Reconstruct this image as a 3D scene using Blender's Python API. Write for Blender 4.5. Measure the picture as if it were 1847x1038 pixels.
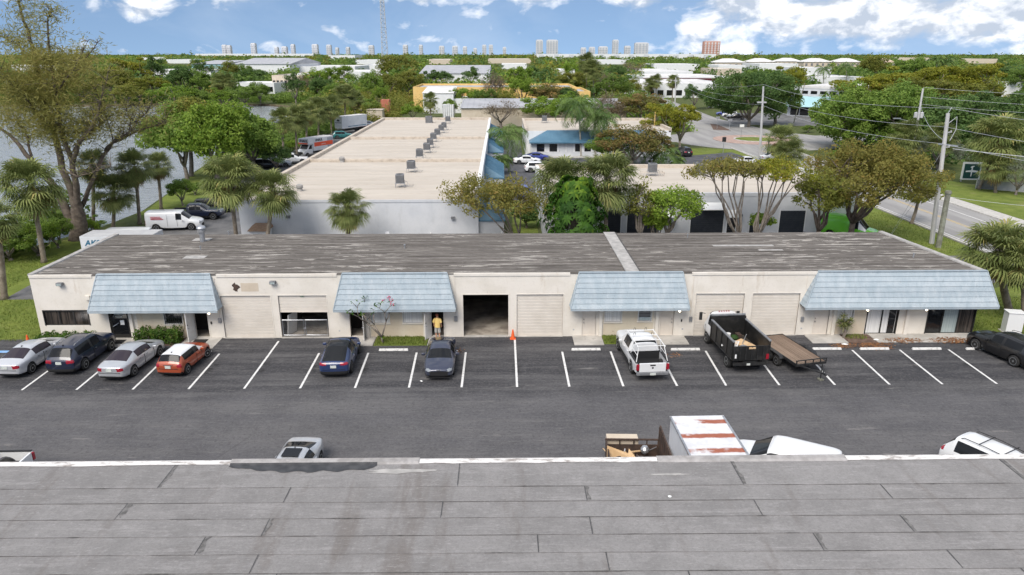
import bpy, bmesh, math, random
import numpy as np
from mathutils import Vector, Matrix, Quaternion

SC = bpy.context.scene
for o in list(bpy.data.objects): bpy.data.objects.remove(o)
COL = SC.collection
rad = math.radians

# ------------------------------------------------------------------ camera
FPX, IW, IH, CAMZ = 1280.0, 1847.0, 1038.0, 18.3
PITCH, YAW = math.atan(422/FPX), rad(0.83)
cam = bpy.data.cameras.new('camera')
cam.sensor_fit = 'HORIZONTAL'; cam.sensor_width = 36.0; cam.lens = FPX/IW*36.0
cam.clip_start = 0.5; cam.clip_end = 20000
camo = bpy.data.objects.new('camera', cam); COL.objects.link(camo)
camo.location = (0, 0, CAMZ); camo.rotation_euler = (math.pi/2-PITCH, 0, -YAW)
SC.camera = camo

# ------------------------------------------------------------------ world and sun
SUN_EL, SUN_AZ = rad(50), rad(205)         # azimuth clockwise from +Y
SKY_STRENGTH = 0.092
world = bpy.data.worlds.new('World'); SC.world = world; world.use_nodes = True
def build_sky():
    nt = world.node_tree; N = nt.nodes; L = nt.links
    for n in list(N): N.remove(n)
    out = N.new('ShaderNodeOutputWorld'); bg = N.new('ShaderNodeBackground')
    bg.inputs[1].default_value = SKY_STRENGTH
    L.new(bg.outputs[0], out.inputs[0])
    tc = N.new('ShaderNodeTexCoord')
    def vmath(op, a, b=None):
        n = N.new('ShaderNodeVectorMath'); n.operation = op
        for i, s in enumerate((a, b)):
            if s is None: continue
            if isinstance(s, tuple): n.inputs[i].default_value = s
            else: L.new(s, n.inputs[i])
        return n.outputs['Value'] if op in ('DOT_PRODUCT', 'LENGTH', 'DISTANCE') else n.outputs[0]
    def m(op, a, b=0.0, c=0.0, clamp=False):
        n = N.new('ShaderNodeMath'); n.operation = op; n.use_clamp = clamp
        for i, s in enumerate((a, b, c)):
            if isinstance(s, (int, float)): n.inputs[i].default_value = s
            else: L.new(s, n.inputs[i])
        return n.outputs[0]
    d = tc.outputs['Generated']
    sky = N.new('ShaderNodeTexSky'); sky.sky_type = 'NISHITA'; sky.sun_disc = False
    sky.sun_elevation = SUN_EL; sky.sun_rotation = SUN_AZ
    sky.air_density = 1.0; sky.dust_density = 0.3; sky.ozone_density = 1.6
    # the whole dome is read a little higher than it lies: a clear, washed tropical sky with no white rim
    L.new(vmath('NORMALIZE', vmath('ADD', d, (0, 0, 0.24))), sky.inputs[0])
    sep = N.new('ShaderNodeSeparateXYZ'); L.new(d, sep.inputs[0])
    # azimuth / elevation coordinates (radians), elevation scaled so that cloud banks lie flat
    az = m('ARCTAN2', sep.outputs[0], sep.outputs[1])
    el = m('ARCSINE', sep.outputs[2])
    comb = N.new('ShaderNodeCombineXYZ')
    L.new(m('MULTIPLY', sep.outputs[0], 1.0), comb.inputs[0]); L.new(sep.outputs[1], comb.inputs[1])
    L.new(m('MULTIPLY', sep.outputs[2], 1.7), comb.inputs[2])
    def noise(vec, scale, detail, rough, off=(0, 0, 0), dist=0.0):
        n = N.new('ShaderNodeTexNoise'); n.inputs['Scale'].default_value = scale
        n.inputs['Detail'].default_value = detail; n.inputs['Roughness'].default_value = rough
        n.inputs['Distortion'].default_value = dist
        L.new(vmath('ADD', vec, off), n.inputs['Vector']); return n.outputs['Fac']
    v = comb.outputs[0]
    big = noise(v, 5.5, 3, .5, (3.1, 0, 1.7))
    puff = noise(v, 17, 8, .56, (0.3, 0, .2), .25)
    puff_up = noise(v, 17, 8, .56, (0.3-.006, 0, .2+.020), .25)
    # cloud masses: (azimuth deg, elevation deg, half width, half height, weight)
    blobs = None
    for a, e, wx, we, wt in ((-25.5, 2.9, 3.6, 1.1, .42), (-19.6, 4.6, 2.8, .6, .2), (-6, 4.1, 3.0, .8, .26), (2.5, 4.5, 5.0, .8, .26),
                             (9.5, 3.9, 3.2, 1.2, .2), (17.5, 2.9, 5.4, 1.9, .36), (27, 2.4, 6.4, 1.8, .34), (35.5, 2.2, 5.4, 1.8, .36), (-16, 2.2, 14, 1.6, -.13),
                             (-12.6, 1.8, 1.3, .55, .22), (-34, 4.6, 3.0, 1.0, .2), (31, 4.7, 1.6, .7, -.28), (4.5, 2.3, 4.5, .8, -.12), (-12, 3.2, 4, .9, -.08)):
        x = m('DIVIDE', m('SUBTRACT', az, rad(a)), rad(wx)); y = m('DIVIDE', m('SUBTRACT', el, rad(e)), rad(we))
        g = m('MULTIPLY', m('EXPONENT', m('MULTIPLY', m('ADD', m('MULTIPLY', x, x), m('MULTIPLY', y, y)), -1.0)), wt)
        blobs = g if blobs is None else m('ADD', blobs, g)
    # overhead the cover closes evenly into the bright cloud deck that gives the soft light
    thick = N.new('ShaderNodeMapRange'); thick.interpolation_type = 'SMOOTHSTEP'; L.new(el, thick.inputs[0])
    for i_, v_ in enumerate((rad(5), rad(15), 0, .19)): thick.inputs[i_+1].default_value = v_
    cover = m('ADD', m('ADD', m('MULTIPLY', m('SUBTRACT', big, .5), .55), blobs), thick.outputs[0])
    def dens(p):
        s = m('ADD', m('ADD', p, cover), -0.565)
        return m('MULTIPLY', s, 5.0, clamp=True)
    den = dens(puff); den_up = dens(puff_up)
    shade = m('ADD', m('MULTIPLY', m('SUBTRACT', puff, puff_up), 6.0), m('SUBTRACT', .72, m('MULTIPLY', den_up, .22)), clamp=True)
    cr = N.new('ShaderNodeMix'); cr.data_type = 'RGBA'
    L.new(shade, cr.inputs[0]); cr.inputs[6].default_value = (4.1, 4.6, 5.4, 1); cr.inputs[7].default_value = (9.0, 9.0, 9.1, 1)
    # thin high veil
    veil = noise(comb.outputs[0], 4.0, 5, .6, (7, 2, 1), .6)
    vm = m('MULTIPLY', m('SUBTRACT', veil, .42), 1.7, clamp=True)
    mv = N.new('ShaderNodeMix'); mv.data_type = 'RGBA'
    L.new(m('MULTIPLY', vm, .45), mv.inputs[0]); L.new(sky.outputs[0], mv.inputs[6]); mv.inputs[7].default_value = (6.2, 6.8, 7.6, 1)
    mx = N.new('ShaderNodeMix'); mx.data_type = 'RGBA'
    L.new(m('MULTIPLY', den, .93), mx.inputs[0]); L.new(mv.outputs[2], mx.inputs[6]); L.new(cr.outputs[2], mx.inputs[7])
    L.new(mx.outputs[2], bg.inputs[0])
build_sky()
sl = bpy.data.lights.new('sun', 'SUN'); sl.energy = 2.3; sl.angle = rad(34); sl.color = (1, .94, .86)
so = bpy.data.objects.new('sun', sl); COL.objects.link(so)
sd = Vector((math.sin(SUN_AZ)*math.cos(SUN_EL), math.cos(SUN_AZ)*math.cos(SUN_EL), math.sin(SUN_EL)))
so.rotation_euler = (-sd).to_track_quat('-Z', 'Y').to_euler(); so.location = sd*100
vs = SC.view_settings
vs.view_transform = 'Standard'; vs.look = 'None'; vs.exposure = 0.68; vs.gamma = 1; vs.use_curve_mapping = False
SC.cycles.max_bounces = 5; SC.cycles.diffuse_bounces = 3; SC.cycles.glossy_bounces = 2; SC.cycles.transparent_max_bounces = 6
SC.cycles.use_adaptive_sampling = True; SC.cycles.adaptive_threshold = .025
SC.cycles.caustics_reflective = False; SC.cycles.caustics_refractive = False

# ------------------------------------------------------------------ survey: ground points from sight lines
_F = Vector((math.sin(YAW)*math.cos(PITCH), math.cos(YAW)*math.cos(PITCH), -math.sin(PITCH)))
_R = Vector((math.cos(YAW), -math.sin(YAW), 0)); _U = _R.cross(_F)
def _ray(x, y): return _F+_R*((x-IW/2)/FPX)+_U*((IH/2-y)/FPX)
def G(x, y, z=0.0):
    d = _ray(x, y); t = (z-CAMZ)/d.z
    return Vector((d.x*t, d.y*t, z))
def DP(x, y, Y):
    d = _ray(x, y); t = Y/d.y
    return Vector((d.x*t, Y, CAMZ+d.z*t))
def XW(x, Y=44.8, y=580): return DP(x, y, Y).x

# ------------------------------------------------------------------ object helpers
def link(o): COL.objects.link(o); return o
def tag(o, label=None, cat=None, group=None, kind=None):
    if label: o['label'] = label
    if cat: o['category'] = cat
    if group: o['group'] = group
    if kind: o['kind'] = kind
    return o
def thing(name, label, cat, loc=(0, 0, 0), rz=0.0, group=None):
    o = bpy.data.objects.new(name, None); o.empty_display_size = .3; link(o)
    o.location = loc; o.rotation_euler = (0, 0, rz)
    return tag(o, label, cat, group)
KIDS = {}
def put(name, mesh, parent=None, loc=(0, 0, 0), rot=(0, 0, 0), scale=None):
    o = bpy.data.objects.new(name, mesh); link(o)
    o.location = loc; o.rotation_euler = rot
    if scale: o.scale = scale
    if parent is not None:
        o.parent = parent; KIDS.setdefault(parent.name, []).append(o)
    return o
def copy_tree(src, parent=None):
    c = src.copy(); link(c)
    if parent is not None: c.parent = parent; KIDS.setdefault(parent.name, []).append(c)
    for ch in list(KIDS.get(src.name, [])): copy_tree(ch, c)
    return c
def dup(src, loc, rz=0.0, label=None, scale=None, group=None):
    c = copy_tree(src); c.location = loc; c.rotation_euler = (0, 0, rz)
    if scale: c.scale = scale if isinstance(scale, tuple) else (scale,)*3
    if label: c['label'] = label
    if group: c['group'] = group
    return c

class MB:
    """collects boxes, tubes and sheets and builds ONE mesh"""
    def __init__(s): s.v = []; s.f = []; s.m = []; s.cm = 0
    def add(s, vs, fs, m=None):
        b = len(s.v); s.v.extend([tuple(p) for p in vs]); m = s.cm if m is None else m
        for f in fs: s.f.append(tuple(b+i for i in f)); s.m.append(m)
        return s
    def box(s, x0, x1, y0, y1, z0, z1, m=None, rot=None, c=None):
        vs = [Vector((x, y, z)) for z in (z0, z1) for x, y in ((x0, y0), (x1, y0), (x1, y1), (x0, y1))]
        if rot is not None:
            c = Vector(c) if c is not None else Vector(((x0+x1)/2, (y0+y1)/2, (z0+z1)/2))
            vs = [rot @ (q-c)+c for q in vs]
        return s.add(vs, [(0, 3, 2, 1), (4, 5, 6, 7), (0, 1, 5, 4), (1, 2, 6, 5), (2, 3, 7, 6), (3, 0, 4, 7)], m)
    def cbox(s, c, size, rz=0, rx=0, ry=0, m=None):
        h = [a/2 for a in size]; R = Matrix.Rotation(rz, 3, 'Z') @ Matrix.Rotation(ry, 3, 'Y') @ Matrix.Rotation(rx, 3, 'X')
        return s.box(c[0]-h[0], c[0]+h[0], c[1]-h[1], c[1]+h[1], c[2]-h[2], c[2]+h[2], m, R, c)
    def quad(s, a, b, c, d, m=None): return s.add((a, b, c, d), [(0, 1, 2, 3)], m)
    def hexa(s, lo, hi, m=None):   # two quads (4 points each)
        return s.add(list(lo)+list(hi), [(0, 3, 2, 1), (4, 5, 6, 7), (0, 1, 5, 4), (1, 2, 6, 5), (2, 3, 7, 6), (3, 0, 4, 7)], m)
    def prism(s, poly, z0, z1, m=None):
        n = len(poly)
        return s.add([(p[0], p[1], z0) for p in poly]+[(p[0], p[1], z1) for p in poly],
                     [tuple(range(n))[::-1], tuple(range(n, 2*n))]+[(i, (i+1) % n, n+(i+1) % n, n+i) for i in range(n)], m)
    def plate(s, poly, x0, x1, m=None):   # polygon in (y,z) extruded along x
        n = len(poly)
        return s.add([(x0, p[0], p[1]) for p in poly]+[(x1, p[0], p[1]) for p in poly],
                     [tuple(range(n))[::-1], tuple(range(n, 2*n))]+[(i, (i+1) % n, n+(i+1) % n, n+i) for i in range(n)], m)
    def tube(s, pts, r, n=6, m=None, cap=True):
        pts = [Vector(p) for p in pts]; k = len(pts)
        rs = r if isinstance(r, (list, tuple)) else [r]*k
        vs = []; fs = []; up = None
        for i, p in enumerate(pts):
            t = (pts[min(i+1, k-1)]-pts[max(i-1, 0)])
            if t.length < 1e-9: t = Vector((0, 0, 1))
            t.normalize()
            if up is None: up = t.orthogonal().normalized()
            a = (up-t*up.dot(t))
            a = a.normalized() if a.length > 1e-6 else t.orthogonal().normalized()
            up = a; b = t.cross(a)
            for j in range(n):
                g = 2*math.pi*j/n; vs.append(p+(a*math.cos(g)+b*math.sin(g))*rs[i])
        for i in range(k-1):
            for j in range(n): fs.append((i*n+j, i*n+(j+1) % n, (i+1)*n+(j+1) % n, (i+1)*n+j))
        if cap: fs += [tuple(range(n))[::-1], tuple((k-1)*n+j for j in range(n))]
        return s.add(vs, fs, m)
    def lathe(s, prof, n=12, c=(0, 0, 0), m=None, axis='Z'):   # prof (r,h)
        vs = []; fs = []; k = len(prof)
        for r, h in prof:
            for j in range(n):
                g = 2*math.pi*j/n; a, b = r*math.cos(g), r*math.sin(g)
                q = (a, b, h) if axis == 'Z' else (h, a, b) if axis == 'X' else (a, h, b)
                vs.append((q[0]+c[0], q[1]+c[1], q[2]+c[2]))
        for i in range(k-1):
            for j in range(n):
                q = (i*n+j, i*n+(j+1) % n, (i+1)*n+(j+1) % n, (i+1)*n+j)
                fs.append(q[::-1] if axis == 'Y' else q)
        fs += [tuple(range(n))[::-1], tuple((k-1)*n+j for j in range(n))]
        return s.add(vs, fs, m)
    def mesh(s, name, mats, smooth=False, bevel=0.0):
        me = bpy.data.meshes.new(name); me.from_pydata(s.v, [], s.f)
        for mt in (mats if isinstance(mats, (list, tuple)) else [mats]): me.materials.append(mt)
        if len(me.materials) > 1: me.polygons.foreach_set('material_index', s.m)
        if smooth: me.polygons.foreach_set('use_smooth', [True]*len(me.polygons))
        if bevel:
            bm = bmesh.new(); bm.from_mesh(me)
            bmesh.ops.remove_doubles(bm, verts=bm.verts, dist=1e-5)
            bmesh.ops.bevel(bm, geom=[e for e in bm.edges if e.is_manifold and e.calc_face_angle(0) > .5], offset=bevel, segments=2, affect='EDGES', profile=.6, clamp_overlap=True)
            bm.to_mesh(me); bm.free()
        me.update(); return me
    def build(s, name, mats, parent=None, smooth=False, bevel=0.0, loc=(0, 0, 0), rot=(0, 0, 0)):
        return put(name, s.mesh(name, mats, smooth, bevel), parent, loc, rot)

def np_mesh(name, V, Fq, mat, attr=None, k=4):
    """fast mesh from numpy arrays: V (n,3), Fq (m,k)"""
    me = bpy.data.meshes.new(name); n = len(V); m = len(Fq)
    me.vertices.add(n); me.vertices.foreach_set('co', np.asarray(V, dtype=np.float32).ravel())
    me.loops.add(m*k); me.loops.foreach_set('vertex_index', np.asarray(Fq, dtype=np.int32).ravel())
    me.polygons.add(m); me.polygons.foreach_set('loop_start', np.arange(0, m*k, k, dtype=np.int32))
    me.polygons.foreach_set('loop_total', np.full(m, k, dtype=np.int32))
    for mt in (mat if isinstance(mat, (list, tuple)) else [mat]): me.materials.append(mt)
    me.update(calc_edges=True)
    if attr is not None:
        a = me.attributes.new('lc', 'FLOAT', 'FACE'); a.data.foreach_set('value', np.asarray(attr, dtype=np.float32))
    return me
def evaluated(o):
    dg = bpy.context.evaluated_depsgraph_get(); dg.update()
    return bpy.data.meshes.new_from_object(o.evaluated_get(dg))
def text_mesh(body, size, mat, name, extrude=.004, bold=0.0, shear=0.0, align='CENTER'):
    cu = bpy.data.curves.new(name, 'FONT'); cu.body = body; cu.size = size; cu.extrude = extrude
    cu.align_x = align; cu.align_y = 'CENTER'; cu.offset = bold; cu.shear = shear
    cu.resolution_u = 2
    o = bpy.data.objects.new(name, cu); link(o)
    me = evaluated(o); bpy.data.objects.remove(o); me.name = name
    me.materials.clear(); me.materials.append(mat); return me
# ------------------------------------------------------------------ materials
class NT:
    def __init__(s, name):
        s.mat = bpy.data.materials.new(name); s.mat.use_nodes = True
        s.nt = s.mat.node_tree; s.N = s.nt.nodes; s.L = s.nt.links
        s.b = s.N['Principled BSDF']; s.tc = s.N.new('ShaderNodeTexCoord'); s.co = s.tc.outputs['Object']
    def setv(s, sock, v):
        if isinstance(v, (int, float)): sock.default_value = v
        elif isinstance(v, (tuple, list)): sock.default_value = tuple(v) if len(v) == 4 or sock.type == 'VECTOR' else (*v, 1)
        else: s.L.new(v, sock)
    def mapv(s, scale=(1, 1, 1), loc=(0, 0, 0), rot=(0, 0, 0), co=None):
        n = s.N.new('ShaderNodeMapping'); n.inputs['Scale'].default_value = scale; n.inputs['Location'].default_value = loc
        n.inputs['Rotation'].default_value = rot; s.L.new(co or s.co, n.inputs[0]); return n.outputs[0]
    def noise(s, scale=5, detail=5, rough=.55, vec=None, dist=0):
        n = s.N.new('ShaderNodeTexNoise'); n.inputs['Scale'].default_value = scale; n.inputs['Detail'].default_value = detail
        n.inputs['Roughness'].default_value = rough; n.inputs['Distortion'].default_value = dist; s.L.new(vec or s.co, n.inputs['Vector']); return n.outputs['Fac']
    def ramp(s, fac, a, b, lo=0., hi=1.):
        n = s.N.new('ShaderNodeMapRange'); n.interpolation_type = 'SMOOTHSTEP'
        for i, v in enumerate((a, b, lo, hi)): n.inputs[i+1].default_value = v
        s.L.new(fac, n.inputs[0]); return n.outputs[0]
    def mix(s, fac, a, b, mode='MIX'):
        n = s.N.new('ShaderNodeMix'); n.data_type = 'RGBA'; n.blend_type = mode
        s.setv(n.inputs[0], fac); s.setv(n.inputs[6], a); s.setv(n.inputs[7], b); return n.outputs[2]
    def math(s, op, a, b=0., clamp=False):
        n = s.N.new('ShaderNodeMath'); n.operation = op; n.use_clamp = clamp; s.setv(n.inputs[0], a); s.setv(n.inputs[1], b); return n.outputs[0]
    def bump(s, h, strength=.3, dist=.02):
        n = s.N.new('ShaderNodeBump'); n.inputs['Strength'].default_value = strength; n.inputs['Distance'].default_value = dist
        s.L.new(h, n.inputs['Height']); s.L.new(n.outputs[0], s.b.inputs['Normal'])
    def p(s, **k):
        for a, v in k.items():
            s.setv(s.b.inputs[{'color': 'Base Color', 'rough': 'Roughness', 'metal': 'Metallic', 'spec': 'Specular IOR Level', 'coat': 'Coat Weight',
                               'trans': 'Transmission Weight', 'alpha': 'Alpha', 'emit': 'Emission Color', 'es': 'Emission Strength', 'coatr': 'Coat Roughness', 'ior': 'IOR'}[a]], v)
        return s
    def objrand(s):
        n = s.N.new('ShaderNodeObjectInfo'); return n.outputs['Random']
def plain(name, c, rough=.6, c2=None, scale=4, metal=0, bump=0., bscale=60, spec=.5, vary=0.0, coat=0.):
    t = NT(name); col = c
    if c2 is not None: col = t.mix(t.ramp(t.noise(scale, 6, .6), .35, .68), c, c2)
    if vary:
        col = t.mix(vary, col, t.mix(t.objrand(), (0.25, .25, .25), (1.6, 1.6, 1.6)), 'MULTIPLY') if vary < 1 else col
    t.p(color=col, rough=rough, metal=metal, spec=spec, coat=coat)
    if bump: t.bump(t.noise(bscale, 4, .6), bump, .01)
    return t.mat
M = {}
def mk_materials():
    # parking asphalt: sealed black by the stalls, greyer along the driving lane, stains and pale scuffs
    t = NT('asphalt'); sx = t.N.new('ShaderNodeSeparateXYZ'); t.L.new(t.co, sx.inputs[0])
    wob = t.math('ADD', sx.outputs[1], t.math('MULTIPLY', t.noise(.25, 3), 3.0))
    lane = t.math('MULTIPLY', t.ramp(wob, 39.0, 36.6), t.ramp(wob, 26.0, 29.5))
    c = t.mix(lane, (.042, .041, .045), (.102, .099, .104))
    c = t.mix(t.ramp(t.noise(1, 7, .62, t.mapv((.06, .9, 1))), .42, .62, 0, .6), c, (.135, .130, .130))
    c = t.mix(t.ramp(t.noise(.35, 6, .6), .35, .7, 0, .35), c, (.034, .034, .040))
    c = t.mix(t.ramp(t.noise(1, 9, .7, t.mapv((.30, 1.6, 1), (5, 2, 0))), .60, .70, 0, .55), c, (.25, .235, .22))
    c = t.mix(t.ramp(t.noise(.9, 8, .7, t.mapv((1, 1, 1), (11, 3, 0))), .66, .76, 0, .6), c, (.018, .018, .02))
    c = t.mix(t.ramp(t.noise(7, 5, .85), .46, .66, 0, .42), c, (.17, .165, .162)); c = t.mix(t.ramp(t.noise(5, 5, .85, t.mapv((1, 1, 1), (3, 8, 0))), .50, .68, 0, .5), c, (.026, .026, .028))
    c = t.mix(t.ramp(t.noise(1, 6, .8, t.mapv((.7, 6, 1), (8, 1, 0))), .52, .66, 0, .35), c, (.19, .185, .18))
    ox = t.math('ABSOLUTE', t.math('SUBTRACT', t.math('FRACT', t.math('ADD', t.math('MULTIPLY', sx.outputs[0], 1/3.1), .24)), .5)); oy = t.math('ABSOLUTE', t.math('SUBTRACT', sx.outputs[1], 39.9))
    drip = t.math('MULTIPLY', t.math('MULTIPLY', t.ramp(ox, .17, .02), t.ramp(oy, 1.9, .2)), t.ramp(t.noise(1.6, 7, .7), .45, .62)); c = t.mix(t.math('MULTIPLY', drip, .75), c, (.012, .012, .012))
    c = t.mix(t.ramp(t.noise(1, 6, .75, t.mapv((.9, .9, 1), (1, 9, 0)), 1.2), .63, .70, 0, .35), c, (.20, .19, .185))
    v = t.N.new('ShaderNodeTexVoronoi'); v.feature = 'DISTANCE_TO_EDGE'; v.inputs['Scale'].default_value = .16; v.inputs['Randomness'].default_value = 1
    t.L.new(t.mapv((1, 1, 1)), v.inputs['Vector'])
    crack = t.ramp(v.outputs[0], .0, .012, 1, 0)
    c = t.mix(t.math('MULTIPLY', crack, t.ramp(t.noise(.12, 2), .56, .66, 0, .22)), c, (.03, .03, .032))
    t.p(color=c, rough=t.ramp(t.noise(2, 4), .3, .7, .78, .95), spec=.3); t.bump(t.noise(70, 3, .7), .35, .01); M['asphalt'] = t.mat
    t = NT('alley_asphalt'); c = t.mix(t.ramp(t.noise(.4, 6), .35, .65), (.085, .085, .09), (.17, .165, .165)); c = t.mix(t.ramp(t.noise(40, 3), .3, .7, 0, .3), c, (.25, .25, .24))
    t.p(color=c, rough=.9, spec=.3); M['alley'] = t.mat
    t = NT('road_asphalt'); c = t.mix(t.ramp(t.noise(1, 6, .6, t.mapv((.5, .06, 1))), .35, .65), (.27, .26, .255), (.36, .35, .335)); c = t.mix(t.ramp(t.noise(30, 3), .3, .7, 0, .25), c, (.2, .2, .2))
    t.p(color=c, rough=.9, spec=.3); M['road'] = t.mat
    M['fresh'] = plain('dark_asphalt', (.055, .057, .065), .9, (.10, .10, .11), .5)
    M['paver'] = plain('brick_paver', (.36, .24, .20), .9, (.45, .33, .28), 1.2)
    M['mulch'] = plain('mulch', (.10, .06, .045), .95, (.18, .12, .09), 3, bump=.5)
    t = NT('concrete'); c = t.mix(t.ramp(t.noise(.8, 7), .3, .7), (.36, .34, .31), (.52, .49, .45)); c = t.mix(t.ramp(t.noise(2.2, 8, .7), .55, .72, 0, .7), c, (.16, .14, .125))
    t.p(color=c, rough=.9, spec=.3); t.bump(t.noise(30, 4), .2, .01); M['concrete'] = t.mat
    M['kerb'] = plain('kerb_concrete', (.42, .40, .37), .9, (.55, .53, .49), 2)
    t = NT('paint_white'); c = t.mix(t.ramp(t.noise(5, 8, .75), .50, .68, 0, .7), (.70, .69, .67), (.22, .215, .215)); t.p(color=c, rough=.7); M['line'] = t.mat
    M['line_blue'] = plain('paint_blue', (.16, .36, .66), .7, (.3, .45, .68), 4)
    M['line_yellow'] = plain('paint_yellow', (.62, .40, .10), .8, (.5, .42, .25), 2)
    # grass
    for nm, a, b, d in (('grass', (.125, .170, .034), (.21, .25, .055), (.29, .26, .12)), ('far_ground', (.070, .095, .030), (.12, .135, .048), (.21, .185, .13))):
        t = NT(nm); c = t.mix(t.ramp(t.noise(.5, 6, .6), .3, .7), a, b); c = t.mix(t.ramp(t.noise(.22, 6, .65), .56, .72, 0, .8), c, d)
        c = t.mix(t.ramp(t.noise(14, 4, .7), .3, .75, 0, .5), c, tuple(x*.55 for x in a)); t.p(color=c, rough=.95, spec=.15); t.bump(t.noise(22, 4, .7), .7, .05); M[nm] = t.mat
    M['bank'] = plain('bank_soil', (.10, .075, .045), .95, (.20, .16, .10), .8, bump=.5, bscale=9)
    M['sand'] = plain('sand', (.46, .38, .28), .95, (.56, .48, .37), 1)
    # lake
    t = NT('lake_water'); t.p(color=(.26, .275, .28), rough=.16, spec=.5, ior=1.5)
    n1 = t.noise(1, 4, .6, t.mapv((.55, 1.5, 1))); n2 = t.noise(.09, 3, .5); t.bump(t.math('ADD', n1, t.math('MULTIPLY', n2, .4)), .6, .3); M['water'] = t.mat
    # painted walls
    def wall(nm, c1, c2, stain, amt=.5):
        t = NT(nm); c = t.mix(t.ramp(t.noise(.7, 6), .35, .65), c1, c2)
        c = t.mix(t.ramp(t.noise(1, 7, .65, t.mapv((1.3, 1.3, .25))), .58, .75, 0, amt), c, stain)
        c = t.mix(t.ramp(t.noise(1, 5, .7, t.mapv((2.5, 2.5, .9), (4, 1, 2))), .64, .74, 0, amt*.8), c, tuple(x*.62 for x in stain))
        c = t.mix(t.ramp(t.noise(5, 6, .85), .5, .7, 0, .22), c, tuple(x*.7 for x in stain)); t.p(color=c, rough=.88, spec=.25); t.bump(t.noise(26, 4, .6), .18, .01); M[nm] = t.mat
    wall('stucco_cream', (.69, .64, .565), (.75, .70, .63), (.50, .42, .32), .75)
    wall('stucco_shaded', (.62, .525, .405), (.68, .60, .48), (.56, .39, .20), .85)
    wall('wall_bluegrey', (.55, .565, .59), (.61, .62, .64), (.46, .465, .47), .5)
    wall('wall_white', (.70, .71, .72), (.77, .77, .77), (.55, .54, .52), .4)
    wall('wall_tan', (.56, .475, .375), (.62, .54, .44), (.42, .35, .27), .5)
    wall('wall_yellow', (.72, .47, .16), (.76, .53, .22), (.5, .38, .2), .4)
    wall('wall_dark', (.17, .17, .18), (.22, .22, .23), (.1, .1, .1), .3)
    wall('interior', (.42, .40, .37), (.5, .48, .44), (.3, .27, .24), .4)
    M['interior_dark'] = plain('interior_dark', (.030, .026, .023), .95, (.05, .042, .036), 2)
    M['shed_roof'] = plain('brown_shingle', (.26, .16, .10), .9, (.36, .24, .16), 4)
    t = NT('dirty_floor'); c = t.mix(t.ramp(t.noise(.9, 7), .35, .65), (.20, .17, .14), (.42, .37, .31)); t.p(color=c, rough=.85); M['dirty_floor'] = t.mat
    # old roll roofing of the main building: dark, streaked along the sheets, white coating flaking
    t = NT('old_roofing'); c = t.mix(t.ramp(t.noise(1, 7, .65, t.mapv((.22, 3.2, 1))), .32, .66), (.100, .089, .080), (.195, .177, .160))
    c = t.mix(t.ramp(t.noise(6, 5, .7, t.mapv((.4, 1.5, 1))), .4, .7, 0, .5), c, (.075, .066, .06))
    fl = t.math('MULTIPLY', t.ramp(t.noise(1, 8, .72, t.mapv((.42, 3.0, 1), (3, 7, 0))), .54, .60), t.ramp(t.noise(.10, 3, .5, t.mapv((1, 1.4, 1), (4.3, 1, 0))), .40, .58, .3, 1))
    c = t.mix(t.math('MULTIPLY', fl, .8), c, (.47, .44, .40)); t.p(color=c, rough=.92, spec=.2, ); t.bump(t.noise(34, 4, .7), .35, .015); M['old_roofing'] = t.mat
    t = NT('roof_patch'); c = t.mix(t.ramp(t.noise(2, 7), .3, .7), (.30, .29, .275), (.45, .43, .41)); t.p(color=c, rough=.9); M['roof_patch'] = t.mat
    # newer grey membrane of the near roof
    t = NT('grey_membrane'); rr = t.objrand()
    c = t.mix(t.ramp(t.noise(.8, 8, .7), .32, .68), (.205, .197, .193), (.278, .267, .262)); c = t.mix(.10, c, t.mix(rr, (.15, .145, .14), (.44, .43, .42)))
    c = t.mix(t.ramp(t.noise(1, 7, .7, t.mapv((.35, 3.4, 1), (2, 0, 0))), .52, .66, 0, .5), c, (.36, .345, .34))
    c = t.mix(t.ramp(t.noise(1, 5, .6, t.mapv((.9, .16, 1), (1, 5, 0), (0, 0, .45))), .55, .73, 0, .58), c, (.125, .102, .086))
    c = t.mix(t.ramp(t.noise(60, 4, .75), .3, .7, 0, .35), c, (.17, .163, .16)); c = t.mix(t.ramp(t.noise(13, 5, .85), .44, .64, 0, .36), c, (.135, .128, .125)); c = t.mix(t.ramp(t.noise(9, 6, .85, t.mapv((.5, 1.6, 1), (5, 5, 0))), .52, .68, 0, .45), c, (.42, .405, .40))
    c = t.mix(t.ramp(t.noise(.5, 7, .75, t.mapv((1, 1.5, 1), (3, 1, 0))), .56, .72, 0, .4), c, (.13, .12, .112))
    t.p(color=c, rough=.93, spec=.2); t.bump(t.noise(60, 4, .7), .3, .008); M['membrane'] = t.mat
    M['bitumen'] = plain('seam_bitumen', (.045, .042, .040), .8, (.12, .112, .106), 7, bump=.4)
    M['granule'] = plain('dark_granules', (.10, .096, .092), .95, (.19, .182, .176), 6, bump=.5)
    t = NT('tar_patch'); c = t.mix(t.ramp(t.noise(3, 6), .3, .7), (.030, .030, .032), (.065, .064, .066)); t.p(color=c, rough=.45); M['tar'] = t.mat
    t = NT('flaking_paint'); c = t.mix(t.ramp(t.noise(1, 8, .7, t.mapv((1.4, 6, 2))), .5, .62), (.66, .64, .62), (.30, .27, .25)); t.p(color=c, rough=.8); M['flaking'] = t.mat
    M['coping'] = plain('old_coping', (.27, .255, .245), .9, (.40, .38, .37), 2.5, bump=.3)
    # cream flat roof of the long building
    t = NT('cream_roof'); c = t.mix(t.ramp(t.noise(1, 6, .6, t.mapv((.10, .5, 1))), .3, .7), (.47, .42, .36), (.54, .488, .425)); c = t.mix(t.ramp(t.noise(.25, 7, .65), .6, .75, 0, .5), c, (.46, .40, .33))
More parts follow.
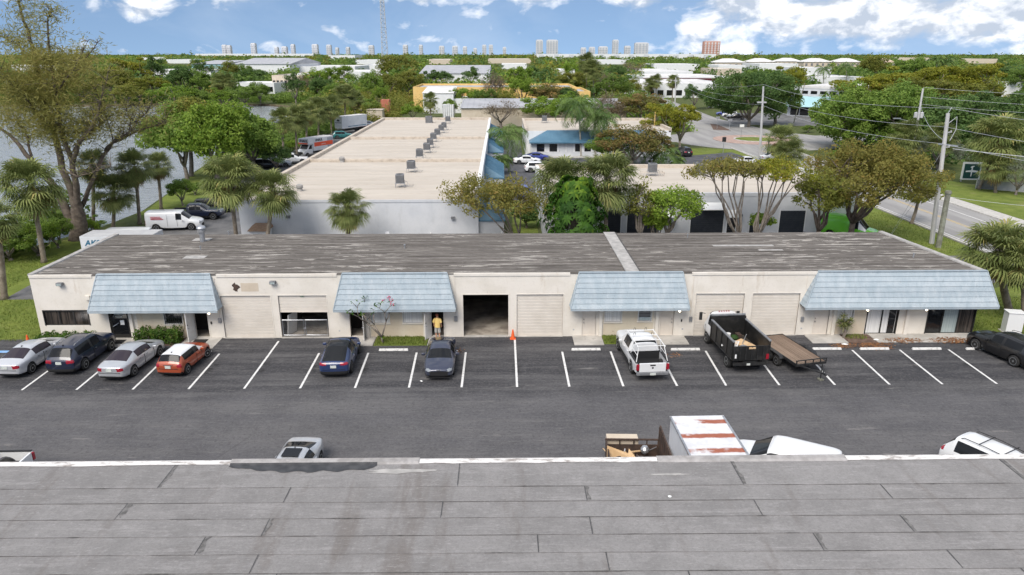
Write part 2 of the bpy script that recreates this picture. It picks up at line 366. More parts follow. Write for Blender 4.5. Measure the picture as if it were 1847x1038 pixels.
    t.p(color=c, rough=.9, spec=.2); M['cream_roof'] = t.mat
    t = NT('cream_coping'); c = t.mix(t.ramp(t.noise(1.2, 6, .65), .4, .75), (.56, .49, .41), (.36, .30, .24)); t.p(color=c, rough=.9); M['cream_coping'] = t.mat
    t = NT('white_roof'); c = t.mix(t.ramp(t.noise(.12, 6, .6), .35, .7), (.70, .69, .68), (.56, .54, .52)); t.p(color=c, rough=.8); M['white_roof'] = t.mat
    t = NT('grey_metal_roof'); c = t.mix(t.ramp(t.noise(.2, 5), .3, .7), (.33, .335, .355), (.42, .42, .44)); t.p(color=c, rough=.6); M['grey_roof'] = t.mat
    # pale blue mansard shingles, chalky
    t = NT('blue_shingle'); c = t.mix(t.ramp(t.noise(1, 6, .65, t.mapv((2.2, 2.2, .5))), .35, .7), (.325, .385, .425), (.405, .455, .488)); c = t.mix(.35, c, t.mix(t.objrand(), (.72, .74, .76), (1.22, 1.2, 1.18)), 'MULTIPLY'); c = t.mix(t.ramp(t.noise(1, 8, .7, t.mapv((3, 3, .8), (2, 0, 1))), .58, .72, 0, .5), c, (.52, .55, .565))
    c = t.mix(t.ramp(t.noise(1, 7, .7, t.mapv((4, 4, .35), (7, 1, 3))), .56, .72, 0, .45), c, (.20, .235, .255)); t.p(color=c, rough=.75, spec=.3); t.bump(t.noise(18, 4, .6, t.mapv((6, 6, 1))), .35, .01); M['blue_shingle'] = t.mat
    M['seam_dark'] = plain('shingle_gap', (.20, .26, .31), .9)
    t = NT('blue_metal'); c = t.mix(t.ramp(t.noise(.5, 5), .3, .7), (.065, .155, .235), (.095, .20, .29)); t.p(color=c, rough=.5, metal=0); M['blue_metal'] = t.mat
    t = NT('aqua_metal'); c = t.mix(t.ramp(t.noise(.1, 5), .3, .7), (.30, .52, .56), (.38, .58, .61)); t.p(color=c, rough=.6); M['aqua'] = t.mat
    # doors, windows
    t = NT('garage_door'); c = t.mix(t.ramp(t.noise(.9, 6, .6), .35, .7), (.70, .645, .575), (.63, .575, .505)); c = t.mix(t.ramp(t.noise(1, 7, .7, t.mapv((.5, 1, 2.5))), .62, .75, 0, .5), c, (.48, .42, .36)); t.p(color=c, rough=.65); M['garage'] = t.mat
    M['door_paint'] = plain('door_paint', (.70, .635, .56), .6, (.65, .585, .51), 2)
    M['door_white'] = plain('door_white', (.72, .71, .69), .5, (.63, .61, .58), 2)
    t = NT('dark_glass'); t.p(color=(.012, .013, .015), rough=.06, spec=.7); M['glass'] = t.mat
    t = NT('screen_glass'); c = t.mix(t.ramp(t.noise(1, 2, .5, t.mapv((9, 1, .4))), .4, .6), (.022, .019, .017), (.075, .06, .05)); t.p(color=c, rough=.12, spec=.6); M['screen'] = t.mat
    t = NT('curtained_glass'); c = t.mix(t.ramp(t.noise(1, 2, .5, t.mapv((14, 1, .1))), .35, .65), (.66, .65, .63), (.82, .81, .79)); t.p(color=c, rough=.35, spec=.2); M['curtain'] = t.mat
    t = NT('curtained_grey'); c = t.mix(t.ramp(t.noise(1, 2, .5, t.mapv((14, 1, .1))), .35, .65), (.30, .36, .36), (.42, .48, .47)); t.p(color=c, rough=.12, spec=.6); M['curtain_grey'] = t.mat
    M['frame_dark'] = plain('dark_frame', (.022, .021, .02), .45)
    M['frame_white'] = plain('white_frame', (.70, .68, .65), .5)
    M['black'] = plain('black_metal', (.012, .012, .013), .5, (.03, .03, .03), 6)
    M['grey_metal'] = plain('grey_metal', (.28, .28, .29), .45, (.36, .36, .37), 5, metal=.6)
    M['galv'] = plain('galvanised', (.50, .51, .53), .38, (.38, .39, .41), 6, metal=.7)
    M['gunmetal'] = plain('condenser_case', (.15, .155, .165), .6, (.22, .225, .235), 4)
    M['condenser_fin'] = plain('condenser_fin', (.05, .052, .056), .6)
    M['door_navy'] = plain('door_navy', (.014, .018, .026), .55, (.024, .028, .036), 2)
    M['paper'] = plain('paper', (.80, .80, .79), .7)
    t = NT('lamp_glow'); t.p(color=(.9, .85, .7), emit=(1, .83, .55, 1), es=6.0); M['lamp_glow'] = t.mat
    M['orange'] = plain('cone_orange', (.80, .13, .03), .5)
    M['mat'] = plain('door_mat', (.02, .018, .017), .95)
    # timber, poles
    t = NT('trailer_plank'); rr = t.objrand(); c = t.mix(rr, (.18, .125, .088), (.27, .195, .14)); c = t.mix(t.ramp(t.noise(1, 6, .65, t.mapv((9, .7, 1))), .4, .7, 0, .7), c, (.12, .082, .058)); t.p(color=c, rough=.85); M['plank'] = t.mat
    M['plywood'] = plain('plywood', (.55, .36, .19), .8, (.66, .47, .28), 2)
    t = NT('concrete_pole'); c = t.mix(t.ramp(t.noise(1, 5, .6, t.mapv((2, 2, .4))), .3, .7), (.42, .41, .40), (.55, .54, .53)); t.p(color=c, rough=.85); M['pole'] = t.mat
    M['wood_pole'] = plain('weathered_pole', (.16, .155, .12), .9, (.27, .28, .23), 2)
    M['wire'] = plain('wire', (.52, .53, .55), .5)
    # vehicles
    def paint(nm, c, metal=.0, rough=.32, coat=.8):
        t = NT(nm); t.p(color=t.mix(t.ramp(t.noise(1.3, 5, .6), .4, .75, 0, .22), c, tuple(x*.8+.04 for x in c)), rough=rough, metal=metal, coat=coat, coatr=.05); M[nm] = t.mat
    paint('car_silver', (.52, .535, .56), .45); paint('car_silver_light', (.60, .61, .635), .35); paint('car_navy', (.007, .013, .038)); paint('car_blue', (.015, .035, .115))
    paint('car_slate', (.045, .052, .085), .3); paint('car_orange', (.36, .065, .022), .1); paint('car_white', (.74, .745, .75)); paint('car_black', (.008, .008, .009))
    paint('car_maroon', (.10, .012, .02)); paint('car_green', (.16, .62, .03)); paint('car_brightblue', (.03, .05, .28)); paint('car_teal', (.02, .16, .16)); paint('car_greyblue', (.33, .36, .41), .4)
    t = NT('car_glass'); t.p(color=(.014, .015, .017), rough=.07, spec=.22); M['cglass'] = t.mat
    t = NT('car_glass_tint'); t.p(color=(.040, .032, .040), rough=.09, spec=.25); M['cglass2'] = t.mat
    M['trim'] = plain('black_trim', (.014, .014, .015), .6)
    M['tyre'] = plain('tyre_rubber', (.014, .014, .014), .85, (.03, .029, .028), 8)
    M['rim'] = plain('alloy_rim', (.42, .43, .44), .35, metal=.8); M['rim_dark'] = plain('dark_rim', (.05, .05, .052), .4, metal=.5)
    M['chrome'] = plain('chrome', (.62, .63, .64), .15, metal=1)
    t = NT('tail_red'); t.p(color=(.30, .008, .022), rough=.15, coat=.6); M['tail'] = t.mat
    t = NT('head_lens'); t.p(color=(.26, .28, .30), rough=.12, coat=.5); M['head'] = t.mat
    M['plate'] = plain('licence_plate', (.70, .70, .68), .5, (.45, .52, .46), 22)
    t = NT('rusty_white'); w = t.math('SUBTRACT', 1.0, t.ramp(t.noise(1, 8, .7, t.mapv((1, 1, 1))), .4, .6))
    sy = t.N.new('ShaderNodeSeparateXYZ'); t.L.new(t.co, sy.inputs[0])
    band = t.math('ABSOLUTE', t.math('SUBTRACT', t.math('FRACT', t.math('ADD', t.math('MULTIPLY', sy.outputs[1], 1/1.16), t.math('MULTIPLY', t.noise(1.3, 6, .7), .22))), .5))
    rust = t.math('MULTIPLY', t.ramp(band, .30, .40), t.ramp(t.noise(1, 5, .6, t.mapv((.55, .5, 1), (2.4, .6, 0))), .40, .50))
    c = t.mix(rust, t.mix(t.ramp(t.noise(2, 6), .4, .7), (.70, .705, .72), (.60, .60, .62)), t.mix(t.noise(8, 5), (.24, .055, .03), (.42, .15, .085))); t.p(color=c, rough=.6); M['rusty_white'] = t.mat
    M['box_white'] = plain('box_white', (.68, .69, .71), .5, (.60, .61, .63), 1.2)
    M['box_grey'] = plain('box_roof_grey', (.42, .42, .43), .7, (.5, .5, .5), 1)
    M['orange_stripe'] = plain('stripe_orange', (.72, .085, .03), .45)
    M['letter_dark'] = plain('letter_dark', (.03, .035, .05), .6); M['letter_teal'] = plain('letter_teal', (.02, .13, .22), .6); M['letter_red'] = plain('letter_red', (.5, .03, .04), .6); M['letter_green'] = plain('letter_green', (.02, .20, .07), .6)
    t = NT('black_bed'); c = t.mix(t.ramp(t.noise(2, 7, .65), .45, .75), (.010, .010, .010), (.035, .032, .030)); t.p(color=c, rough=.5); M['black_bed'] = t.mat
    M['rust_bed'] = plain('worn_bed', (.030, .026, .022), .8, (.15, .11, .08), 1.5)
    M['rusty_steel'] = plain('rusty_steel', (.045, .030, .024), .85, (.09, .055, .04), 4)
    # people
    M['skin'] = plain('skin', (.50, .27, .18), .6); M['shirt'] = plain('yellow_shirt', (.78, .56, .20), .85, (.72, .50, .17), 6); M['shorts'] = plain('grey_shorts', (.36, .35, .33), .9, (.42, .40, .37), 5)
    M['cap'] = plain('red_brown_hair', (.28, .085, .05), .9); M['shoe'] = plain('shoe', (.06, .055, .05), .8)
    # foliage: per-leaf variation from the attribute lc, per-tree variation from the object
    def leaf(nm, a, b, c3=None, tr=.45, ov=.45):
        t = NT(nm); at = t.N.new('ShaderNodeAttribute'); at.attribute_name = 'lc'; f = at.outputs['Fac']
        c = t.mix(t.ramp(f, 0., .85), a, b)
        if c3: c = t.mix(t.ramp(f, .80, .98), c, c3)
        c = t.mix(ov, c, t.mix(t.objrand(), (.72, .74, .72), (1.40, 1.36, 1.25)), 'MULTIPLY')
        t.p(color=c, rough=.62, spec=.25)
        tl = t.N.new('ShaderNodeBsdfTranslucent'); t.L.new(c, tl.inputs[0]); ms = t.N.new('ShaderNodeMixShader'); ms.inputs[0].default_value = tr
        out = [n for n in t.N if n.type == 'OUTPUT_MATERIAL'][0]
        t.L.new(t.b.outputs[0], ms.inputs[1]); t.L.new(tl.outputs[0], ms.inputs[2]); t.L.new(ms.outputs[0], out.inputs[0]); M[nm] = t.mat
    leaf('leaf_green', (0.101, 0.179, 0.0316), (0.223, 0.316, 0.0646)); leaf('leaf_bright', (0.132, 0.231, 0.029), (0.277, 0.383, 0.0554)); leaf('leaf_dark', (0.0585, 0.122, 0.0358), (0.146, 0.227, 0.065))
    leaf('leaf_olive', (0.14, 0.168, 0.0314), (0.263, 0.274, 0.056), (0.336, 0.28, 0.0728)); leaf('leaf_yellow', (0.163, 0.184, 0.021), (0.304, 0.31, 0.0378), (0.357, 0.273, 0.042))
    leaf('leaf_orange', (.160, .165, .038), (.275, .245, .065), (.33, .225, .065)); leaf('leaf_brown', (.15, .115, .07), (.25, .19, .12)); leaf('leaf_silver', (.16, .19, .13), (.30, .33, .25))
    leaf('leaf_flush', (0.134, 0.161, 0.0403), (0.269, 0.202, 0.0739), (0.349, 0.188, 0.0941)); leaf('needle', (.20, .205, .055), (.35, .32, .10), (.41, .33, .12), .5)
    leaf('palm_green', (0.134, 0.174, 0.0538), (0.28, 0.314, 0.112), (0.426, 0.37, 0.146), .35, .3); leaf('palm_dry', (.21, .155, .06), (.34, .25, .11), None, .3); leaf('palm_feather', (0.065, 0.13, 0.0364), (0.156, 0.234, 0.065), (0.26, 0.26, 0.078), .3)
    leaf('hedge', (0.0385, 0.0935, 0.0132), (0.11, 0.198, 0.0308), (0.22, 0.242, 0.055)); leaf('schefflera', (.028, .085, .012), (.085, .190, .022), (.22, .34, .03)); leaf('grass_blade', (.12, .175, .032), (.22, .265, .055), (.24, .22, .09), .3, .1)
    leaf('dead_leaf', (.18, .075, .03), (.34, .17, .08), None, .1, .1); leaf('pink_flower', (.62, .12, .22), (.72, .22, .32), None, .3, .1)
    M['bark'] = plain('bark_grey', (.15, .125, .10), .95, (.27, .235, .20), 3, bump=.5, bscale=18); M['bark_dark'] = plain('bark_brown', (.075, .058, .045), .95, (.15, .12, .095), 3, bump=.5, bscale=18)
    M['palm_trunk'] = plain('palm_trunk', (.17, .135, .10), .95, (.29, .245, .195), 2.5, bump=.6, bscale=14); M['palm_pale'] = plain('pale_palm_trunk', (.33, .30, .26), .9, (.43, .40, .35), 2, bump=.3)
    M['far_trunk'] = plain('far_trunk', (.10, .08, .065), .95)
    M['tower_a'] = plain('tower_pale', (.60, .60, .61), .7); M['tower_b'] = plain('tower_glass', (.42, .45, .50), .4); M['tower_pink'] = plain('tower_pink', (.55, .30, .24), .7)
    M['tile_roof'] = plain('clay_tile', (.50, .36, .28), .9, (.58, .45, .37), .2)
    M['container_red'] = plain('salmon_container', (.52, .19, .12), .7, (.42, .13, .08), .7)
    M['green_sign'] = plain('sign_green', (.008, .06, .05), .5); M['sign_white'] = plain('sign_white', (.75, .75, .74), .5)
mk_materials()
# ------------------------------------------------------------------ the setting
rng = random.Random(7)
def struct(name, mb, mat, **k):
    o = mb.build(name, mat, **k); o['kind'] = 'structure'; return o
LAKE = [(-62, 40), (-52, 58), (-46.5, 70), (-44.5, 78), (-44.0, 86), (-46.5, 100), (-50, 116), (-54, 140), (-57, 185), (-63, 232), (-68, 262), (-88, 280), (-118, 288), (-150, 279), (-200, 276), (-330, 270), (-420, 200), (-420, 60), (-200, 20), (-90, 20)]
def ground():
    bm = bmesh.new(); B = 9000
    def loop(pts):
        vs = [bm.verts.new((x, y, 0)) for x, y in pts]; return [bm.edges.new((vs[i], vs[(i+1) % len(vs)])) for i in range(len(vs))]
    es = loop([(-B, -400), (B, -400), (B, 12000), (-B, 12000)])+loop(LAKE)
    bmesh.ops.triangle_fill(bm, use_beauty=True, edges=es)
    bmesh.ops.recalc_face_normals(bm, faces=bm.faces)
    for f in bm.faces:
        if f.normal.z < 0: f.normal_flip()
    me = bpy.data.meshes.new('ground'); bm.to_mesh(me); bm.free(); me.materials.append(M['far_ground'])
    put('ground', me)['kind'] = 'structure'
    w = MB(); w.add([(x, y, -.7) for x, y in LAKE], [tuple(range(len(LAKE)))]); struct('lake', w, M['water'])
    b = MB()
    for i in range(len(LAKE)):
        (x0, y0), (x1, y1) = LAKE[i], LAKE[(i+1) % len(LAKE)]
        b.quad((x0, y0, 0), (x1, y1, 0), (x1, y1, -1.2), (x0, y0, -1.2))
    struct('lake_bank', b, M['bank'])
ground()
def sheet(name, poly, z, mat):
    b = MB(); b.add([(x, y, z) for x, y in poly], [tuple(range(len(poly)))]); return struct(name, b, mat)
lot = sheet('parking_lot', [(-75, 8), (75, 8), (75, 43.9), (31.5, 44.79), (-31.2, 44.79), (-75, 43.6)], .02, M['asphalt'])
sheet('alley', [(-39, 53), (36.5, 53), (47.2, 60), (47.2, 64.5), (37.5, 64.5), (37.5, 73), (4, 73), (4, 68), (-25.4, 68), (-25.4, 190), (-42, 190), (-41, 120), (-38.5, 100), (-38.5, 82), (-40.5, 74)], .02, M['alley'])
sheet('lawn', [(-75, 43.65), (-31.4, 44.3), (-31.4, 54), (-39, 54), (-40.5, 74), (-43.5, 77), (-46, 69), (-52, 57), (-60, 43.65)], .012, M['grass'])
sheet('lawn', [(-38.4, 82), (-43.8, 84), (-44, 88), (-46.3, 100), (-49.5, 115), (-54, 139), (-41, 139), (-38.4, 100)], .012, M['grass'])
sheet('lawn', [(31.9, 44.4), (75, 44.0), (75, 52), (46.9, 58), (36.6, 52.8), (31.9, 52.8)], .012, M['grass'])
sheet('lawn', [(37.6, 64.6), (46.4, 64.6), (46.6, 118), (37.6, 118)], .012, M['grass'])
sheet('lawn', [(60.4, 52), (95, 52), (95, 86), (70, 102), (63, 115), (60.4, 100)], .012, M['grass'])
sheet('lawn', [(1.2, 69.5), (3.9, 69.5), (3.9, 92), (1.2, 92)], .026, M['grass'])
sheet('lawn', [(33, 133), (44.8, 139), (45.5, 131), (47.5, 131), (46.5, 143), (36, 147.5), (33, 147)], .03, M['grass'])
sheet('courtyard', [(-2, 92), (46, 92), (46, 140), (33, 140), (33, 134), (4, 134), (4, 160), (-2, 160)], .02, M['fresh'])
sheet('courtyard', [(20.5, 92), (46.4, 92), (46.4, 128), (44, 132), (20.5, 133)], .024, M['fresh'])
# road east of the buildings, then the roundabout
def strip(x0, x1, y0, y1, z, name, mat): return sheet(name, [(x0, y0), (x1, y0), (x1, y1), (x0, y1)], z, mat)
strip(46.9, 57.6, -60, 150, .016, 'road', M['road'])
road = bpy.data.objects['road']
def disc(name, c, r, z, mat, n=40, ry=1.0): return sheet(name, [(c[0]+r*math.cos(2*math.pi*i/n), c[1]+r*ry*math.sin(2*math.pi*i/n)) for i in range(n)], z, mat)
RB = (56.5, 160)
disc('roundabout', RB, 19, .0185, M['road'])
sheet('road', [(48, 150), (38, 156), (20, 163), (20, 172), (40, 170), (47, 178), (54, 215), (58, 262), (62, 330), (71, 330), (67, 262), (64, 215), (68, 175), (74, 160), (66, 146)], .0165, M['road'])
sheet('road', [(70, 168), (110, 172), (200, 176), (200, 167), (110, 162), (72, 156)], .0170, M['road'])
for pts in ([(63, 196), (86, 190), (96, 196), (92, 232), (70, 236), (66, 214)],): sheet('parking_lot', pts, .021, M['alley'])
def ring(name, c, r0, r1, z0, z1, mat, parent=None, n=48):
    b = MB()
    for i in range(n):
        a0, a1 = 2*math.pi*i/n, 2*math.pi*(i+1)/n
        p = lambda r, a, z: (c[0]+r*math.cos(a), c[1]+r*math.sin(a), z)
        b.quad(p(r0, a0, z1), p(r1, a0, z1), p(r1, a1, z1), p(r0, a1, z1)); b.quad(p(r1, a0, z0), p(r1, a1, z0), p(r1, a1, z1), p(r1, a0, z1)); b.quad(p(r0, a1, z0), p(r0, a0, z0), p(r0, a0, z1), p(r0, a1, z1))
    o = b.build(name, mat, parent)
    if parent is None: o['kind'] = 'structure'
    return o
ring('roundabout_apron', RB, 4.6, 9.0, .02, .09, M['paver'])
ring('kerb', RB, 4.2, 4.6, .02, .2, M['kerb'])
disc('roundabout_lawn', RB, 4.2, .16, M['grass'])
sheet('mulch_bed', [(53.5, 182), (57.5, 180), (58.6, 196), (57.2, 198)], .03, M['mulch'])
# kerbs and edge lines along the road
for x0, x1 in ((46.6, 46.9), (57.6, 57.9)):
    b = MB(); b.box(x0, x1, -40, 146, 0, .13); struct('kerb', b, M['kerb'])
strip(58.0, 60.3, -40, 112, .02, 'sidewalk', M['kerb'])
for x, w, m_ in ((47.5, .14, 'line'), (55.3, .14, 'line'), (51.55, .11, 'line_yellow'), (51.85, .11, 'line_yellow')):
    b = MB(); b.box(x-w/2, x+w/2, -40, 141, .021, .024); b.build('road_line', M[m_], road)
# stall lines, one by one
LX = [-30.7, -27.5, -24.4, -21.2, -18.02, -14.85, -11.65, -8.5, -5.4, -2.37, .83, 3.85, 6.98, 10.1, 12.95, 16.06, 19.3, 22.5, 25.6, 28.8, 31.9]
for i, x in enumerate(LX):
    y1 = 44.2 if i in (5, 10) else 42.15
    skew = .12 if x > 12 else (-.08 if x < -3 else 0)
    b = MB(); n = 5
    for k in range(n):
        ya, yb = 37.1+(y1-37.1)*k/n, 37.1+(y1-37.1)*(k+1)/n; xa, xb = x+skew*k/n*1.6, x+skew*(k+1)/n*1.6
        b.add([(xa-.065, ya, .026), (xa+.065, ya, .026), (xb+.065, yb, .026), (xb-.065, yb, .026)], [(0, 1, 2, 3)])
    b.build('parking_line', M['line'], lot)
b = MB(); b.box(-33.6, -31.9, 42.5, 42.85, .024, .027); b.build('accessible_line', M['line_blue'], lot)
# concrete walks at the doors
def pad(name, x0, x1, y0, y1, mat=None):
    b = MB(); b.box(x0, x1, y0, y1, 0, .075); return struct(name, b, M[mat or 'concrete'], bevel=.015)
pad('door_step', -27.0, -24.4, 43.35, 44.79); pad('door_step', -21.3, -18.9, 43.0, 44.79); pad('door_step', -10.6, -8.55, 43.3, 44.79); pad('door_step', -4.95, -3.6, 43.3, 44.79)
pad('door_step', 4.75, 6.72, 43.2, 44.79); pad('door_step', 10.2, 12.35, 43.2, 44.79); pad('door_step', 20.6, 23.0, 43.3, 44.79); pad('walkway', 25.0, 32.6, 43.35, 44.79)
def bed(x0, x1, y0, y1, mat='grass'):
    b = MB(); b.box(x0, x1, y0, y1, 0, .06); return struct('planting_bed', b, M[mat])
bed(-8.5, -5.0, 43.3, 44.79); bed(6.75, 10.15, 43.35, 44.79); bed(23.05, 24.95, 43.3, 44.79, 'mulch'); bed(-31.0, -27.05, 43.5, 44.79, 'mulch'); bed(-24.35, -21.35, 43.5, 44.79, 'mulch')

# ------------------------------------------------------------------ the long front building
FY, WT = 44.8, 4.5      # wall plane, wall top
XL, XR, BY = -31.0, 32.2, 55.6
FB = thing('warehouse_building', 'long cream single storey warehouse with weathered dark roof and blue canopies', 'building')
GAR = [(XW(403), XW(492)), (XW(506), XW(592)), (XW(836), XW(917)), (XW(932), XW(1015)), (XW(1252), XW(1338)), (XW(1353), XW(1437))]
OPEN = [(a, b, 0, 3.03) for a, b in GAR]
WIN = [(XW(82), XW(161), 1.0, 2.02), (XW(298), XW(329), 1.05, 2.15), (XW(670), XW(702), 1.05, 2.2), (XW(728), XW(761), 1.05, 2.2), (XW(1091), XW(1120), 1.05, 2.2), (XW(1151), XW(1174), 1.1, 2.2),
       (XW(1508), XW(1537), 1.05, 2.2), (XW(1563), XW(1617), .08, 2.25), (XW(1672), XW(1756), .08, 2.25)]
DOOR = [(XW(199), XW(232), 0.07, 2.25), (XW(350), XW(375), 0.07, 2.2), (XW(631), XW(655), 0.07, 2.2), (XW(778), XW(800), 0.07, 2.2), (XW(1050), XW(1075), 0.07, 2.2), (XW(1191), XW(1215), 0.07, 2.2), (XW(1467), XW(1494), 0.07, 2.2)]
def wall_open(b, x0, x1, z0, z1, y0, y1, ops):
    xs = sorted({x0, x1, *[o[0] for o in ops], *[o[1] for o in ops]})
    for a, c in zip(xs[:-1], xs[1:]):
        zs = [z0]; mid = (a+c)/2
        hit = [o for o in ops if o[0] < mid < o[1]]
        cur = z0
        for o in sorted(hit, key=lambda q: q[2]):
            if o[2] > cur: b.box(a, c, y0, y1, cur, o[2])
            cur = o[3]
        if cur < z1: b.box(a, c, y0, y1, cur, z1)
b = MB(); wall_open(b, XL, XR, 0, WT-.05, FY, FY+.22, OPEN+WIN+DOOR)
b.build('front_wall', M['stucco_cream'], FB)
b = MB(); b.box(XL, XL+.22, FY+.22, BY, 0, WT-.05); b.build('side_wall', M['stucco_cream'], FB)
b = MB(); b.hexa([(XR-.22, FY+.22, 0), (XR, FY+.22, 0), (30.9, BY, 0), (30.68, BY, 0)], [(XR-.22, FY+.22, WT-.05), (XR, FY+.22, WT-.05), (30.9, BY, WT-.05), (30.68, BY, WT-.05)]); b.build('side_wall', M['stucco_cream'], FB)
b = MB(); b.box(XL, 30.9, BY, BY+.22, 0, WT-.05); b.build('back_wall', M['stucco_cream'], FB)
for x in (-19.0, -11.3, -3.2, 4.6, 12.6, 20.5): b = MB(); b.box(x-.08, x+.08, FY+.23, BY-.01, .05, 4.2); b.build('partition', M['interior'], FB)
# near-black cross partitions and stock shelves hold the bays' dimness in their colour
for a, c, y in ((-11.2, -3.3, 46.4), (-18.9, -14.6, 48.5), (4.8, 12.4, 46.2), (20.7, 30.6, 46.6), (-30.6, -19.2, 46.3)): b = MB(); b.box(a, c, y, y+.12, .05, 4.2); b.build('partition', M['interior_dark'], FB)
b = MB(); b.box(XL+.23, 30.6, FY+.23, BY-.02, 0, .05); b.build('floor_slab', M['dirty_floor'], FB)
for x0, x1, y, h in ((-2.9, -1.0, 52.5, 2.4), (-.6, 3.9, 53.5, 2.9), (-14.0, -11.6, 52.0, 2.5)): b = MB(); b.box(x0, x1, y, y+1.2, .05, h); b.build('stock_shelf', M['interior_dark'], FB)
# roof deck with its roll sheets: rows along the building, each sheet its own piece
roof = MB(); roof.add([(XL, FY-.02, WT-.05), (XR, FY-.02, WT-.05), (30.9, BY+.22, WT-.05), (XL, BY+.22, WT-.05), (XL, FY-.02, WT+.0), (XR, FY-.02, WT), (30.9, BY+.22, WT), (XL, BY+.22, WT)],
    [(0, 3, 2, 1), (4, 5, 6, 7), (0, 1, 5, 4), (1, 2, 6, 5), (2, 3, 7, 6), (3, 0, 4, 7)])
ROOF = roof.build('roof', M['old_roofing'], FB)
rows = 13; rh = (BY+.1-FY-.2)/rows
for r in range(rows):
    y0 = FY+.12+r*rh; y1 = y0+rh+.05
    xr = lambda y: XR-.34-(XR-30.9)*(y-FY)/(BY-FY)
    cuts = [XL+.32]; x = XL+.3+rng.uniform(3, 10)
    while x < 30: cuts.append(x); x += rng.uniform(8.6, 10.4)
    cuts.append(None)
    for a, c in zip(cuts[:-1], cuts[1:]):
        segs = []
        ea, eb = (c if c is not None else xr(y0)), (c if c is not None else xr(y1))
        if a < 8.15 < ea: segs = [(a, a, 8.15, 8.15), (9.15, 9.15, ea, eb)]
        elif 8.15 <= a < 9.15: segs = [(9.15, 9.15, ea, eb)]
        else: segs = [(a, a, ea, eb)]
        if a < 8.15 and 8.15 <= ea <= 9.15: segs = [(a, a, 8.15, 8.15)]
        for s0, s1, e0, e1 in segs:
            zt = WT+.012+rng.uniform(0, .010); b = MB(); j = rng.uniform(-.02, .02)
            b.hexa([(s0, y0+j, WT+.002), (e0, y0+j, WT+.002), (e1, y1, WT+.001), (s1, y1, WT+.001)], [(s0, y0+j, zt+.02), (e0, y0+j, zt+.02), (e1, y1, WT+.008), (s1, y1, WT+.008)])
            b.build('roof_sheet', M['old_roofing'], ROOF)
b = MB(); b.box(8.2, 9.1, FY-.02, BY+.2, WT+.001, WT+.10); b.build('divider_cap', M['roof_patch'], ROOF, bevel=.02)
b = MB(); b.box(9.1, 9.24, FY-.02, BY+.2, WT+.001, WT+.05); b.build('divider_flashing', M['bitumen'], ROOF)
b = MB(); b.hexa([(XL-.04, FY-.03, WT-.02), (XL+.30, FY-.03, WT-.02), (XL+.30, BY+.25, WT-.02), (XL-.04, BY+.25, WT-.02)], [(XL-.04, FY-.03, WT+.11), (XL+.26, FY-.03, WT+.09), (XL+.26, BY+.25, WT+.09), (XL-.04, BY+.25, WT+.11)]); b.build('edge_flashing', M['roof_patch'], ROOF)
b = MB(); b.hexa([(XR-.3, FY-.03, WT-.02), (XR+.04, FY-.03, WT-.02), (30.94, BY+.25, WT-.02), (30.6, BY+.25, WT-.02)], [(XR-.26, FY-.03, WT+.09), (XR+.04, FY-.03, WT+.11), (30.94, BY+.25, WT+.11), (30.64, BY+.25, WT+.09)]); b.build('edge_flashing', M['roof_patch'], ROOF)
for x0, x1 in ((XL, -26.9), (-18.8, -10.9), (-3.2, 4.5), (12.6, 21.0)):
    b = MB(); b.box(x0, x1, FY-.05, FY+.10, WT-.16, WT+.035); b.build('drip_edge', M['stucco_cream'], ROOF, bevel=.01)
for px, py, w, d in ((352, 465, 1.5, .75), (1340, 444, 4.6, .42), (1390, 452, 1.8, .3), (365, 433, 1.3, .8)):
    c = G(px, py, WT); b = MB(); b.cbox((c.x, c.y, WT+.036), (w, d, .012)); b.build('roof_patch', M['roof_patch'], ROOF)
for px, py in ((362, 452), (413, 424), (730, 449), (1647, 465), (1240, 430)):   # small vent pipes
    c = G(px, py, WT); b = MB(); b.lathe([(.05, 0), (.05, .25), (.075, .26), (.075, .33), (.0, .34)], 8, (c.x, c.y, WT)); b.build('vent_pipe', M['galv'], ROOF)
c = G(366, 437, WT); b = MB()
b.lathe([(.2, 0), (.2, .75), (.3, .78), (.31, .95), (.24, .98), (.24, 1.08), (.36, 1.1), (.3, 1.22), (.05, 1.34), (.0, 1.35)], 14, (c.x, c.y, WT+.02)); b.build('exhaust_stack', M['galv'], ROOF, smooth=False)

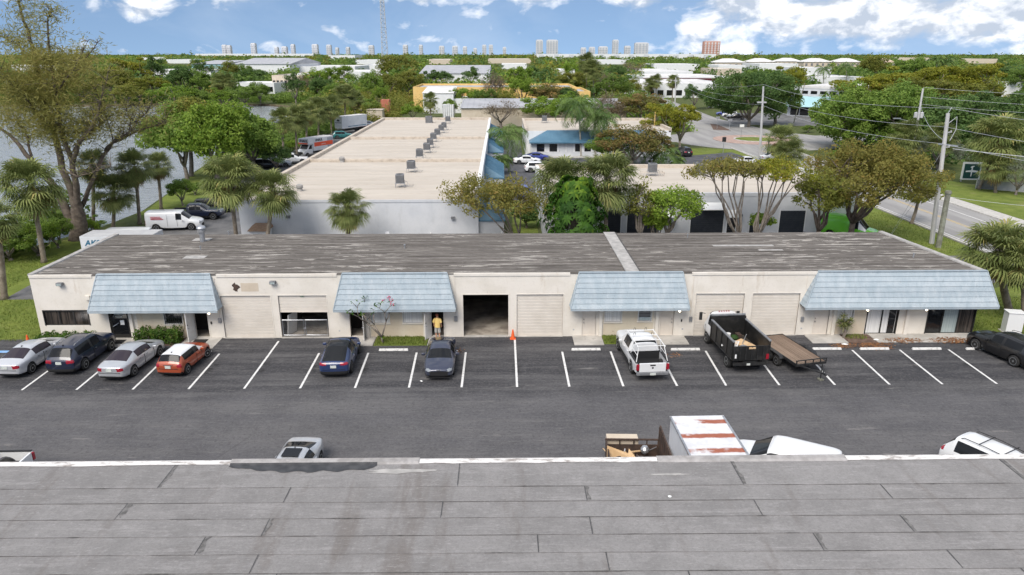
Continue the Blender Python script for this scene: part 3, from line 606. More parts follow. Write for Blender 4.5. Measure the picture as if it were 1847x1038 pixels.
def mansard(name, b0, b1, t0, t1, parent, nc=7):
    zb, zt, yb, yt = 2.32, 4.57, 43.86, 44.74
    p = MB(); p.add([(b0, yb, zb), (b1, yb, zb), (b1, FY, zb), (b0, FY, zb), (t0, yt, zt), (t1, yt, zt), (t1, FY, zt), (t0, FY, zt)], [(0, 3, 2, 1), (4, 5, 6, 7), (0, 1, 5, 4), (1, 2, 6, 5), (3, 0, 4, 7)])
    o = p.build(name, M['seam_dark'], parent)
    # normals of the front face
    sl = Vector((0, yt-yb, zt-zb)).normalized(); nf = Vector((0, -sl.z, sl.y))
    for i in range(nc):
        s0, s1 = i/nc, min(1.0, (i+1.12)/nc); b = MB()
        def P(s, x, off): 
            q = Vector((x, yb+(yt-yb)*s, zb+(zt-zb)*s))+nf*off; return q
        xl0, xr0 = b0+(t0-b0)*s0, b1+(t1-b1)*s0; xl1, xr1 = b0+(t0-b0)*s1, b1+(t1-b1)*s1
        n = max(4, int((xr0-xl0)/.26)); u = [0]+[(k+rng.uniform(-.12, .12))/n for k in range(1, n)]+[1]
        for k in range(n):
            u0, u1 = u[k], u[k+1]; g = .0014/(xr0-xl0); jl = rng.uniform(0, .006); jo = rng.uniform(0, .004)
            sa = s0-jl/2.4 if i else s0
            A = [P(sa, xl0+(xr0-xl0)*(u0+g), .012), P(sa, xl0+(xr0-xl0)*(u1-g), .012), P(s1, xl1+(xr1-xl1)*(u1-g), .004), P(s1, xl1+(xr1-xl1)*(u0+g), .004)]
            T = [P(sa, xl0+(xr0-xl0)*(u0+g), .05+jo), P(sa, xl0+(xr0-xl0)*(u1-g), .05+jo), P(s1, xl1+(xr1-xl1)*(u1-g), .012), P(s1, xl1+(xr1-xl1)*(u0+g), .012)]
            b.hexa(A, T)
        for sx, xb_, xt_ in ((-1, b0, t0), (1, b1, t1)):   # the short hipped returns
            for k in range(3):
                f0, f1 = k/3+.004, (k+1)/3-.004
                def Q(s, f, off):
                    yf = yb+(yt-yb)*s; y = yf+(FY-.005-yf)*f; x = xb_+(xt_-xb_)*s
                    return Vector((x+sx*off, y, zb+(zt-zb)*s+off*.15))
                A = [Q(s0, f0, .004), Q(s0, f1, .004), Q(s1, f1, .002), Q(s1, f0, .002)]; T = [Q(s0, f0, .045), Q(s0, f1, .045), Q(s1, f1, .01), Q(s1, f0, .01)]
                b.hexa(A, T)
        b.build('shingle_course', M['blue_shingle'], o)
    b = MB(); b.box(t0-.03, t1+.03, yt-.09, FY+.04, zt-.03, zt+.045); b.build('ridge_cap', M['blue_shingle'], o, bevel=.012)
    for sx, xb_, xt_ in ((-1, b0, t0), (1, b1, t1)):
        b = MB(); b.tube([(xb_+sx*.02, yb-.035, zb), (xt_+sx*.02, yt-.035, zt)], .045, 6); b.build('hip_cap', M['blue_shingle'], o)
    b = MB(); b.box(b0-.03, b1+.03, yb-.055, yb+.0, zb-.13, zb+.0); b.build('fascia', M['blue_shingle'], o)
    return o
mansard('canopy_roof', -27.0, -18.65, -26.5, -19.2, FB); mansard('canopy_roof', -11.05, -3.1, -10.5, -3.65, FB)
mansard('canopy_roof', XW(1030, 43.9, 557), XW(1243, 43.9, 557), XW(1045, 44.7, 498), XW(1231, 44.7, 498), FB); mansard('canopy_roof', XW(1453, 43.9, 556), XW(1800, 43.9, 556), XW(1477, 44.7, 493), 32.25, FB)
# garage doors
def garage(x0, x1, zlow=0.03, sign=False):
    b = MB(); b.box(x0, x1, FY+.10, FY+.13, zlow, 3.03); n = max(2, int(round((3.0-zlow)/.215)))
    h = (3.02-zlow)/n
    for k in range(n): b.hexa([(x0+.02, FY+.085, zlow+k*h+.008), (x1-.02, FY+.085, zlow+k*h+.008), (x1-.02, FY+.11, zlow+k*h), (x0+.02, FY+.11, zlow+k*h)],
                              [(x0+.02, FY+.079, zlow+(k+1)*h-.02), (x1-.02, FY+.079, zlow+(k+1)*h-.02), (x1-.02, FY+.11, zlow+(k+1)*h-.004), (x0+.02, FY+.11, zlow+(k+1)*h-.004)])
    d = b.build('garage_door', M['garage'], FB)
    t = MB(); t.box(x0+.02, x1-.02, FY+.05, FY+.12, zlow-.05, zlow+.02); t.build('bottom_rail', M['frame_dark' if zlow < .1 else 'garage'], d)
    return d
for i in (0, 3, 4, 5): garage(*GAR[i])
d2 = garage(*GAR[1], zlow=1.88)
me = text_mesh('-3281', .13, M['letter_green'], 'door_sign'); put('door_sign', me, d2, ((GAR[1][0]+GAR[1][1])/2, FY+.045, 2.95), (math.pi/2, 0, 0))
for i in range(6):   # jamb and header trim
    a, c = GAR[i]; b = MB(); b.box(a-.07, a, FY-.015, FY+.06, 0, 3.1); b.box(c, c+.07, FY-.015, FY+.06, 0, 3.1); b.box(a, c, FY-.015, FY+.06, 3.03, 3.1); b.build('door_frame', M['stucco_cream'], FB)
    b = MB(); b.box(a, c, FY-.10, FY+.22, 0, .055); b.build('threshold', M['concrete'], FB)
# chain-link double gate in the half open bay
gx0, gx1 = GAR[1]; gm = (gx0+gx1)/2
gate = thing('chain_link_gate', 'low galvanised double gate standing inside the half open garage bay', 'gate', (gm, FY+.02, 0))
for s0, s1 in ((gx0+.12-gm, -.05), (.05, gx1-.08-gm)):
    b = MB(); b.tube([(s0, 0, .2), (s1, 0, .2), (s1, 0, 1.3), (s0, 0, 1.3), (s0, 0, .2)], .035, 6); leaf_ = b.build('gate_leaf', M['galv'], gate)
    b = MB(); n = int((s1-s0)/.09)
    for k in range(-12, n+1):
        for sg in (1, -1):
            xa = s0+k*.09; pts = []
            for t in (0, 1):
                pts.append((xa+t*1.08, .22+t*1.06) if sg > 0 else (xa+t*1.08, 1.28-t*1.06))
            (xa0, za), (xb0, zb0) = pts
            if xa0 < s0: za += (zb0-za)*(s0-xa0)/(xb0-xa0); xa0 = s0
            if xb0 > s1: zb0 = za+(zb0-za)*(s1-xa0)/(xb0-xa0) if xb0 != xa0 else zb0; xb0 = s1
            if xb0-xa0 > .02: b.tube([(xa0, 0, za), (xb0, 0, zb0)], .004, 3, cap=False)
    b.build('wire_mesh', M['galv'], leaf_)
b = MB(); b.cbox((0, -.05, .72), (.16, .06, .10)); b.build('latch', M['galv'], gate)
# stored boards leaning inside the half open bay
bo = thing('leaning_board', 'pale panel leaning inside the half open garage bay', 'panel', (gx0+.55, FY+.75, .05)); b = MB(); b.cbox((0, 0, .75), (.05, 1.0, 1.5), rz=-.35, ry=.12); b.build('board', M['door_white'], bo)
# windows
def window(x0, x1, z0, z1, glass, frame, nm=1, bars=False, sill=True, louv=False):
    w = MB(); t = .05
    w.box(x0-.06, x1+.06, FY-.03, FY+.05, z1, z1+.07); w.box(x0-.06, x0, FY-.03, FY+.05, z0, z1); w.box(x1, x1+.06, FY-.03, FY+.05, z0, z1)
    o = w.build('window', frame, FB)
    for k in range(nm):
        a, c = x0+(x1-x0)*k/nm+t*.5, x0+(x1-x0)*(k+1)/nm-t*.5
        b = MB(); b.box(a, c, FY+.075, FY+.085, z0+.03, z1-.03); b.build('pane', glass[k] if isinstance(glass, list) else glass, o)
        b = MB(); b.box(a-t*.5, a+.02, FY+.04, FY+.10, z0, z1); b.box(c-.02, c+t*.5, FY+.04, FY+.10, z0, z1); b.box(a+.02, c-.02, FY+.04, FY+.10, z0, z0+.045); b.box(a+.02, c-.02, FY+.04, FY+.10, z1-.045, z1); b.build('sash', M['frame_dark'] if frame is M['frame_dark'] else M['frame_white'], o)
    if sill: b = MB(); b.box(x0-.1, x1+.1, FY-.08, FY+.04, z0-.08, z0); b.build('sill', M['stucco_cream'], o)
    if bars:
        b = MB(); n = 9
        for k in range(n+1): x = x0+(x1-x0)*k/n; b.box(x-.01, x+.01, FY-.05, FY-.03, z0-.02, z1)
        for z in (z0+.2, z0+.45, z0+.7, z1-.1): b.box(x0, x1, FY-.06, FY-.05, z-.012, z+.012)
        b.build('security_bars', M['black'], o)
    if louv:
        for k in range(4): z = z0+.06+k*(z1-z0-.1)/4; b = MB(); b.hexa([(x0+.05, FY+.0, z), (x1-.05, FY+.0, z), (x1-.05, FY+.01, z), (x0+.05, FY+.01, z)], [(x0+.05, FY+.06, z+.2), (x1-.05, FY+.06, z+.2), (x1-.05, FY+.07, z+.2), (x0+.05, FY+.07, z+.2)]); b.build('louvre', M['curtain_grey'] if k == 0 else M['glass'], o)
    return o
window(*WIN[0], M['screen'], M['frame_dark'], 3, sill=False)
window(*WIN[1], M['glass'], M['frame_white'], 1, bars=True)
for i in (2, 3, 4, 6): window(*WIN[i], M['curtain'], M['frame_white'], 2)
window(*WIN[5], M['glass'], M['frame_white'], 1, louv=True)
window(*WIN[7], [M['curtain'], M['curtain']], M['frame_dark'], 2, sill=False)
window(*WIN[8], [M['glass'], M['curtain_grey'], M['screen']], M['frame_dark'], 3, sill=False)
x0, x1, z0, z1 = WIN[7]; b = MB(); b.box(x1-.55, x1-.08, FY+.062, FY+.072, z0+.05, z1-.05); b.build('dark_pane', M['glass'], FB)
# doors
def door(x0, x1, z0, z1, kind, hinge=-1):
    f = MB(); f.box(x0-.06, x0, FY-.02, FY+.1, z0, z1+.06); f.box(x1, x1+.06, FY-.02, FY+.1, z0, z1+.06); f.box(x0, x1, FY-.02, FY+.1, z1, z1+.06)
    fr = f.build('door_frame', M['frame_dark' if kind == 'glass' else 'stucco_cream'], FB)
    if kind == 'panel':
        b = MB(); b.box(x0+.01, x1-.01, FY+.05, FY+.095, z0, z1-.01); d = b.build('door', M['door_paint'], FB)
        hx = x0+.12 if hinge > 0 else x1-.12
        b = MB(); b.lathe([(.02, 0), (.02, .05), (.035, .06), (.035, .1), (0, .11)], 8, (hx, FY+.05, 1.0), axis='Y'); b.v = [(p[0], 2*(FY+.05)-p[1], p[2]) for p in b.v]; b.f = [q[::-1] for q in b.f]; b.build('knob', M['grey_metal'], d)
        b = MB(); b.lathe([(.03, 0), (.03, .03), (0, .031)], 8, (hx, FY+.05, 1.22), axis='Y'); b.v = [(p[0], 2*(FY+.05)-p[1], p[2]) for p in b.v]; b.f = [q[::-1] for q in b.f]; b.build('deadbolt', M['black'], d)
        b = MB(); b.box((x0+x1)/2-.05, (x0+x1)/2+.05, FY-.03, FY+.0, z1-.05, z1+.04); b.build('unit_number', M['frame_dark'], d)
    elif kind == 'glass':
        b = MB(); w = .1; b.box(x0, x0+w, FY+.03, FY+.08, z0, z1); b.box(x1-w, x1, FY+.03, FY+.08, z0, z1); b.box(x0+w, x1-w, FY+.03, FY+.08, z0, z0+.25); b.box(x0+w, x1-w, FY+.03, FY+.08, z1-.1, z1); d = b.build('door', M['frame_dark'], FB)
        b = MB(); b.box(x0+w, x1-w, FY+.05, FY+.06, z0+.25, z1-.1); b.build('pane', M['glass'], d)
        b = MB(); b.box((x0+x1)/2+.02, (x0+x1)/2+.28, FY+.038, FY+.044, 1.0, 1.33); b.build('notice', M['paper'], d)
        b = MB(); b.tube([(x0+.14, FY-.03, .9), (x0+.55, FY-.03, 1.15)], .018, 6); b.build('handle', M['chrome'], d)
        b = MB()
        for z, w_ in ((1.9, .42), (1.72, .62), (1.60, .5), (1.5, .34)): b.box((x0+x1)/2-w_/2, (x0+x1)/2+w_/2, FY+.040, FY+.045, z, z+.04)
        b.build('window_lettering', M['curtain_grey'], d)
    else:   # open leaf, swung out to the side
        hx = x0 if hinge < 0 else x1; L = x1-x0-.03; ang = {'open': rad(118), 'wide': rad(100), 'in': rad(-80)}[kind]
        b = MB(); sg = 1 if hinge < 0 else -1
        b.box(min(0, sg*L), max(0, sg*L), -.022, .022, z0, z1-.01); d = b.build('door', M['door_white'], FB, loc=(hx, FY+.02, 0), rot=(0, 0, -sg*ang))
        b = MB(); b.lathe([(.03, -.09), (.03, .09)], 8, (sg*(L-.09), 0, 1.02), axis='Y'); b.build('knob', M['grey_metal'], d)
        b = MB(); b.lathe([(.035, -.05), (.035, .05)], 8, (sg*(L-.09), 0, 1.25), axis='Y'); b.build('deadbolt', M['black'], d)
    return fr
door(*DOOR[0], 'glass'); door(*DOOR[1], 'wide', -1); door(*DOOR[2], 'wide', 1); door(*DOOR[3], 'open', -1); door(*DOOR[4], 'panel', 1); door(*DOOR[5], 'panel', -1); door(*DOOR[6], 'panel', 1)
# pilasters beside the doors
for px in (238, 342, 663, 767, 1083, 1184, 1503, 1634): 
    x = XW(px); b = MB(); b.box(x-.11, x+.11, FY-.16, FY+.001, 0, 2.33); b.build('pilaster', M['stucco_cream'], FB, bevel=.01)
for x0, x1 in ((XW(247), XW(334)), (XW(668), XW(762)), (XW(1088), XW(1179)), (XW(1507), XW(1561))):   # canopy shadow on the wall, painted as a warmer, darker overlay around the windows
    ops = [w for w in WIN if w[0] > x0 and w[1] < x1]
    b = MB(); wall_open(b, x0+.02, x1-.02, .08, 2.31, FY-.012, FY-.001, [(w[0]-.06, w[1]+.06, w[2]-.08, w[3]+.07) for w in ops]); b.build('wall_shade', M['stucco_shaded'], FB)
# wall lamps: flood boxes and lit bulbs under the canopies
for px, py in ((110, 512), (493, 509)):
    q = DP(px, py, FY); b = MB(); b.box(q.x-.19, q.x+.19, FY-.28, FY-.02, q.z-.09, q.z+.11); o = b.build('wall_lamp', M['gunmetal'], FB, bevel=.02); b = MB(); b.box(q.x-.15, q.x+.15, FY-.285, FY-.281, q.z-.07, q.z+.06); b.build('lens', M['curtain_grey'], o)
for px in (376, 1226, 1565, 1671):
    q = DP(px, 561, 43.98); b = MB(); b.lathe([(.03, .0), (.055, -.04), (.07, -.09), (.05, -.14), (0, -.16)], 10, (q.x, 43.98, 2.19)); b.build('soffit_lamp', M['lamp_glow'], FB, smooth=True)
q = DP(159, 537, FY); b = MB(); b.box(q.x-.14, q.x+.14, FY-.14, FY-.001, q.z-.14, q.z+.14); b.build('junction_box', M['stucco_cream'], FB)
q = DP(425, 519, FY); b = MB(); n = 18; pts = [(q.x+(.30 if True else 0)*(1+.25*math.sin(3*a+1)+.2*math.cos(5*a))*math.cos(a)*.75, q.z+.28*(1+.2*math.sin(4*a)+.15*math.cos(7*a))*math.sin(a)) for a in [2*math.pi*k/n for k in range(n)]]
b.add([(x, FY-.003, z) for x, z in pts], [tuple(range(n))]); b.build('stucco_hole', M['rusty_steel'], FB)
b = MB(); b.box(q.x+.35, q.x+1.5, FY-.006, FY-.001, q.z-.28, q.z+.30); b.build('painted_out_sign', M['wall_tan'], FB)
for px in (381, 1229): b = MB(); x = XW(px); b.box(x-.04, x+.04, FY-.06, FY-.001, 1.05, 1.22); b.build('intercom', M['black'], FB)
b = MB(); b.tube([(XW(331), FY-.03, 1.9), (XW(333), FY-.03, .95), (XW(326), FY-.03, .3)], .012, 5); b.build('conduit', M['black'], FB)
for x0, x1 in ((XW(203), XW(228)), (XW(352), XW(376))):
    o = tag(MB().box(x0, x1, 43.75, 44.45, .078, .092).build('door_mat', M['mat']), 'black door mat before the %s' % ('glass office door by the hedge' if x0 < -25 else 'open doorway beside the red hatchback'), 'door mat')
for px in (1035, 1232, 1447, 611, 282): x = XW(px); b = MB(); b.lathe([(.06, -.02), (.06, .0), (.03, .012), (0, .012)], 10, (x, 0, .5), axis='Y'); b.v = [(p[0], FY-.001-max(0, p[1]), p[2]) for p in b.v]; b.build('cleanout_cover', M['box_grey'], FB)
for px, z in ((397, 1.3), (1245, 1.25), (822, 1.35), (1446, 1.2)): x = XW(px); b = MB(); b.box(x-.10, x+.10, FY-.10, FY-.001, z-.16, z+.16); o = b.build('meter_box', M['galv'], FB); b = MB(); b.box(x-.015, x+.015, FY-.035, FY-.002, z+.16, WT-.2); b.build('conduit', M['stucco_cream'], o)
# wheel stops
for i, (px, py) in enumerate(((355, 636), (710, 633), (1057, 632), (1236, 632), (1491, 631), (1577, 631), (1671, 631), (1768, 631))):
    c = G(px, py); b = MB(); w = .95
    b.add([(-w, -.09, 0), (w, -.09, 0), (w, .09, 0), (-w, .09, 0), (-w+.03, -.05, .12), (w-.03, -.05, .12), (w-.03, .05, .12), (-w+.03, .05, .12)], [(0, 3, 2, 1), (4, 5, 6, 7), (0, 1, 5, 4), (1, 2, 6, 5), (2, 3, 7, 6), (3, 0, 4, 7)])
    o = b.build('wheel_stop', M['line'], None, loc=(c.x, c.y, .02), bevel=.01)
    tag(o, 'white wheel stop '+('in front of the red hatchback', 'in the empty stall before the plumeria tree', 'before the left cream door, left of the white pickup', 'right of the white pickup before the right cream door',
        'right of the trailer before the cream door', 'before the dry plant and curtained sliding door', 'before the wide glass storefront, leaf litter behind it', 'half hidden by the black estate car')[i], 'wheel stop', 'wheel stops along the front building')
for i, px, py, l in ((0, 52, 622, 'orange traffic cone half hidden beside the left silver sedan and hedge'), (1, 925, 612, 'orange traffic cone between the open dark bay and closed garage door')):
    c = G(px, py); o = thing('traffic_cone', l, 'traffic cone', (c.x, c.y, .02), group='traffic cones'); b = MB(); b.lathe([(.15, .02), (.05, .62), (.03, .68), (0, .68)], 12); b.build('cone', M['orange'], o, smooth=False); b = MB(); b.box(-.19, .19, -.19, .19, 0, .03); b.build('base', M['orange'], o)
c = G(1828, 606); o = thing('utility_cabinet', 'white metal utility cabinet on the lawn beyond the black estate car', 'utility box', (c.x+.2, c.y+.6, 0), rad(-12)); b = MB(); b.box(-.5, .5, -.38, .38, .05, 1.5); b.build('cabinet', M['sign_white'], o, bevel=.02); b = MB(); b.box(-.54, .54, -.42, .42, 1.5, 1.56); b.build('lid', M['sign_white'], o, bevel=.01); b = MB(); b.box(-.6, .6, -.5, .5, 0, .06); b.build('plinth', M['concrete'], o)

# ------------------------------------------------------------------ the near building, seen from above its roof
NZ = 4.5
NB = thing('near_building', 'near flat roofed building with lapped grey roofing sheets along the bottom', 'building')
EY = 22.15     # far edge of its roof
b = MB(); b.box(-46, 46, 9.0, EY-.1, 0, NZ-.02); b.build('wall', M['stucco_cream'], NB)
b = MB(); b.box(-46.1, 46.1, 8.9, EY, NZ-.02, NZ); NR = b.build('roof', M['bitumen'], NB)
rowy = [EY]+[G(930, y, NZ).y for y in (877, 904, 933, 964.5, 997, 1031)]
while rowy[-1] > 9.5: rowy.append(rowy[-1]-.86)
joints = [[(296, 866), (826, 866), (1336, 866)], [(520, 889), (1056, 889), (1600, 889)], [(226, 915), (797, 918), (1366, 915)], [(480, 950), (1066, 950), (1638, 948)], [(362, 984), (970, 980), (1476, 978)], [(458, 1018), (1096, 1015), (1725, 1013)]]
rs = random.Random(3)
def tilt(x): return -.004*x     # the courses run very slightly askew
for r in range(len(rowy)-1):
    ya, yb = rowy[r+1], rowy[r]
    xs = [G(px, py, NZ).x for px, py in joints[r]] if r < len(joints) else []
    if not xs: xs = [rs.uniform(-8, -4), rs.uniform(4, 8)]
    a = xs[0]
    while a > -36: a -= rs.uniform(8.8, 10.2); xs.insert(0, a)
    a = xs[-1]
    while a < 36: a += rs.uniform(8.8, 10.2); xs.append(a)
    xs = [-46]+[x for x in xs if -45 < x < 45]+[46]
    for x0, x1 in zip(xs[:-1], xs[1:]):
        n = max(2, int((x1-x0)/.5)); b = MB(); dz = rs.uniform(0, .004)
        top = []; zz = []
        for k in range(n+1):
            x = x0+.012+(x1-x0-.012)*k/n; w0 = rs.uniform(-.014, .014)
            y_lo = ya-.035+w0+(tilt(x) if r < len(rowy)-2 else 0); y_hi = yb-.02+tilt(x)*(0 if r == 0 else 1)
            z_lo = NZ+.016+dz+rs.uniform(0, .006); z_hi = NZ+.006+dz*.5
            top.append(((x, y_lo, z_lo), (x, (y_lo+y_hi)/2, (z_lo+z_hi)/2+rs.uniform(-.002, .003)), (x, y_hi, z_hi), (x, y_lo, NZ+.001), (x, y_hi, NZ+.001)))
        vs = [p for t in top for p in t]; fs = []
        for k in range(n):
            o_ = 5*k; q = 5*(k+1); fs += [(o_, q, q+1, o_+1), (o_+1, q+1, q+2, o_+2), (o_+3, q+3, q, o_)]
        fs += [(0, 1, 2, 4, 3), (5*n+3, 5*n+4, 5*n+2, 5*n+1, 5*n)]
        b.add(vs, fs); b.build('roof_sheet', M['membrane'], NR)
        if x0 > -20 and x0 > -45:      # bitumen bleeding from the end lap
            b = MB(); n2 = 7; L = []; Rr = []; wide = rs.choice((.012, .02, .15, .2))
            for k in range(n2):
                y = ya+(yb-ya)*(k/(n2-1))*.97+.01; L.append((x0-rs.uniform(.0, .015), y+tilt(x0), NZ+.020)); Rr.append((x0+.02+rs.uniform(.3, 1)*wide, y+tilt(x0), NZ+.0235))
            b.add(L+Rr, [(k, n2+k, n2+k+1, k+1) for k in range(n2-1)]); b.build('end_lap', M['granule'], NR)
            b = MB(); b.add([(x0-.012, ya-.02+tilt(x0), NZ+.0238), (x0+.012, ya-.02+tilt(x0), NZ+.0238), (x0+.016, yb-.03+tilt(x0), NZ+.0238), (x0-.008, yb-.03+tilt(x0), NZ+.0238)], [(0, 1, 2, 3)]); b.build('end_seam', M['tar'], NR)
    if r >= 1:     # bitumen all along the lap, drawn dark to add the lap's shadow too
        n2 = 260; lo = []; hi = []; wv = .01
        for k in range(n2+1):
            xx = -26+52*k/n2; wv = min(.014, max(-.007, wv+rs.uniform(-.006, .006))); lo.append((xx, yb-.037+tilt(xx)-wv, NZ+.0228)); hi.append((xx, yb-.030+tilt(xx), NZ+.0245))
        b = MB(); b.add(lo+hi, [(k, k+1, n2+k+2, n2+k+1) for k in range(n2)]); b.build('lap_seam', M['bitumen'], NR)
        b = MB(); x = -24.0
        while x < 24:
            if rs.random() < .22:
                w = rs.uniform(.3, 1.6); n2 = 8; lo = []; hi = []; a = rs.uniform(.008, .03)
                for k in range(n2):
                    xx = x+w*k/(n2-1); f = math.sin(math.pi*k/(n2-1)); lo.append((xx, yb-.04+tilt(xx)-a*f*rs.uniform(.4, 1), NZ+.0235)); hi.append((xx, yb-.028+tilt(xx)+.012*f, NZ+.0255))
                b.add(lo+hi, [(k, k+1, n2+k+1, n2+k) for k in range(n2-1)])
            x += rs.uniform(.8, 2.6)
        b.build('seam_bleed', M['bitumen'], NR)
# roof edge: flaking white drip edge, two raised lengths of old coping, tar
def xe(px, py=833): return G(px, py, NZ).x
for x0, x1 in ((-46, xe(418)), (xe(757), xe(1186)), (xe(1530), 46)):
    n = 14; b = MB(); rr = random.Random(int(x0*10)); fl = []; 
    for k in range(n+1):
        x = x0+(x1-x0)*k/n; fl.append([(x, EY+.06, NZ-.22), (x, EY+.06, NZ+.055), (x, EY-.02, NZ+.06), (x, EY-.16-rr.uniform(0, .08), NZ+.026)])
    vs = [p for t in fl for p in t]; fs = []
    for k in range(n):
        for j in range(3): fs.append((4*k+j, 4*k+j+1, 4*k+5+j, 4*k+4+j))
    b.add(vs, fs); b.build('drip_edge', M['flaking'], NR)
for x0, x1, z in ((xe(418), xe(757), .075), (xe(1186), xe(1530), .07)):
    b = MB(); b.hexa([(x0, EY-.24, NZ+.012), (x1, EY-.24, NZ+.012), (x1, EY+.10, NZ-.25), (x0, EY+.10, NZ-.25)], [(x0+.02, EY-.16, NZ+z), (x1-.02, EY-.16, NZ+z), (x1, EY+.10, NZ+z+.01), (x0, EY+.10, NZ+z+.01)]); b.build('coping', M['coping'], NR, bevel=.015)
rt = random.Random(5); n = 40; lo = []; hi = []
xa, xb = xe(420), xe(682)
for k in range(n+1):
    x = xa+(xb-xa)*k/n; f = math.sin(math.pi*k/n)**.35; hi.append((x, EY-.17, NZ+.0775)); lo.append((x, EY-.30-(.13+.30*min(1, k/n*3))*f*(.85+.15*math.sin(k*.9))-rt.uniform(0, .03), NZ+.03))
b = MB(); mid = [(p[0], EY-.255, NZ+.034) for p in hi]; m_ = len(hi)
b.add(lo+mid+hi, [(k, k+1, m_+k+1, m_+k) for k in range(n)]+[(m_+k, m_+k+1, 2*m_+k+1, 2*m_+k) for k in range(n)]); b.build('tar_patch', M['tar'], NR)
for px, py, w, d, s in ((725, 851, 1.2, .16, 5), (1205, 857, .7, .06, 6)):     # bared white primer
    c = G(px, py, NZ); rr = random.Random(s); n = 26; pts = [(c.x+w*(.7+.45*rr.random())*math.cos(2*math.pi*k/n), c.y+d*(.5+.7*rr.random())*math.sin(2*math.pi*k/n)) for k in range(n)]
    b = MB(); b.add([(x, y, NZ+.0275) for x, y in pts], [tuple(range(n))]); b.build('bare_primer', M['roof_patch'], NR)
o = tag(MB().lathe([(.055, 0), (.06, .008), (.0, .012)], 14).build('roof_disc', M['paper'], None, loc=tuple(G(1208, 896, NZ+.026))), 'small white disc lying on the near grey roof', 'disc')
# ------------------------------------------------------------------ vehicles
def interp(prof, y):
    if y <= prof[0][0]: return prof[0][1:]
    for a, b in zip(prof[:-1], prof[1:]):
        if y <= b[0]:
            t = (y-a[0])/max(1e-6, b[0]-a[0]); return tuple(p+(q-p)*t for p, q in zip(a[1:], b[1:]))
    return prof[-1][1:]
def wheel_mesh(r, w, style):
    t = MB(); t.lathe([(r*.66, -w/2), (r*.93, -w/2), (r, -w/2+.03), (r, w/2-.03), (r*.93, w/2), (r*.66, w/2)], 22, axis='X')
    m = MB(); m.lathe([(r*.66, -w/2+.03), (r*.68, -w/2-.004), (r*.60, -w/2-.004), (r*.56, -w/2+.06), (r*.56, w/2-.06), (r*.60, w/2+.004), (r*.68, w/2+.004), (r*.66, w/2-.03)], 22, axis='X', m=0)
    for s in (-1, 1):
        n = 5 if style == 'five' else 10 if style == 'multi' else 6
        m.lathe([(r*.17, s*(w/2-.05)), (r*.17, s*(w/2+.0)), (0.001, s*(w/2+.004))], 10, axis='X', m=0)
        for k in range(n):
            a = 2*math.pi*k/n; hw = r*(.10 if n > 6 else .17); x0, x1 = s*(w/2-.045), s*(w/2-.002)
            d = Vector((0, math.cos(a), math.sin(a))); q = Vector((0, -math.sin(a), math.cos(a)))
            lo = [Vector((x0, 0, 0))+d*r*.12-q*hw, Vector((x0, 0, 0))+d*r*.12+q*hw, Vector((x0, 0, 0))+d*r*.62+q*hw*.8, Vector((x0, 0, 0))+d*r*.62-q*hw*.8]
            m.hexa(lo, [p+Vector((x1-x0, 0, 0)) for p in lo], m=0)
        m.lathe([(r*.56, s*(w/2-.10)), (0.001, s*(w/2-.098))], 16, axis='X', m=1)
    if style == 'steel':
        for s in (-1, 1): m.lathe([(r*.55, s*(w/2-.03)), (r*.3, s*(w/2-.01)), (.001, s*(w/2-.012))], 16, axis='X', m=0)
    return t, m
def add_wheels(o, r, w, track, ys, style='five', rim='rim', steer=0.0):
    tm, rm = wheel_mesh(r, w, style); tme = tm.mesh('tyre', M['tyre'], True); rme = rm.mesh('rim', [M[rim], M['gunmetal' if rim == 'rim' else 'trim']])
    for y in ys:
        for s in (-1, 1):
            wh = put('wheel', tme, o, (s*(track/2), y, r), (0, 0, steer if y == max(ys) else 0)); put('rim', rme, wh)
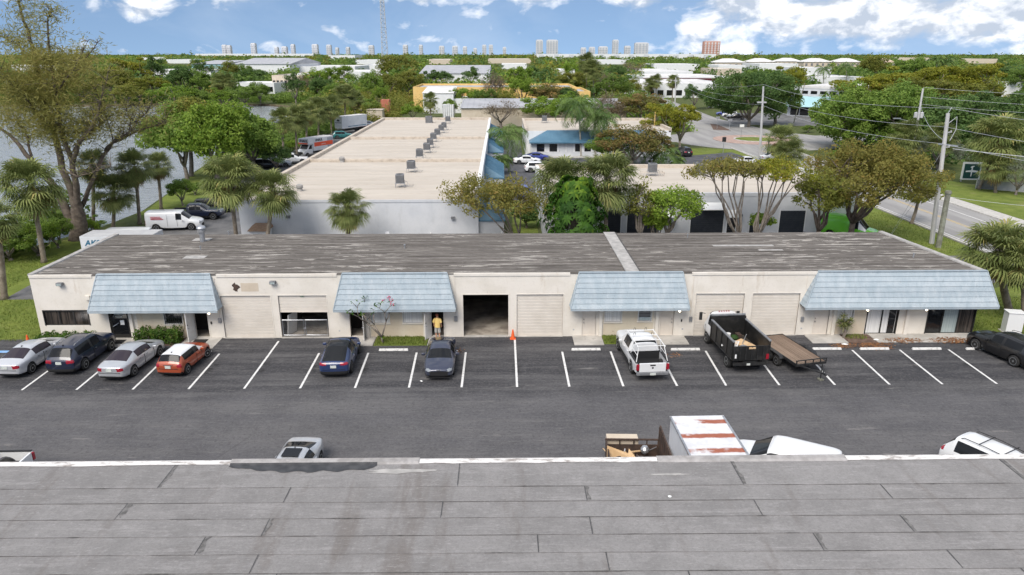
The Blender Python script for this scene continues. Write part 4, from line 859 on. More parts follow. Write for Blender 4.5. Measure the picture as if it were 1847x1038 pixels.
def car(name, label, L, W, prof, wheels, paint, segs, r=.33, glass='cglass', roofpaint=None, lights=None, style='five', rim='rim', steer=0.0, clear=.16, grille=True,
        plate=True, rails=False, sub=2, group=None, fin=False, facing=None, trimlow=True, cat='car', rear_plate_z=.78, mirror=True, handles=True, spoiler=False, sunroof=False, chrome=False, wheel_w=.21):
    """prof rows: y, belt z, top z, half width at belt, half width at top.  segs: list (y0, y1, kind)"""
    o = thing(name, label, cat, group=group)
    ra = r*1.22; ys = {p[0] for p in prof}
    for yw in wheels: ys |= {yw-ra*1.02, yw-ra*.86, yw-ra*.5, yw, yw+ra*.5, yw+ra*.86, yw+ra*1.02}
    for s in segs: ys |= {s[0], s[1]}
    ys = sorted(ys); ys = [ys[0]]+[b for a, b in zip(ys[:-1], ys[1:]) if b-a > .02]
    V = []; NP = 7
    for y in ys:
        zb_, zt, w, wt = interp(prof, y)
        end = min(y-ys[0], ys[-1]-y); low = clear+max(0, .16-end)*.9
        arch = low
        for yw in wheels:
            d = abs(y-yw)
            if d < ra: arch = max(arch, r+math.sqrt(max(0, ra*ra-d*d))*.985)
        zm = .30*clear+.70*zb_-.04
        pts = [(w*.84, low if arch == low else arch), (w*.965, max(low+.09, arch+.012)), (w, max(zm, arch+.05)), (w*.975, max(zb_, arch+.10)),
               (wt, max(zt-(.05 if zt-zb_ > .2 else .02), arch+.12)), (wt*.72, max(zt-.008, arch+.125)), (0, zt+.018)]
        V.append(pts)
    bm = bmesh.new(); rows = []
    for y, pts in zip(ys, V):
        row = [bm.verts.new((x, y, z)) for x, z in pts]; rowl = [bm.verts.new((-x, y, z)) for x, z in pts[:-1]]+[row[-1]]
        rows.append((row, rowl))
    MATS = [M[paint], M[glass], M['trim'], M['tail'], M['head'], M[roofpaint or paint], M['cglass']]
    def kind(ym):
        for s in segs:
            if s[0] < ym < s[1]: return s[2]
        return 'body'
    for i in range(len(ys)-1):
        k = kind((ys[i]+ys[i+1])/2)
        for side in (0, 1):
            A, B = rows[i][side], rows[i+1][side]
            for j in range(NP-1):
                q = (A[j], B[j], B[j+1], A[j+1]); f = bm.faces.new(q if side == 0 else q[::-1]); m = 0
                if j == 0 and trimlow: m = 2
                if k in ('cabin', 'pillar', 'roof'):
                    if j >= 4: m = 5
                    if j == 3 and k == 'cabin': m = 1
                    if j == 3 and k == 'pillar': m = 2
                    if j >= 4 and k == 'cabin' and sunroof: m = 6
                if k in ('wind', 'rear') and j >= 4: m = 1
                if k in ('wind', 'rear') and j == 3: m = 5 if k == 'wind' and roofpaint else 0
                f.material_index = m
        f = bm.faces.new((rows[i][0][0], rows[i][1][0], rows[i+1][1][0], rows[i+1][0][0])); f.material_index = 2
    for i, flip in ((0, False), (len(ys)-1, True)):
        R_, L_ = rows[i]
        for j in range(NP-1):
            q = [R_[j], R_[j+1], L_[j+1], L_[j]]; q = [v for n_, v in enumerate(q) if v not in q[:n_]]
            f = bm.faces.new(q if not flip else q[::-1]); f.material_index = 2 if j == 0 else 0
    bmesh.ops.recalc_face_normals(bm, faces=bm.faces)
    me = bpy.data.meshes.new('body'); bm.to_mesh(me); bm.free()
    for mt in MATS: me.materials.append(mt)
    t = bpy.data.objects.new('tmp', me); link(t); md = t.modifiers.new('s', 'SUBSURF'); md.levels = sub; md.render_levels = sub
    me2 = evaluated(t); bpy.data.objects.remove(t)
    # lamps follow the skin: faces inside the lamp boxes become lenses
    bm = bmesh.new(); bm.from_mesh(me2); half = L/2
    lights = lights or {}
    tl = lights.get('tail', (.70, .92, .42, .16)); hl = lights.get('head', (.58, .78, .40, .22))
    bl = lights.get('low', None)
    for f in bm.faces:
        c = f.calc_center_median(); f.smooth = True
        if f.material_index in (0, 2):
            ax = abs(c.x)/(W/2)
            if tl and c.y < -half+tl[3] and tl[0] < c.z < tl[1] and ax > tl[2]: f.material_index = 3
            elif hl and c.y > half-hl[3] and hl[0] < c.z < hl[1] and ax > hl[2]: f.material_index = 4
            elif grille and c.y > half-.10 and .30 < c.z < .62 and ax < .62: f.material_index = 2
            elif bl and c.y < -half+.2 and c.z < bl: f.material_index = 2
    groups = {}
    for f in bm.faces:
        c = f.calc_center_median(); mi = f.material_index; s = 'r' if c.x > 0 else 'l'
        if mi == 1:
            kk = kind(c.y); key = ('windshield', '') if kk == 'wind' else ('rear_window', '') if kk == 'rear' else ('side_window', s+str([i_ for i_, q_ in enumerate(segs) if q_[0]-.02 <= c.y <= q_[1]+.02][:1]))
        elif mi == 6: key = ('glass_roof', '')
        elif mi == 3: key = ('taillight', s)
        elif mi == 4: key = ('headlight', s)
        elif mi == 5 and roofpaint: key = ('roof', '')
        elif mi == 2: key = ('lower_trim', '')
        else: key = ('body', '')
        groups.setdefault(key, []).append(f)
    order = sorted(groups, key=lambda k: (k[0] != 'body', k))
    for key in order:
        vm = {}; vs = []; fs = []
        for f in groups[key]:
            idx = []
            for v in f.verts:
                if v not in vm: vm[v] = len(vs); vs.append(v.co[:])
                idx.append(vm[v])
            fs.append(idx)
        m_ = bpy.data.meshes.new(key[0]); m_.from_pydata(vs, [], fs); m_.polygons.foreach_set('use_smooth', [True]*len(fs))
        m_.materials.append({'windshield': M['cglass'], 'rear_window': M[glass], 'side_window': M[glass], 'glass_roof': M['cglass'], 'taillight': M['tail'], 'headlight': M['head'], 'roof': M[roofpaint or paint], 'lower_trim': M['trim'], 'body': M[paint]}[key[0]])
        m_.update(); put(key[0], m_, o)
    bm.free()
    add_wheels(o, r, wheel_w, W-wheel_w-.03, wheels, style, rim, steer)
    wl = max(p[3] for p in prof)
    if plate:
        b = MB(); b.box(-.17, .17, -half-.028, -half+.02, rear_plate_z-.08, rear_plate_z+.08); b.build('licence_plate', M['plate'], o)
    if mirror:
        wy = [s for s in segs if s[2] == 'wind'][0]; zb_ = interp(prof, wy[0]-.15)[0]
        for s in (-1, 1):
            b = MB(); b.cbox((s*(wl+.11), wy[0]-.0+.18, zb_+.06), (.22, .11, .15)); b.build('mirror', M['trim' if paint in ('car_navy', 'car_black') else paint], o, bevel=.03, smooth=True)
    if handles:
        for s_ in [s for s in segs if s[2] == 'cabin']:
            for s in (-1, 1):
                y = s_[0]+.16; zb_, zt, w, wt = interp(prof, y); b = MB(); b.cbox((s*(w+.0), y, zb_-.10), (.05, .17, .03)); b.build('handle', M['chrome' if chrome else paint], o)
    if cat == 'car':       # shut lines of doors and bumper
        for s_ in [q for q in segs if q[2] == 'pillar']+[(segs[-1][0]+.25, segs[-1][0]+.27, 'x')]:
            y = (s_[0]+s_[1])/2; zb_, zt, w, wt = interp(prof, y)
            for s in (-1, 1): b = MB(); b.box(*sorted((s*w*.95, s*w*1.0)), y-.008, y+.008, .36, zb_-.04); b.build('door_seam', M['trim'], o)
        b = MB(); b.box(-W*.34, W*.34, -half-.008, -half+.05, .60, .615); b.build('bumper_seam', M['trim'], o)
    if rails:
        cb = [s for s in segs if s[2] == 'cabin']; y0, y1 = min(s[0] for s in cb)+.1, max(s[1] for s in cb)-.05
        for s in (-1, 1):
            zt0 = interp(prof, y0); zt1 = interp(prof, y1); zm = interp(prof, (y0+y1)/2)
            b = MB(); b.tube([(s*zt0[3]*.93, y0, zt0[1]-.02), (s*zt0[3]*.93, y0+.12, zt0[1]+.05), (s*zm[3]*.93, (y0+y1)/2, zm[1]+.05), (s*zt1[3]*.93, y1-.12, zt1[1]+.05), (s*zt1[3]*.93, y1, zt1[1]-.02)], .018, 6); b.build('roof_rail', M['chrome' if chrome else 'trim'], o)
    if fin:
        cb = [s for s in segs if s[2] in ('cabin', 'roof')]; y = min(s[0] for s in cb)+.22; z = interp(prof, y)[1]
        b = MB(); b.add([(-.02, y-.1, z), (.02, y-.1, z), (.015, y+.1, z), (-.015, y+.1, z), (0, y-.1, z+.09)], [(0, 1, 4), (1, 2, 4), (2, 3, 4), (3, 0, 4)]); b.build('antenna', M['trim'], o)
    if spoiler:
        rr = [s for s in segs if s[2] == 'rear'][0]; y = rr[0]; z = interp(prof, y)[1]; w = interp(prof, y)[3]
        b = MB(); b.cbox((0, y-.05, z+.02), (w*1.7, .22, .035), rx=.15); b.build('spoiler', M[paint], o, bevel=.012)
    return o
def place(o, px, py, rz=0.0, dy=0.0, dx=0.0):
    c = G(px, py); o.location = (c.x+dx, c.y+dy, .02); o.rotation_euler = (0, 0, rz); return o

def sedan(name, label, paint, L=4.88, W=1.84, H=1.45, **k):
    h = L/2
    prof = [(-h, .86, .90, .66, .55), (-h+.10, .94, 1.00, .80, .66), (-h+.55, .96, 1.06, .89, .70), (-h+.75, .96, 1.10, .90, .68), (-h+1.55, .96, H-.05, .91, .58), (-h+2.0, .95, H, .92, .58), (-.05*L/4.9+.1, .94, H, .92, .59),
            (h-1.95, .93, H-.07, .92, .585), (h-1.12, .90, 1.03, .915, .74), (h-.7, .84, .96, .90, .70), (h-.25, .74, .84, .83, .60), (h-.04, .62, .72, .66, .50), (h, .58, .66, .60, .46)]
    segs = [(-h+.72, -h+1.55, 'rear'), (-h+1.55, -.30, 'cabin'), (-.30, -.18, 'pillar'), (-.18, h-1.92, 'cabin'), (h-1.92, h-1.10, 'wind')]
    return car(name, label, L, W, prof, (-L*.292, L*.292), paint, segs, lights=k.pop('lights', {'tail': (.70, .90, .46, .16), 'head': (.58, .78, .5, .22), 'low': .36}), **k)
def suv(name, label, paint, L=4.72, W=1.88, H=1.70, **k):
    h = L/2
    prof = [(-h, .80, .94, .70, .58), (-h+.07, .98, 1.06, .84, .68), (-h+.12, 1.02, 1.12, .87, .69), (-h+.52, 1.03, H-.10, .91, .64), (-h+.75, 1.03, H-.03, .92, .64), (-.2, 1.0, H, .93, .65), (h-1.95, .99, H-.07, .93, .63), (h-1.25, .97, 1.12, .93, .76),
            (h-.75, .94, 1.07, .92, .74), (h-.22, .86, .97, .86, .66), (h-.03, .70, .82, .70, .54), (h, .62, .72, .62, .5)]
    segs = [(-h+.11, -h+.55, 'rear'), (-h+.55, -h+.68, 'roof'), (-h+.68, -.42, 'cabin'), (-.42, -.30, 'pillar'), (-.30, h-1.95, 'cabin'), (h-1.95, h-1.24, 'wind')]
    k.setdefault('lights', {'tail': (.84, 1.03, .46, .2), 'head': (.72, .9, .45, .25), 'low': .5})
    return car(name, label, L, W, prof, (-L*.29, L*.30), paint, segs, r=k.pop('r', .36), rear_plate_z=k.pop('rear_plate_z', .86), **k)

T = {}
# the four cars at the left end, tails to the lane
o = sedan('sedan', 'bright silver sedan at the far left, tail to the lane', 'car_silver_light', L=4.9, glass='cglass2', fin=True, style='multi', chrome=True, group='cars parked nose to the front building'); place(o, 46, 684, rad(-2), 2.25, -.85); T['s1'] = o
o = suv('suv', 'dark navy three row suv between the two silver sedans', 'car_navy', L=4.95, W=1.95, H=1.72, rails=True, chrome=True, fin=True, group='cars parked nose to the front building'); place(o, 141, 678, rad(-1), 2.3, -.85)
o = sedan('sedan', 'silver sedan between the navy suv and the red hatchback', 'car_silver', L=4.92, glass='cglass2', style='multi', chrome=True, group='cars parked nose to the front building'); place(o, 223, 690, rad(-4), 2.35, -.5)
h = 1.9
prof = [(-h, .62, .74, .66, .55), (-h+.08, .86, .93, .78, .64), (-h+.16, .90, 1.0, .81, .66), (-h+.42, .92, 1.34, .82, .61), (-h+.6, .92, 1.39, .83, .61), (0, .91, 1.41, .84, .62), (h-1.62, .90, 1.36, .84, .61), (h-1.12, .88, 1.0, .84, .72), (h-.55, .84, .94, .83, .68), (h-.16, .74, .82, .76, .56), (h, .56, .64, .60, .44)]
o = car('hatchback', 'small orange red hatchback with white roof beside the entry walk', 3.8, 1.69, prof, (-1.2, 1.26), 'car_orange', [(-h+.15, -h+.44, 'rear'), (-h+.44, -h+.54, 'roof'), (-h+.54, -.12, 'cabin'), (-.12, -.02, 'pillar'), (-.02, h-1.62, 'cabin'), (h-1.62, h-1.10, 'wind')],
        r=.31, roofpaint='car_white', fin=True, steer=rad(-24), lights={'tail': (.70, .90, .62, .13), 'head': (.62, .8, .5, .3), 'low': .38}, rear_plate_z=.72, group='cars parked nose to the front building', wheel_w=.19); place(o, 327, 683, rad(-5), 1.85, -.5)
b = MB(); b.box(-.28, .28, -1.915, -1.88, .83, .86); b.build('chrome_strip', M['chrome'], o)
# blue fastback
h = 2.38
prof = [(-h, .84, .92, .68, .56), (-h+.08, .98, 1.05, .83, .66), (-h+.22, 1.01, 1.10, .88, .68), (-h+1.35, 1.02, 1.55, .94, .63), (-h+1.95, 1.01, 1.62, .95, .64), (.25, 1.0, 1.62, .95, .64), (h-2.0, .99, 1.53, .95, .62), (h-1.05, .95, 1.07, .945, .76), (h-.55, .88, .98, .92, .70), (h-.15, .74, .82, .80, .56), (h, .58, .66, .62, .46)]
o = car('fastback_car', 'dark blue fastback crossover parked right of the gated bay', 4.76, 1.92, prof, (-1.44, 1.44), 'car_blue', [(-h+.2, -h+1.38, 'rear'), (-h+1.38, -.12, 'cabin'), (-.12, -.02, 'pillar'), (-.02, h-2.0, 'cabin'), (h-2.0, h-1.03, 'wind')],
        r=.36, rim='rim_dark', lights={'tail': (.88, 1.02, .42, .22), 'head': (.66, .84, .5, .25), 'low': .52}, rear_plate_z=.80, sunroof=True, group='cars parked nose to the front building', grille=False); place(o, 604, 684, rad(2), 2.3, -.1); T['fast'] = o
# slate compact backed in, nose to the lane
o = sedan('compact_sedan', 'slate blue compact sedan backed in, nose to the lane', 'car_slate', L=4.6, W=1.78, H=1.44, rim='rim_dark', style='multi', fin=True, lights={'tail': (.7, .9, .45, .16), 'head': (.60, .74, .56, .24)}); place(o, 790, 688, math.pi+rad(1), 2.25, .02)
b = MB(); b.box(-.11, .11, 2.30, 2.325, .66, .72); b.build('badge', M['chrome'], o, bevel=.008); b = MB(); b.box(-.72, .72, 2.20, 2.28, .18, .23); b.build('splitter', M['trim'], o)
# black estate car at the right end
o = suv('estate_car', 'glossy black estate car at the far right, angled in the last stall', 'car_black', L=4.65, W=1.89, H=1.66, rails=True, lights={'tail': (.86, 1.32, .66, .34), 'head': (.72, .9, .45, .25), 'low': .45}); place(o, 1815, 677, rad(14), 2.7, 1.7)
# white suv, silver coupe and pale van by the near building
o = suv('suv', 'white suv with roof bars behind the near roof at right', 'car_white', L=4.9, W=1.95, H=1.78, rails=True, lights={'tail': (.95, 1.25, .72, .26), 'head': (.72, .9, .45, .25), 'low': .5}); c = G(1765, 800, 1.7); o.location = (c.x+.75, c.y-.85, .02); o.rotation_euler = (0, 0, math.pi+rad(28))
for y in (-.9, .1):
    b = MB(); b.tube([(-.62, y, 1.84), (.62, y, 1.84)], .022, 6); b.build('crossbar', M['trim'], o)
o = sedan('coupe', 'silver coupe with sunroof behind the near roof, left half', 'car_silver', L=4.5, W=1.78, H=1.38, sunroof=False, fin=True); c = G(540, 815, 1.35); o.location = (c.x-.3, c.y-.25, .02); o.rotation_euler = (0, 0, rad(177))
b = MB(); b.box(-.38, .38, -.45, .25, 1.375, 1.402); b.build('sunroof', M['cglass'], o, bevel=.01)

def van(name, label, paint, L=5.6, W=2.02, H=2.1, glasscabin=False, group=None, cat='van', **k):
    h = L/2
    prof = [(-h, 1.05, H-.12, .90, .80), (-h+.05, 1.08, H-.05, .97, .84), (-h+.3, 1.10, H, 1.0, .86), (0, 1.10, H, 1.01, .86), (h-2.05, 1.10, H-.04, 1.01, .84), (h-1.15, 1.08, 1.26, .99, .82), (h-.6, 1.02, 1.16, .97, .80), (h-.12, .92, 1.02, .90, .70), (h, .72, .84, .80, .62)]
    segs = [(h-2.55, h-2.0, 'cabin'), (h-2.0, h-1.14, 'wind')]
    if glasscabin: segs = [(-h+.25, -.7, 'cabin'), (-.6, .2, 'cabin')]+segs
    k.setdefault('lights', {'tail': (.8, 1.3, .86, .1), 'head': (.74, .96, .55, .22)})
    return car(name, label, L, W, prof, (-L*.31, L*.32), paint, segs, r=.37, handles=False, style='steel', group=group, cat=cat, plate=False, **k)
def rear_glass(o, L, z0=1.25, z1=1.85, w=.32):
    for s in (-1, 1): b = MB(); b.box(s*.45-w, s*.45+w, -L/2-.022, -L/2+.06, z0, z1); b.build('rear_window', M['cglass'], o)
def pickup(name, label, paint, L=5.75, W=2.0, H=1.88, bed=1.75, cat='pickup truck', group=None, rack=False, **k):
    h = L/2; yb = -h+bed+.1
    prof = [(yb, 1.12, H-.30, .92, .66), (yb+.03, 1.12, H-.16, .97, .68), (yb+.22, 1.12, H-.03, .985, .70), (yb+.9, 1.12, H, .99, .70), (h-2.35, 1.11, H-.04, .99, .69), (h-1.6, 1.10, 1.24, .99, .82), (h-1.1, 1.08, 1.20, .985, .84), (h-.3, 1.02, 1.14, .95, .80), (h-.06, .86, 1.0, .86, .74), (h, .62, .74, .78, .66)]
    segs = [(yb+.02, yb+.20, 'rear'), (yb+.28, yb+.98, 'cabin'), (yb+.98, yb+1.08, 'pillar'), (yb+1.08, h-2.35, 'cabin'), (h-2.35, h-1.58, 'wind')]
    o = car(name, label, L, W, prof, (h-.98,), paint, segs, r=.40, cat=cat, group=group, plate=False, lights={'tail': None, 'head': (.86, 1.06, .55, .2)}, clear=.34, wheel_w=.25, **k)
    r = .40; yr = -h+1.25; a = r*1.2
    # bed sides with arches, floor, front wall, tailgate
    arc = [(yr+a*math.cos(math.pi*t/8), r+a*math.sin(math.pi*t/8)) for t in range(9)]
    poly = [(-h+.12, .55), (yr-a-.02, .50)]+[q for q in arc[::-1]]+[(yr+a+.02, .50), (yb+.02, .50), (yb+.02, 1.14), (-h+.06, 1.12)]
    for s in (-1, 1):
        b = MB(); x0, x1 = sorted((s*.985, s*.90)); b.plate(poly, x0, x1); b.build('bed_side', M[paint], o, bevel=.015)
        b = MB(); x0, x1 = sorted((s*1.0, s*.88)); b.box(x0, x1, -h+.08, yb, 1.125, 1.16); b.build('bed_rail', M['trim'], o)
        b = MB(); b.box(s*.80 if s > 0 else -.975, .975 if s > 0 else -.80, -h-.02, -h+.10, .72, 1.08); b.build('taillight', M['tail'], o, bevel=.02)
    b = MB(); b.box(-.90, .90, -h+.1, yb, .60, .66); b.build('bed_floor', M['trim'], o)
    b = MB(); b.box(-.90, .90, yb-.06, yb+.06, .55, 1.14); b.build('bed_front', M['trim'], o)
    b = MB(); b.box(-.79, .79, -h+.0, -h+.09, .60, 1.14); tg = b.build('tailgate', M[paint], o, bevel=.02)
    b = MB(); b.box(-.16, .16, -h-.012, -h+.01, .98, 1.06); b.build('handle', M['trim'], tg)
    b = MB(); b.lathe([(.055, 0), (.055, .015), (0, .016)], 12, (0, -h-.002, .86), axis='Y'); b.v = [(p[0], -2*h-.004-p[1], p[2]) for p in b.v]; b.f = [q[::-1] for q in b.f]; b.build('badge', M['trim'], tg)
    b = MB(); b.box(-.95, .95, -h-.10, -h+.10, .42, .60); bp = b.build('rear_bumper', M['chrome' if chrome_b else 'gunmetal'] if (chrome_b := k.get('chrome', False)) else M['gunmetal'], o, bevel=.03)
    b = MB(); b.box(-.17, .17, -h-.125, -h-.09, .44, .58); b.build('licence_plate', M['plate'], bp)
    tm, rm = wheel_mesh(r, .25, k.get('style', 'five')); tme = tm.mesh('tyre', M['tyre'], True); rme = rm.mesh('rim', [M['rim'], M['trim']])
    for s in (-1, 1): wh = put('wheel', tme, o, (s*(W/2-.14), yr, r)); put('rim', rme, wh)
    for s in (-1, 1):
        b = MB(); b.box(*sorted((s*.78, s*1.0)), yr+a+.15, h-1.5, .36, .41); b.build('side_step', M['trim'], o)
    b = MB(); b.box(-.3, .3, -h+.3, h-.5, .42, .56); b.build('chassis', M['trim'], o)
    if rack:
        rk = MB(); z0, z1 = 1.15, 1.98
        for s in (-1, 1):
            rk.tube([(s*.93, -h+.25, z0), (s*.78, -h+.5, z1-.1), (s*.78, -h+.62, z1)], .024, 6); rk.tube([(s*.93, yb-.25, z0), (s*.80, yb-.32, z1)], .024, 6)
            rk.tube([(s*.80, -h+.45, z1), (s*.80, h-2.6, z1+.02)], .026, 6); rk.tube([(s*.80, h-2.6, z1+.02), (s*.82, h-2.3, 1.80)], .022, 6)
            rk.tube([(s*.86, -h+.38, 1.5), (s*.86, yb-.29, 1.5)], .018, 6)
        for y in (-h+.62, yb-.32, yb+.5, h-2.62): rk.tube([(-.86, y, z1), (.86, y, z1)], .026, 6)
        rk.build('ladder_rack', M['sign_white'], o)
        for x, y in ((-.55, yb+.5), (.55, yb+.5), (-.35, h-2.62), (.35, h-2.62)):
            b = MB(); b.tube([(x-.06, y, z1+.02), (x-.05, y, z1+.14), (x, y, z1+.18), (x+.05, y, z1+.14), (x+.06, y, z1+.02)], .014, 5); b.build('rack_stop', M['black'], o)
    return o
o = pickup('pickup_truck', 'white crew cab pickup with a ladder rack, tail to the lane', 'car_white', rack=True, group='cars parked nose to the front building'); place(o, 1172, 687, rad(4), 2.75, -.1)
PT = o
o = pickup('pickup_truck', 'white pickup cut off at the left, only its bed behind the near roof', 'car_white'); c = G(62, 813, 1.16); o.location = (c.x-2.9, c.y-1.0, .02); o.rotation_euler = (0, 0, rad(91))
o = van('cargo_van', 'white rounded cargo van behind the near roof beside the rusty box truck', 'car_white', L=4.8, W=1.83, H=1.88); c = G(1412, 795, 1.85); o.location = (c.x-.1, c.y-.25, .02); o.rotation_euler = (0, 0, rad(60))

# ---- black dump truck with white cab
def dump_truck():
    o = thing('dump_truck', 'black dump truck with white cab, bed loaded with scrap', 'truck', group=None)
    h = 1.0   # cab from y=+1.15 to +2.85
    prof = [(1.15, 1.25, 2.12, .92, .84), (1.2, 1.26, 2.20, .98, .88), (1.5, 1.27, 2.26, 1.0, .88), (2.15, 1.27, 2.24, 1.0, .86), (2.72, 1.24, 1.36, .98, .90), (2.85, 1.05, 1.2, .94, .84), (2.9, .8, .95, .90, .78)]
    c_ = car('x', 'x', 2.0, 2.0, prof, (), 'car_white', [(1.45, 2.12, 'cabin'), (2.12, 2.72, 'wind')], r=.4, plate=False, mirror=False, handles=False, lights={'tail': None, 'head': None}, clear=.55, grille=False)
    for ch in list(KIDS[c_.name]): ch.parent = o; KIDS.setdefault(o.name, []).append(ch); ch.name = {'body': 'cab'}.get(ch.name.split('.')[0], ch.name.split('.')[0])
    del KIDS[c_.name]; bpy.data.objects.remove(c_)
    b = MB(); b.box(-.42, .42, -2.75, 2.7, .62, .80); b.box(-.9, .9, -2.2, -1.4, .66, .78); b.build('chassis', M['black'], o)
    zf, zt, w, y0, y1 = .95, 2.02, 1.13, -2.75, .98
    b = MB(); b.box(-w, w, y0, y1, zf-.1, zf); b.build('bed_floor', M['rust_bed'], o)
    for s in (-1, 1):
        b = MB(); b.box(*sorted((s*w, s*(w-.06))), y0, y1, zf, zt); sd = b.build('bed_side', M['black_bed'], o)
        b = MB(); b.box(*sorted((s*(w+.05), s*(w-.08))), y0, y1, zt, zt+.07); b.build('top_rail', M['gunmetal'], sd)
        for k in range(5): y = y0+.05+k*(y1-y0-.15)/4; b = MB(); b.box(*sorted((s*w, s*(w+.05))), y, y+.07, zf-.05, zt); b.build('rib', M['black_bed'], sd)
        b = MB(); b.box(*sorted((s*(w+.02), s*(w-.02))), y0+.2, y1-.2, zf-.10, zf-.0); b.build('lower_rail', M['black'], sd)
    b = MB(); b.box(-w, w, y1-.02, y1+.05, zf, 2.22); b.build('headboard', M['black_bed'], o)
    b = MB(); b.hexa([(-w, y1+.04, 2.18), (w, y1+.04, 2.18), (w, y1+.34, 2.22), (-w, y1+.34, 2.22)], [(-w, y1+.02, 2.25), (w, y1+.02, 2.25), (w, y1+.34, 2.27), (-w, y1+.34, 2.27)]); b.build('cab_shield', M['black_bed'], o)
    b = MB(); b.tube([(-w+.02, y1+.15, 2.31), (w-.02, y1+.15, 2.31)], .08, 10); b.build('tarp_roller', M['gunmetal'], o)
    b = MB(); b.box(-w, w, y0-.07, y0, zf-.08, 1.78); tg = b.build('tailgate', M['black_bed'], o)
    for k in range(7): x = -w+.06+k*(2*w-.12)/6; b = MB(); b.box(x-.035, x+.035, y0-.11, y0-.07, zf-.05, 1.74); b.build('rib', M['black'], tg)
    b = MB(); b.box(-.2, .2, y0-.115, y0-.071, 1.62, 1.72); b.build('sticker', M['plywood'], tg)
    b = MB(); b.box(-1.05, 1.05, y0-.12, y0+.05, .55, .72); bp = b.build('rear_bumper', M['black'], o)
    b = MB(); b.box(-.26, -.05, y0-.15, y0-.121, .58, .70); b.build('licence_plate', M['plate'], bp)
    for s in (-1, 1):
        b = MB(); b.box(*sorted((s*.88, s*1.05)), y0-.14, y0-.11, .95, 1.28) if s > 0 else b.box(-1.03, -.93, y0-.13, y0-.11, 1.05, 1.3); b.build('taillight' if s > 0 else 'sticker', M['tail' if s > 0 else 'paper'], o)
    for s in (-1, 1):
        b = MB(); b.tube([(s*.98, 2.55, 1.9), (s*1.22, 2.6, 1.95)], .02, 5); b.box(*sorted((s*1.18, s*1.36)), 2.56, 2.66, 1.45, 1.98); b.build('mirror', M['black'], o)
    for x in (-.32, -.16, 0, .16, .32): b = MB(); b.box(x-.03, x+.03, 1.85, 1.95, 2.26, 2.31); b.build('marker_lamp', M['tail'], o)
    tm, rm = wheel_mesh(.40, .24, 'steel'); tme = tm.mesh('tyre', M['tyre'], True); rme = rm.mesh('rim', [M['rim'], M['trim']])
    for x, y in ((-.88, 2.05), (.88, 2.05), (-.95, -1.75), (.95, -1.75), (-.66, -1.75), (.66, -1.75)): wh = put('wheel', tme, o, (x, y, .40)); put('rim', rme, wh)
    b = MB(); b.box(-.75, -.45, .1, .8, .45, .8); b.build('fuel_tank', M['black'], o)
    return o
DT = dump_truck(); DT.name = 'dump_truck'; place(DT, 1345, 676, rad(4), 2.9, .05)
def rel(o, p): return o.matrix_basis @ Vector(p)
bpy.context.view_layer.update()
def loose(name, label, cat, parent, loc, rz, mb, mat, **k):
    q = parent.matrix_world @ Vector(loc) if parent else Vector(loc)
    o = mb.build(name, mat, None, loc=q, rot=(0, 0, rz+(parent.rotation_euler.z if parent else 0)), **k); return tag(o, label, cat)
b = MB(); b.cbox((0, 0, .06), (.9, 1.9, .03), rx=.05, ry=-.12); loose('plywood_sheet', 'plywood sheet lying in the dump truck bed', 'board', DT, (.45, -1.2, 1.0), .45, b, M['plywood'])
b = MB(); b.cbox((0, 0, .10), (.3, 1.5, .03), rx=.1); loose('wood_offcut', 'narrow wood offcut beside the plywood in the dump truck bed', 'board', DT, (0, -1.0, 1.05), .9, b, M['plywood'])
b = MB()
for k in range(6): b.cbox((0, -.5+k*.2, .12), (.9, .05, .05))
for x in (-.45, .45): b.cbox((x, 0, .12), (.05, 1.1, .06))
loose('metal_rack', 'white wire rack thrown in the dump truck bed', 'rack', DT, (-.55, -.9, 1.05), -.5, b, M['sign_white'])
b = MB(); b.hexa([(-.3, -.25, 0), (.3, -.25, 0), (.3, .25, 0), (-.3, .25, 0)], [(-.35, -.3, .42), (.35, -.3, .42), (.35, .3, .42), (-.35, .3, .42)]); loose('plastic_tub', 'black plastic tub in the dump truck bed by the tailgate', 'tub', DT, (-.15, -2.0, .97), .6, b, M['gunmetal'], bevel=.03)
rr = random.Random(21)
for k, (nm, lb, mt) in enumerate((('cardboard_box', 'brown cardboard box among scrap in the dump truck', 'plywood'), ('white_bucket', 'white bucket amid scrap near the dump truck headboard', 'paper'), ('green_bag', 'green bag amid scrap near the dump truck headboard', 'leaf_dark'), ('rusty_toolbox', 'rusty brown toolbox amid scrap near the dump truck headboard', 'rusty_steel'))):
    b = MB(); s = rr.uniform(.2, .32)
    if 'bucket' in nm: b.lathe([(.13, 0), (.16, .34), (.14, .34), (.12, .02)], 12)
    elif 'bag' in nm: b.lathe([(.02, 0), (.24, .04), (.27, .14), (.18, .25), (.05, .3), (.0, .31)], 9)
    else: b.cbox((0, 0, s*.5), (s*1.5, s, s))
    loose(nm, lb, nm.split('_')[-1], DT, (-.5+k*.33, .25+.2*(k % 2), .97), rr.uniform(0, 3), b, M[mt])
b = MB(); b.tube([(0, 0, .1), (.5, .6, .55)], .025, 6); loose('metal_pipe', 'dark pipe sticking up from the dump truck bed', 'pipe', DT, (.15, -1.0, 1.0), 0, b, M['gunmetal'])

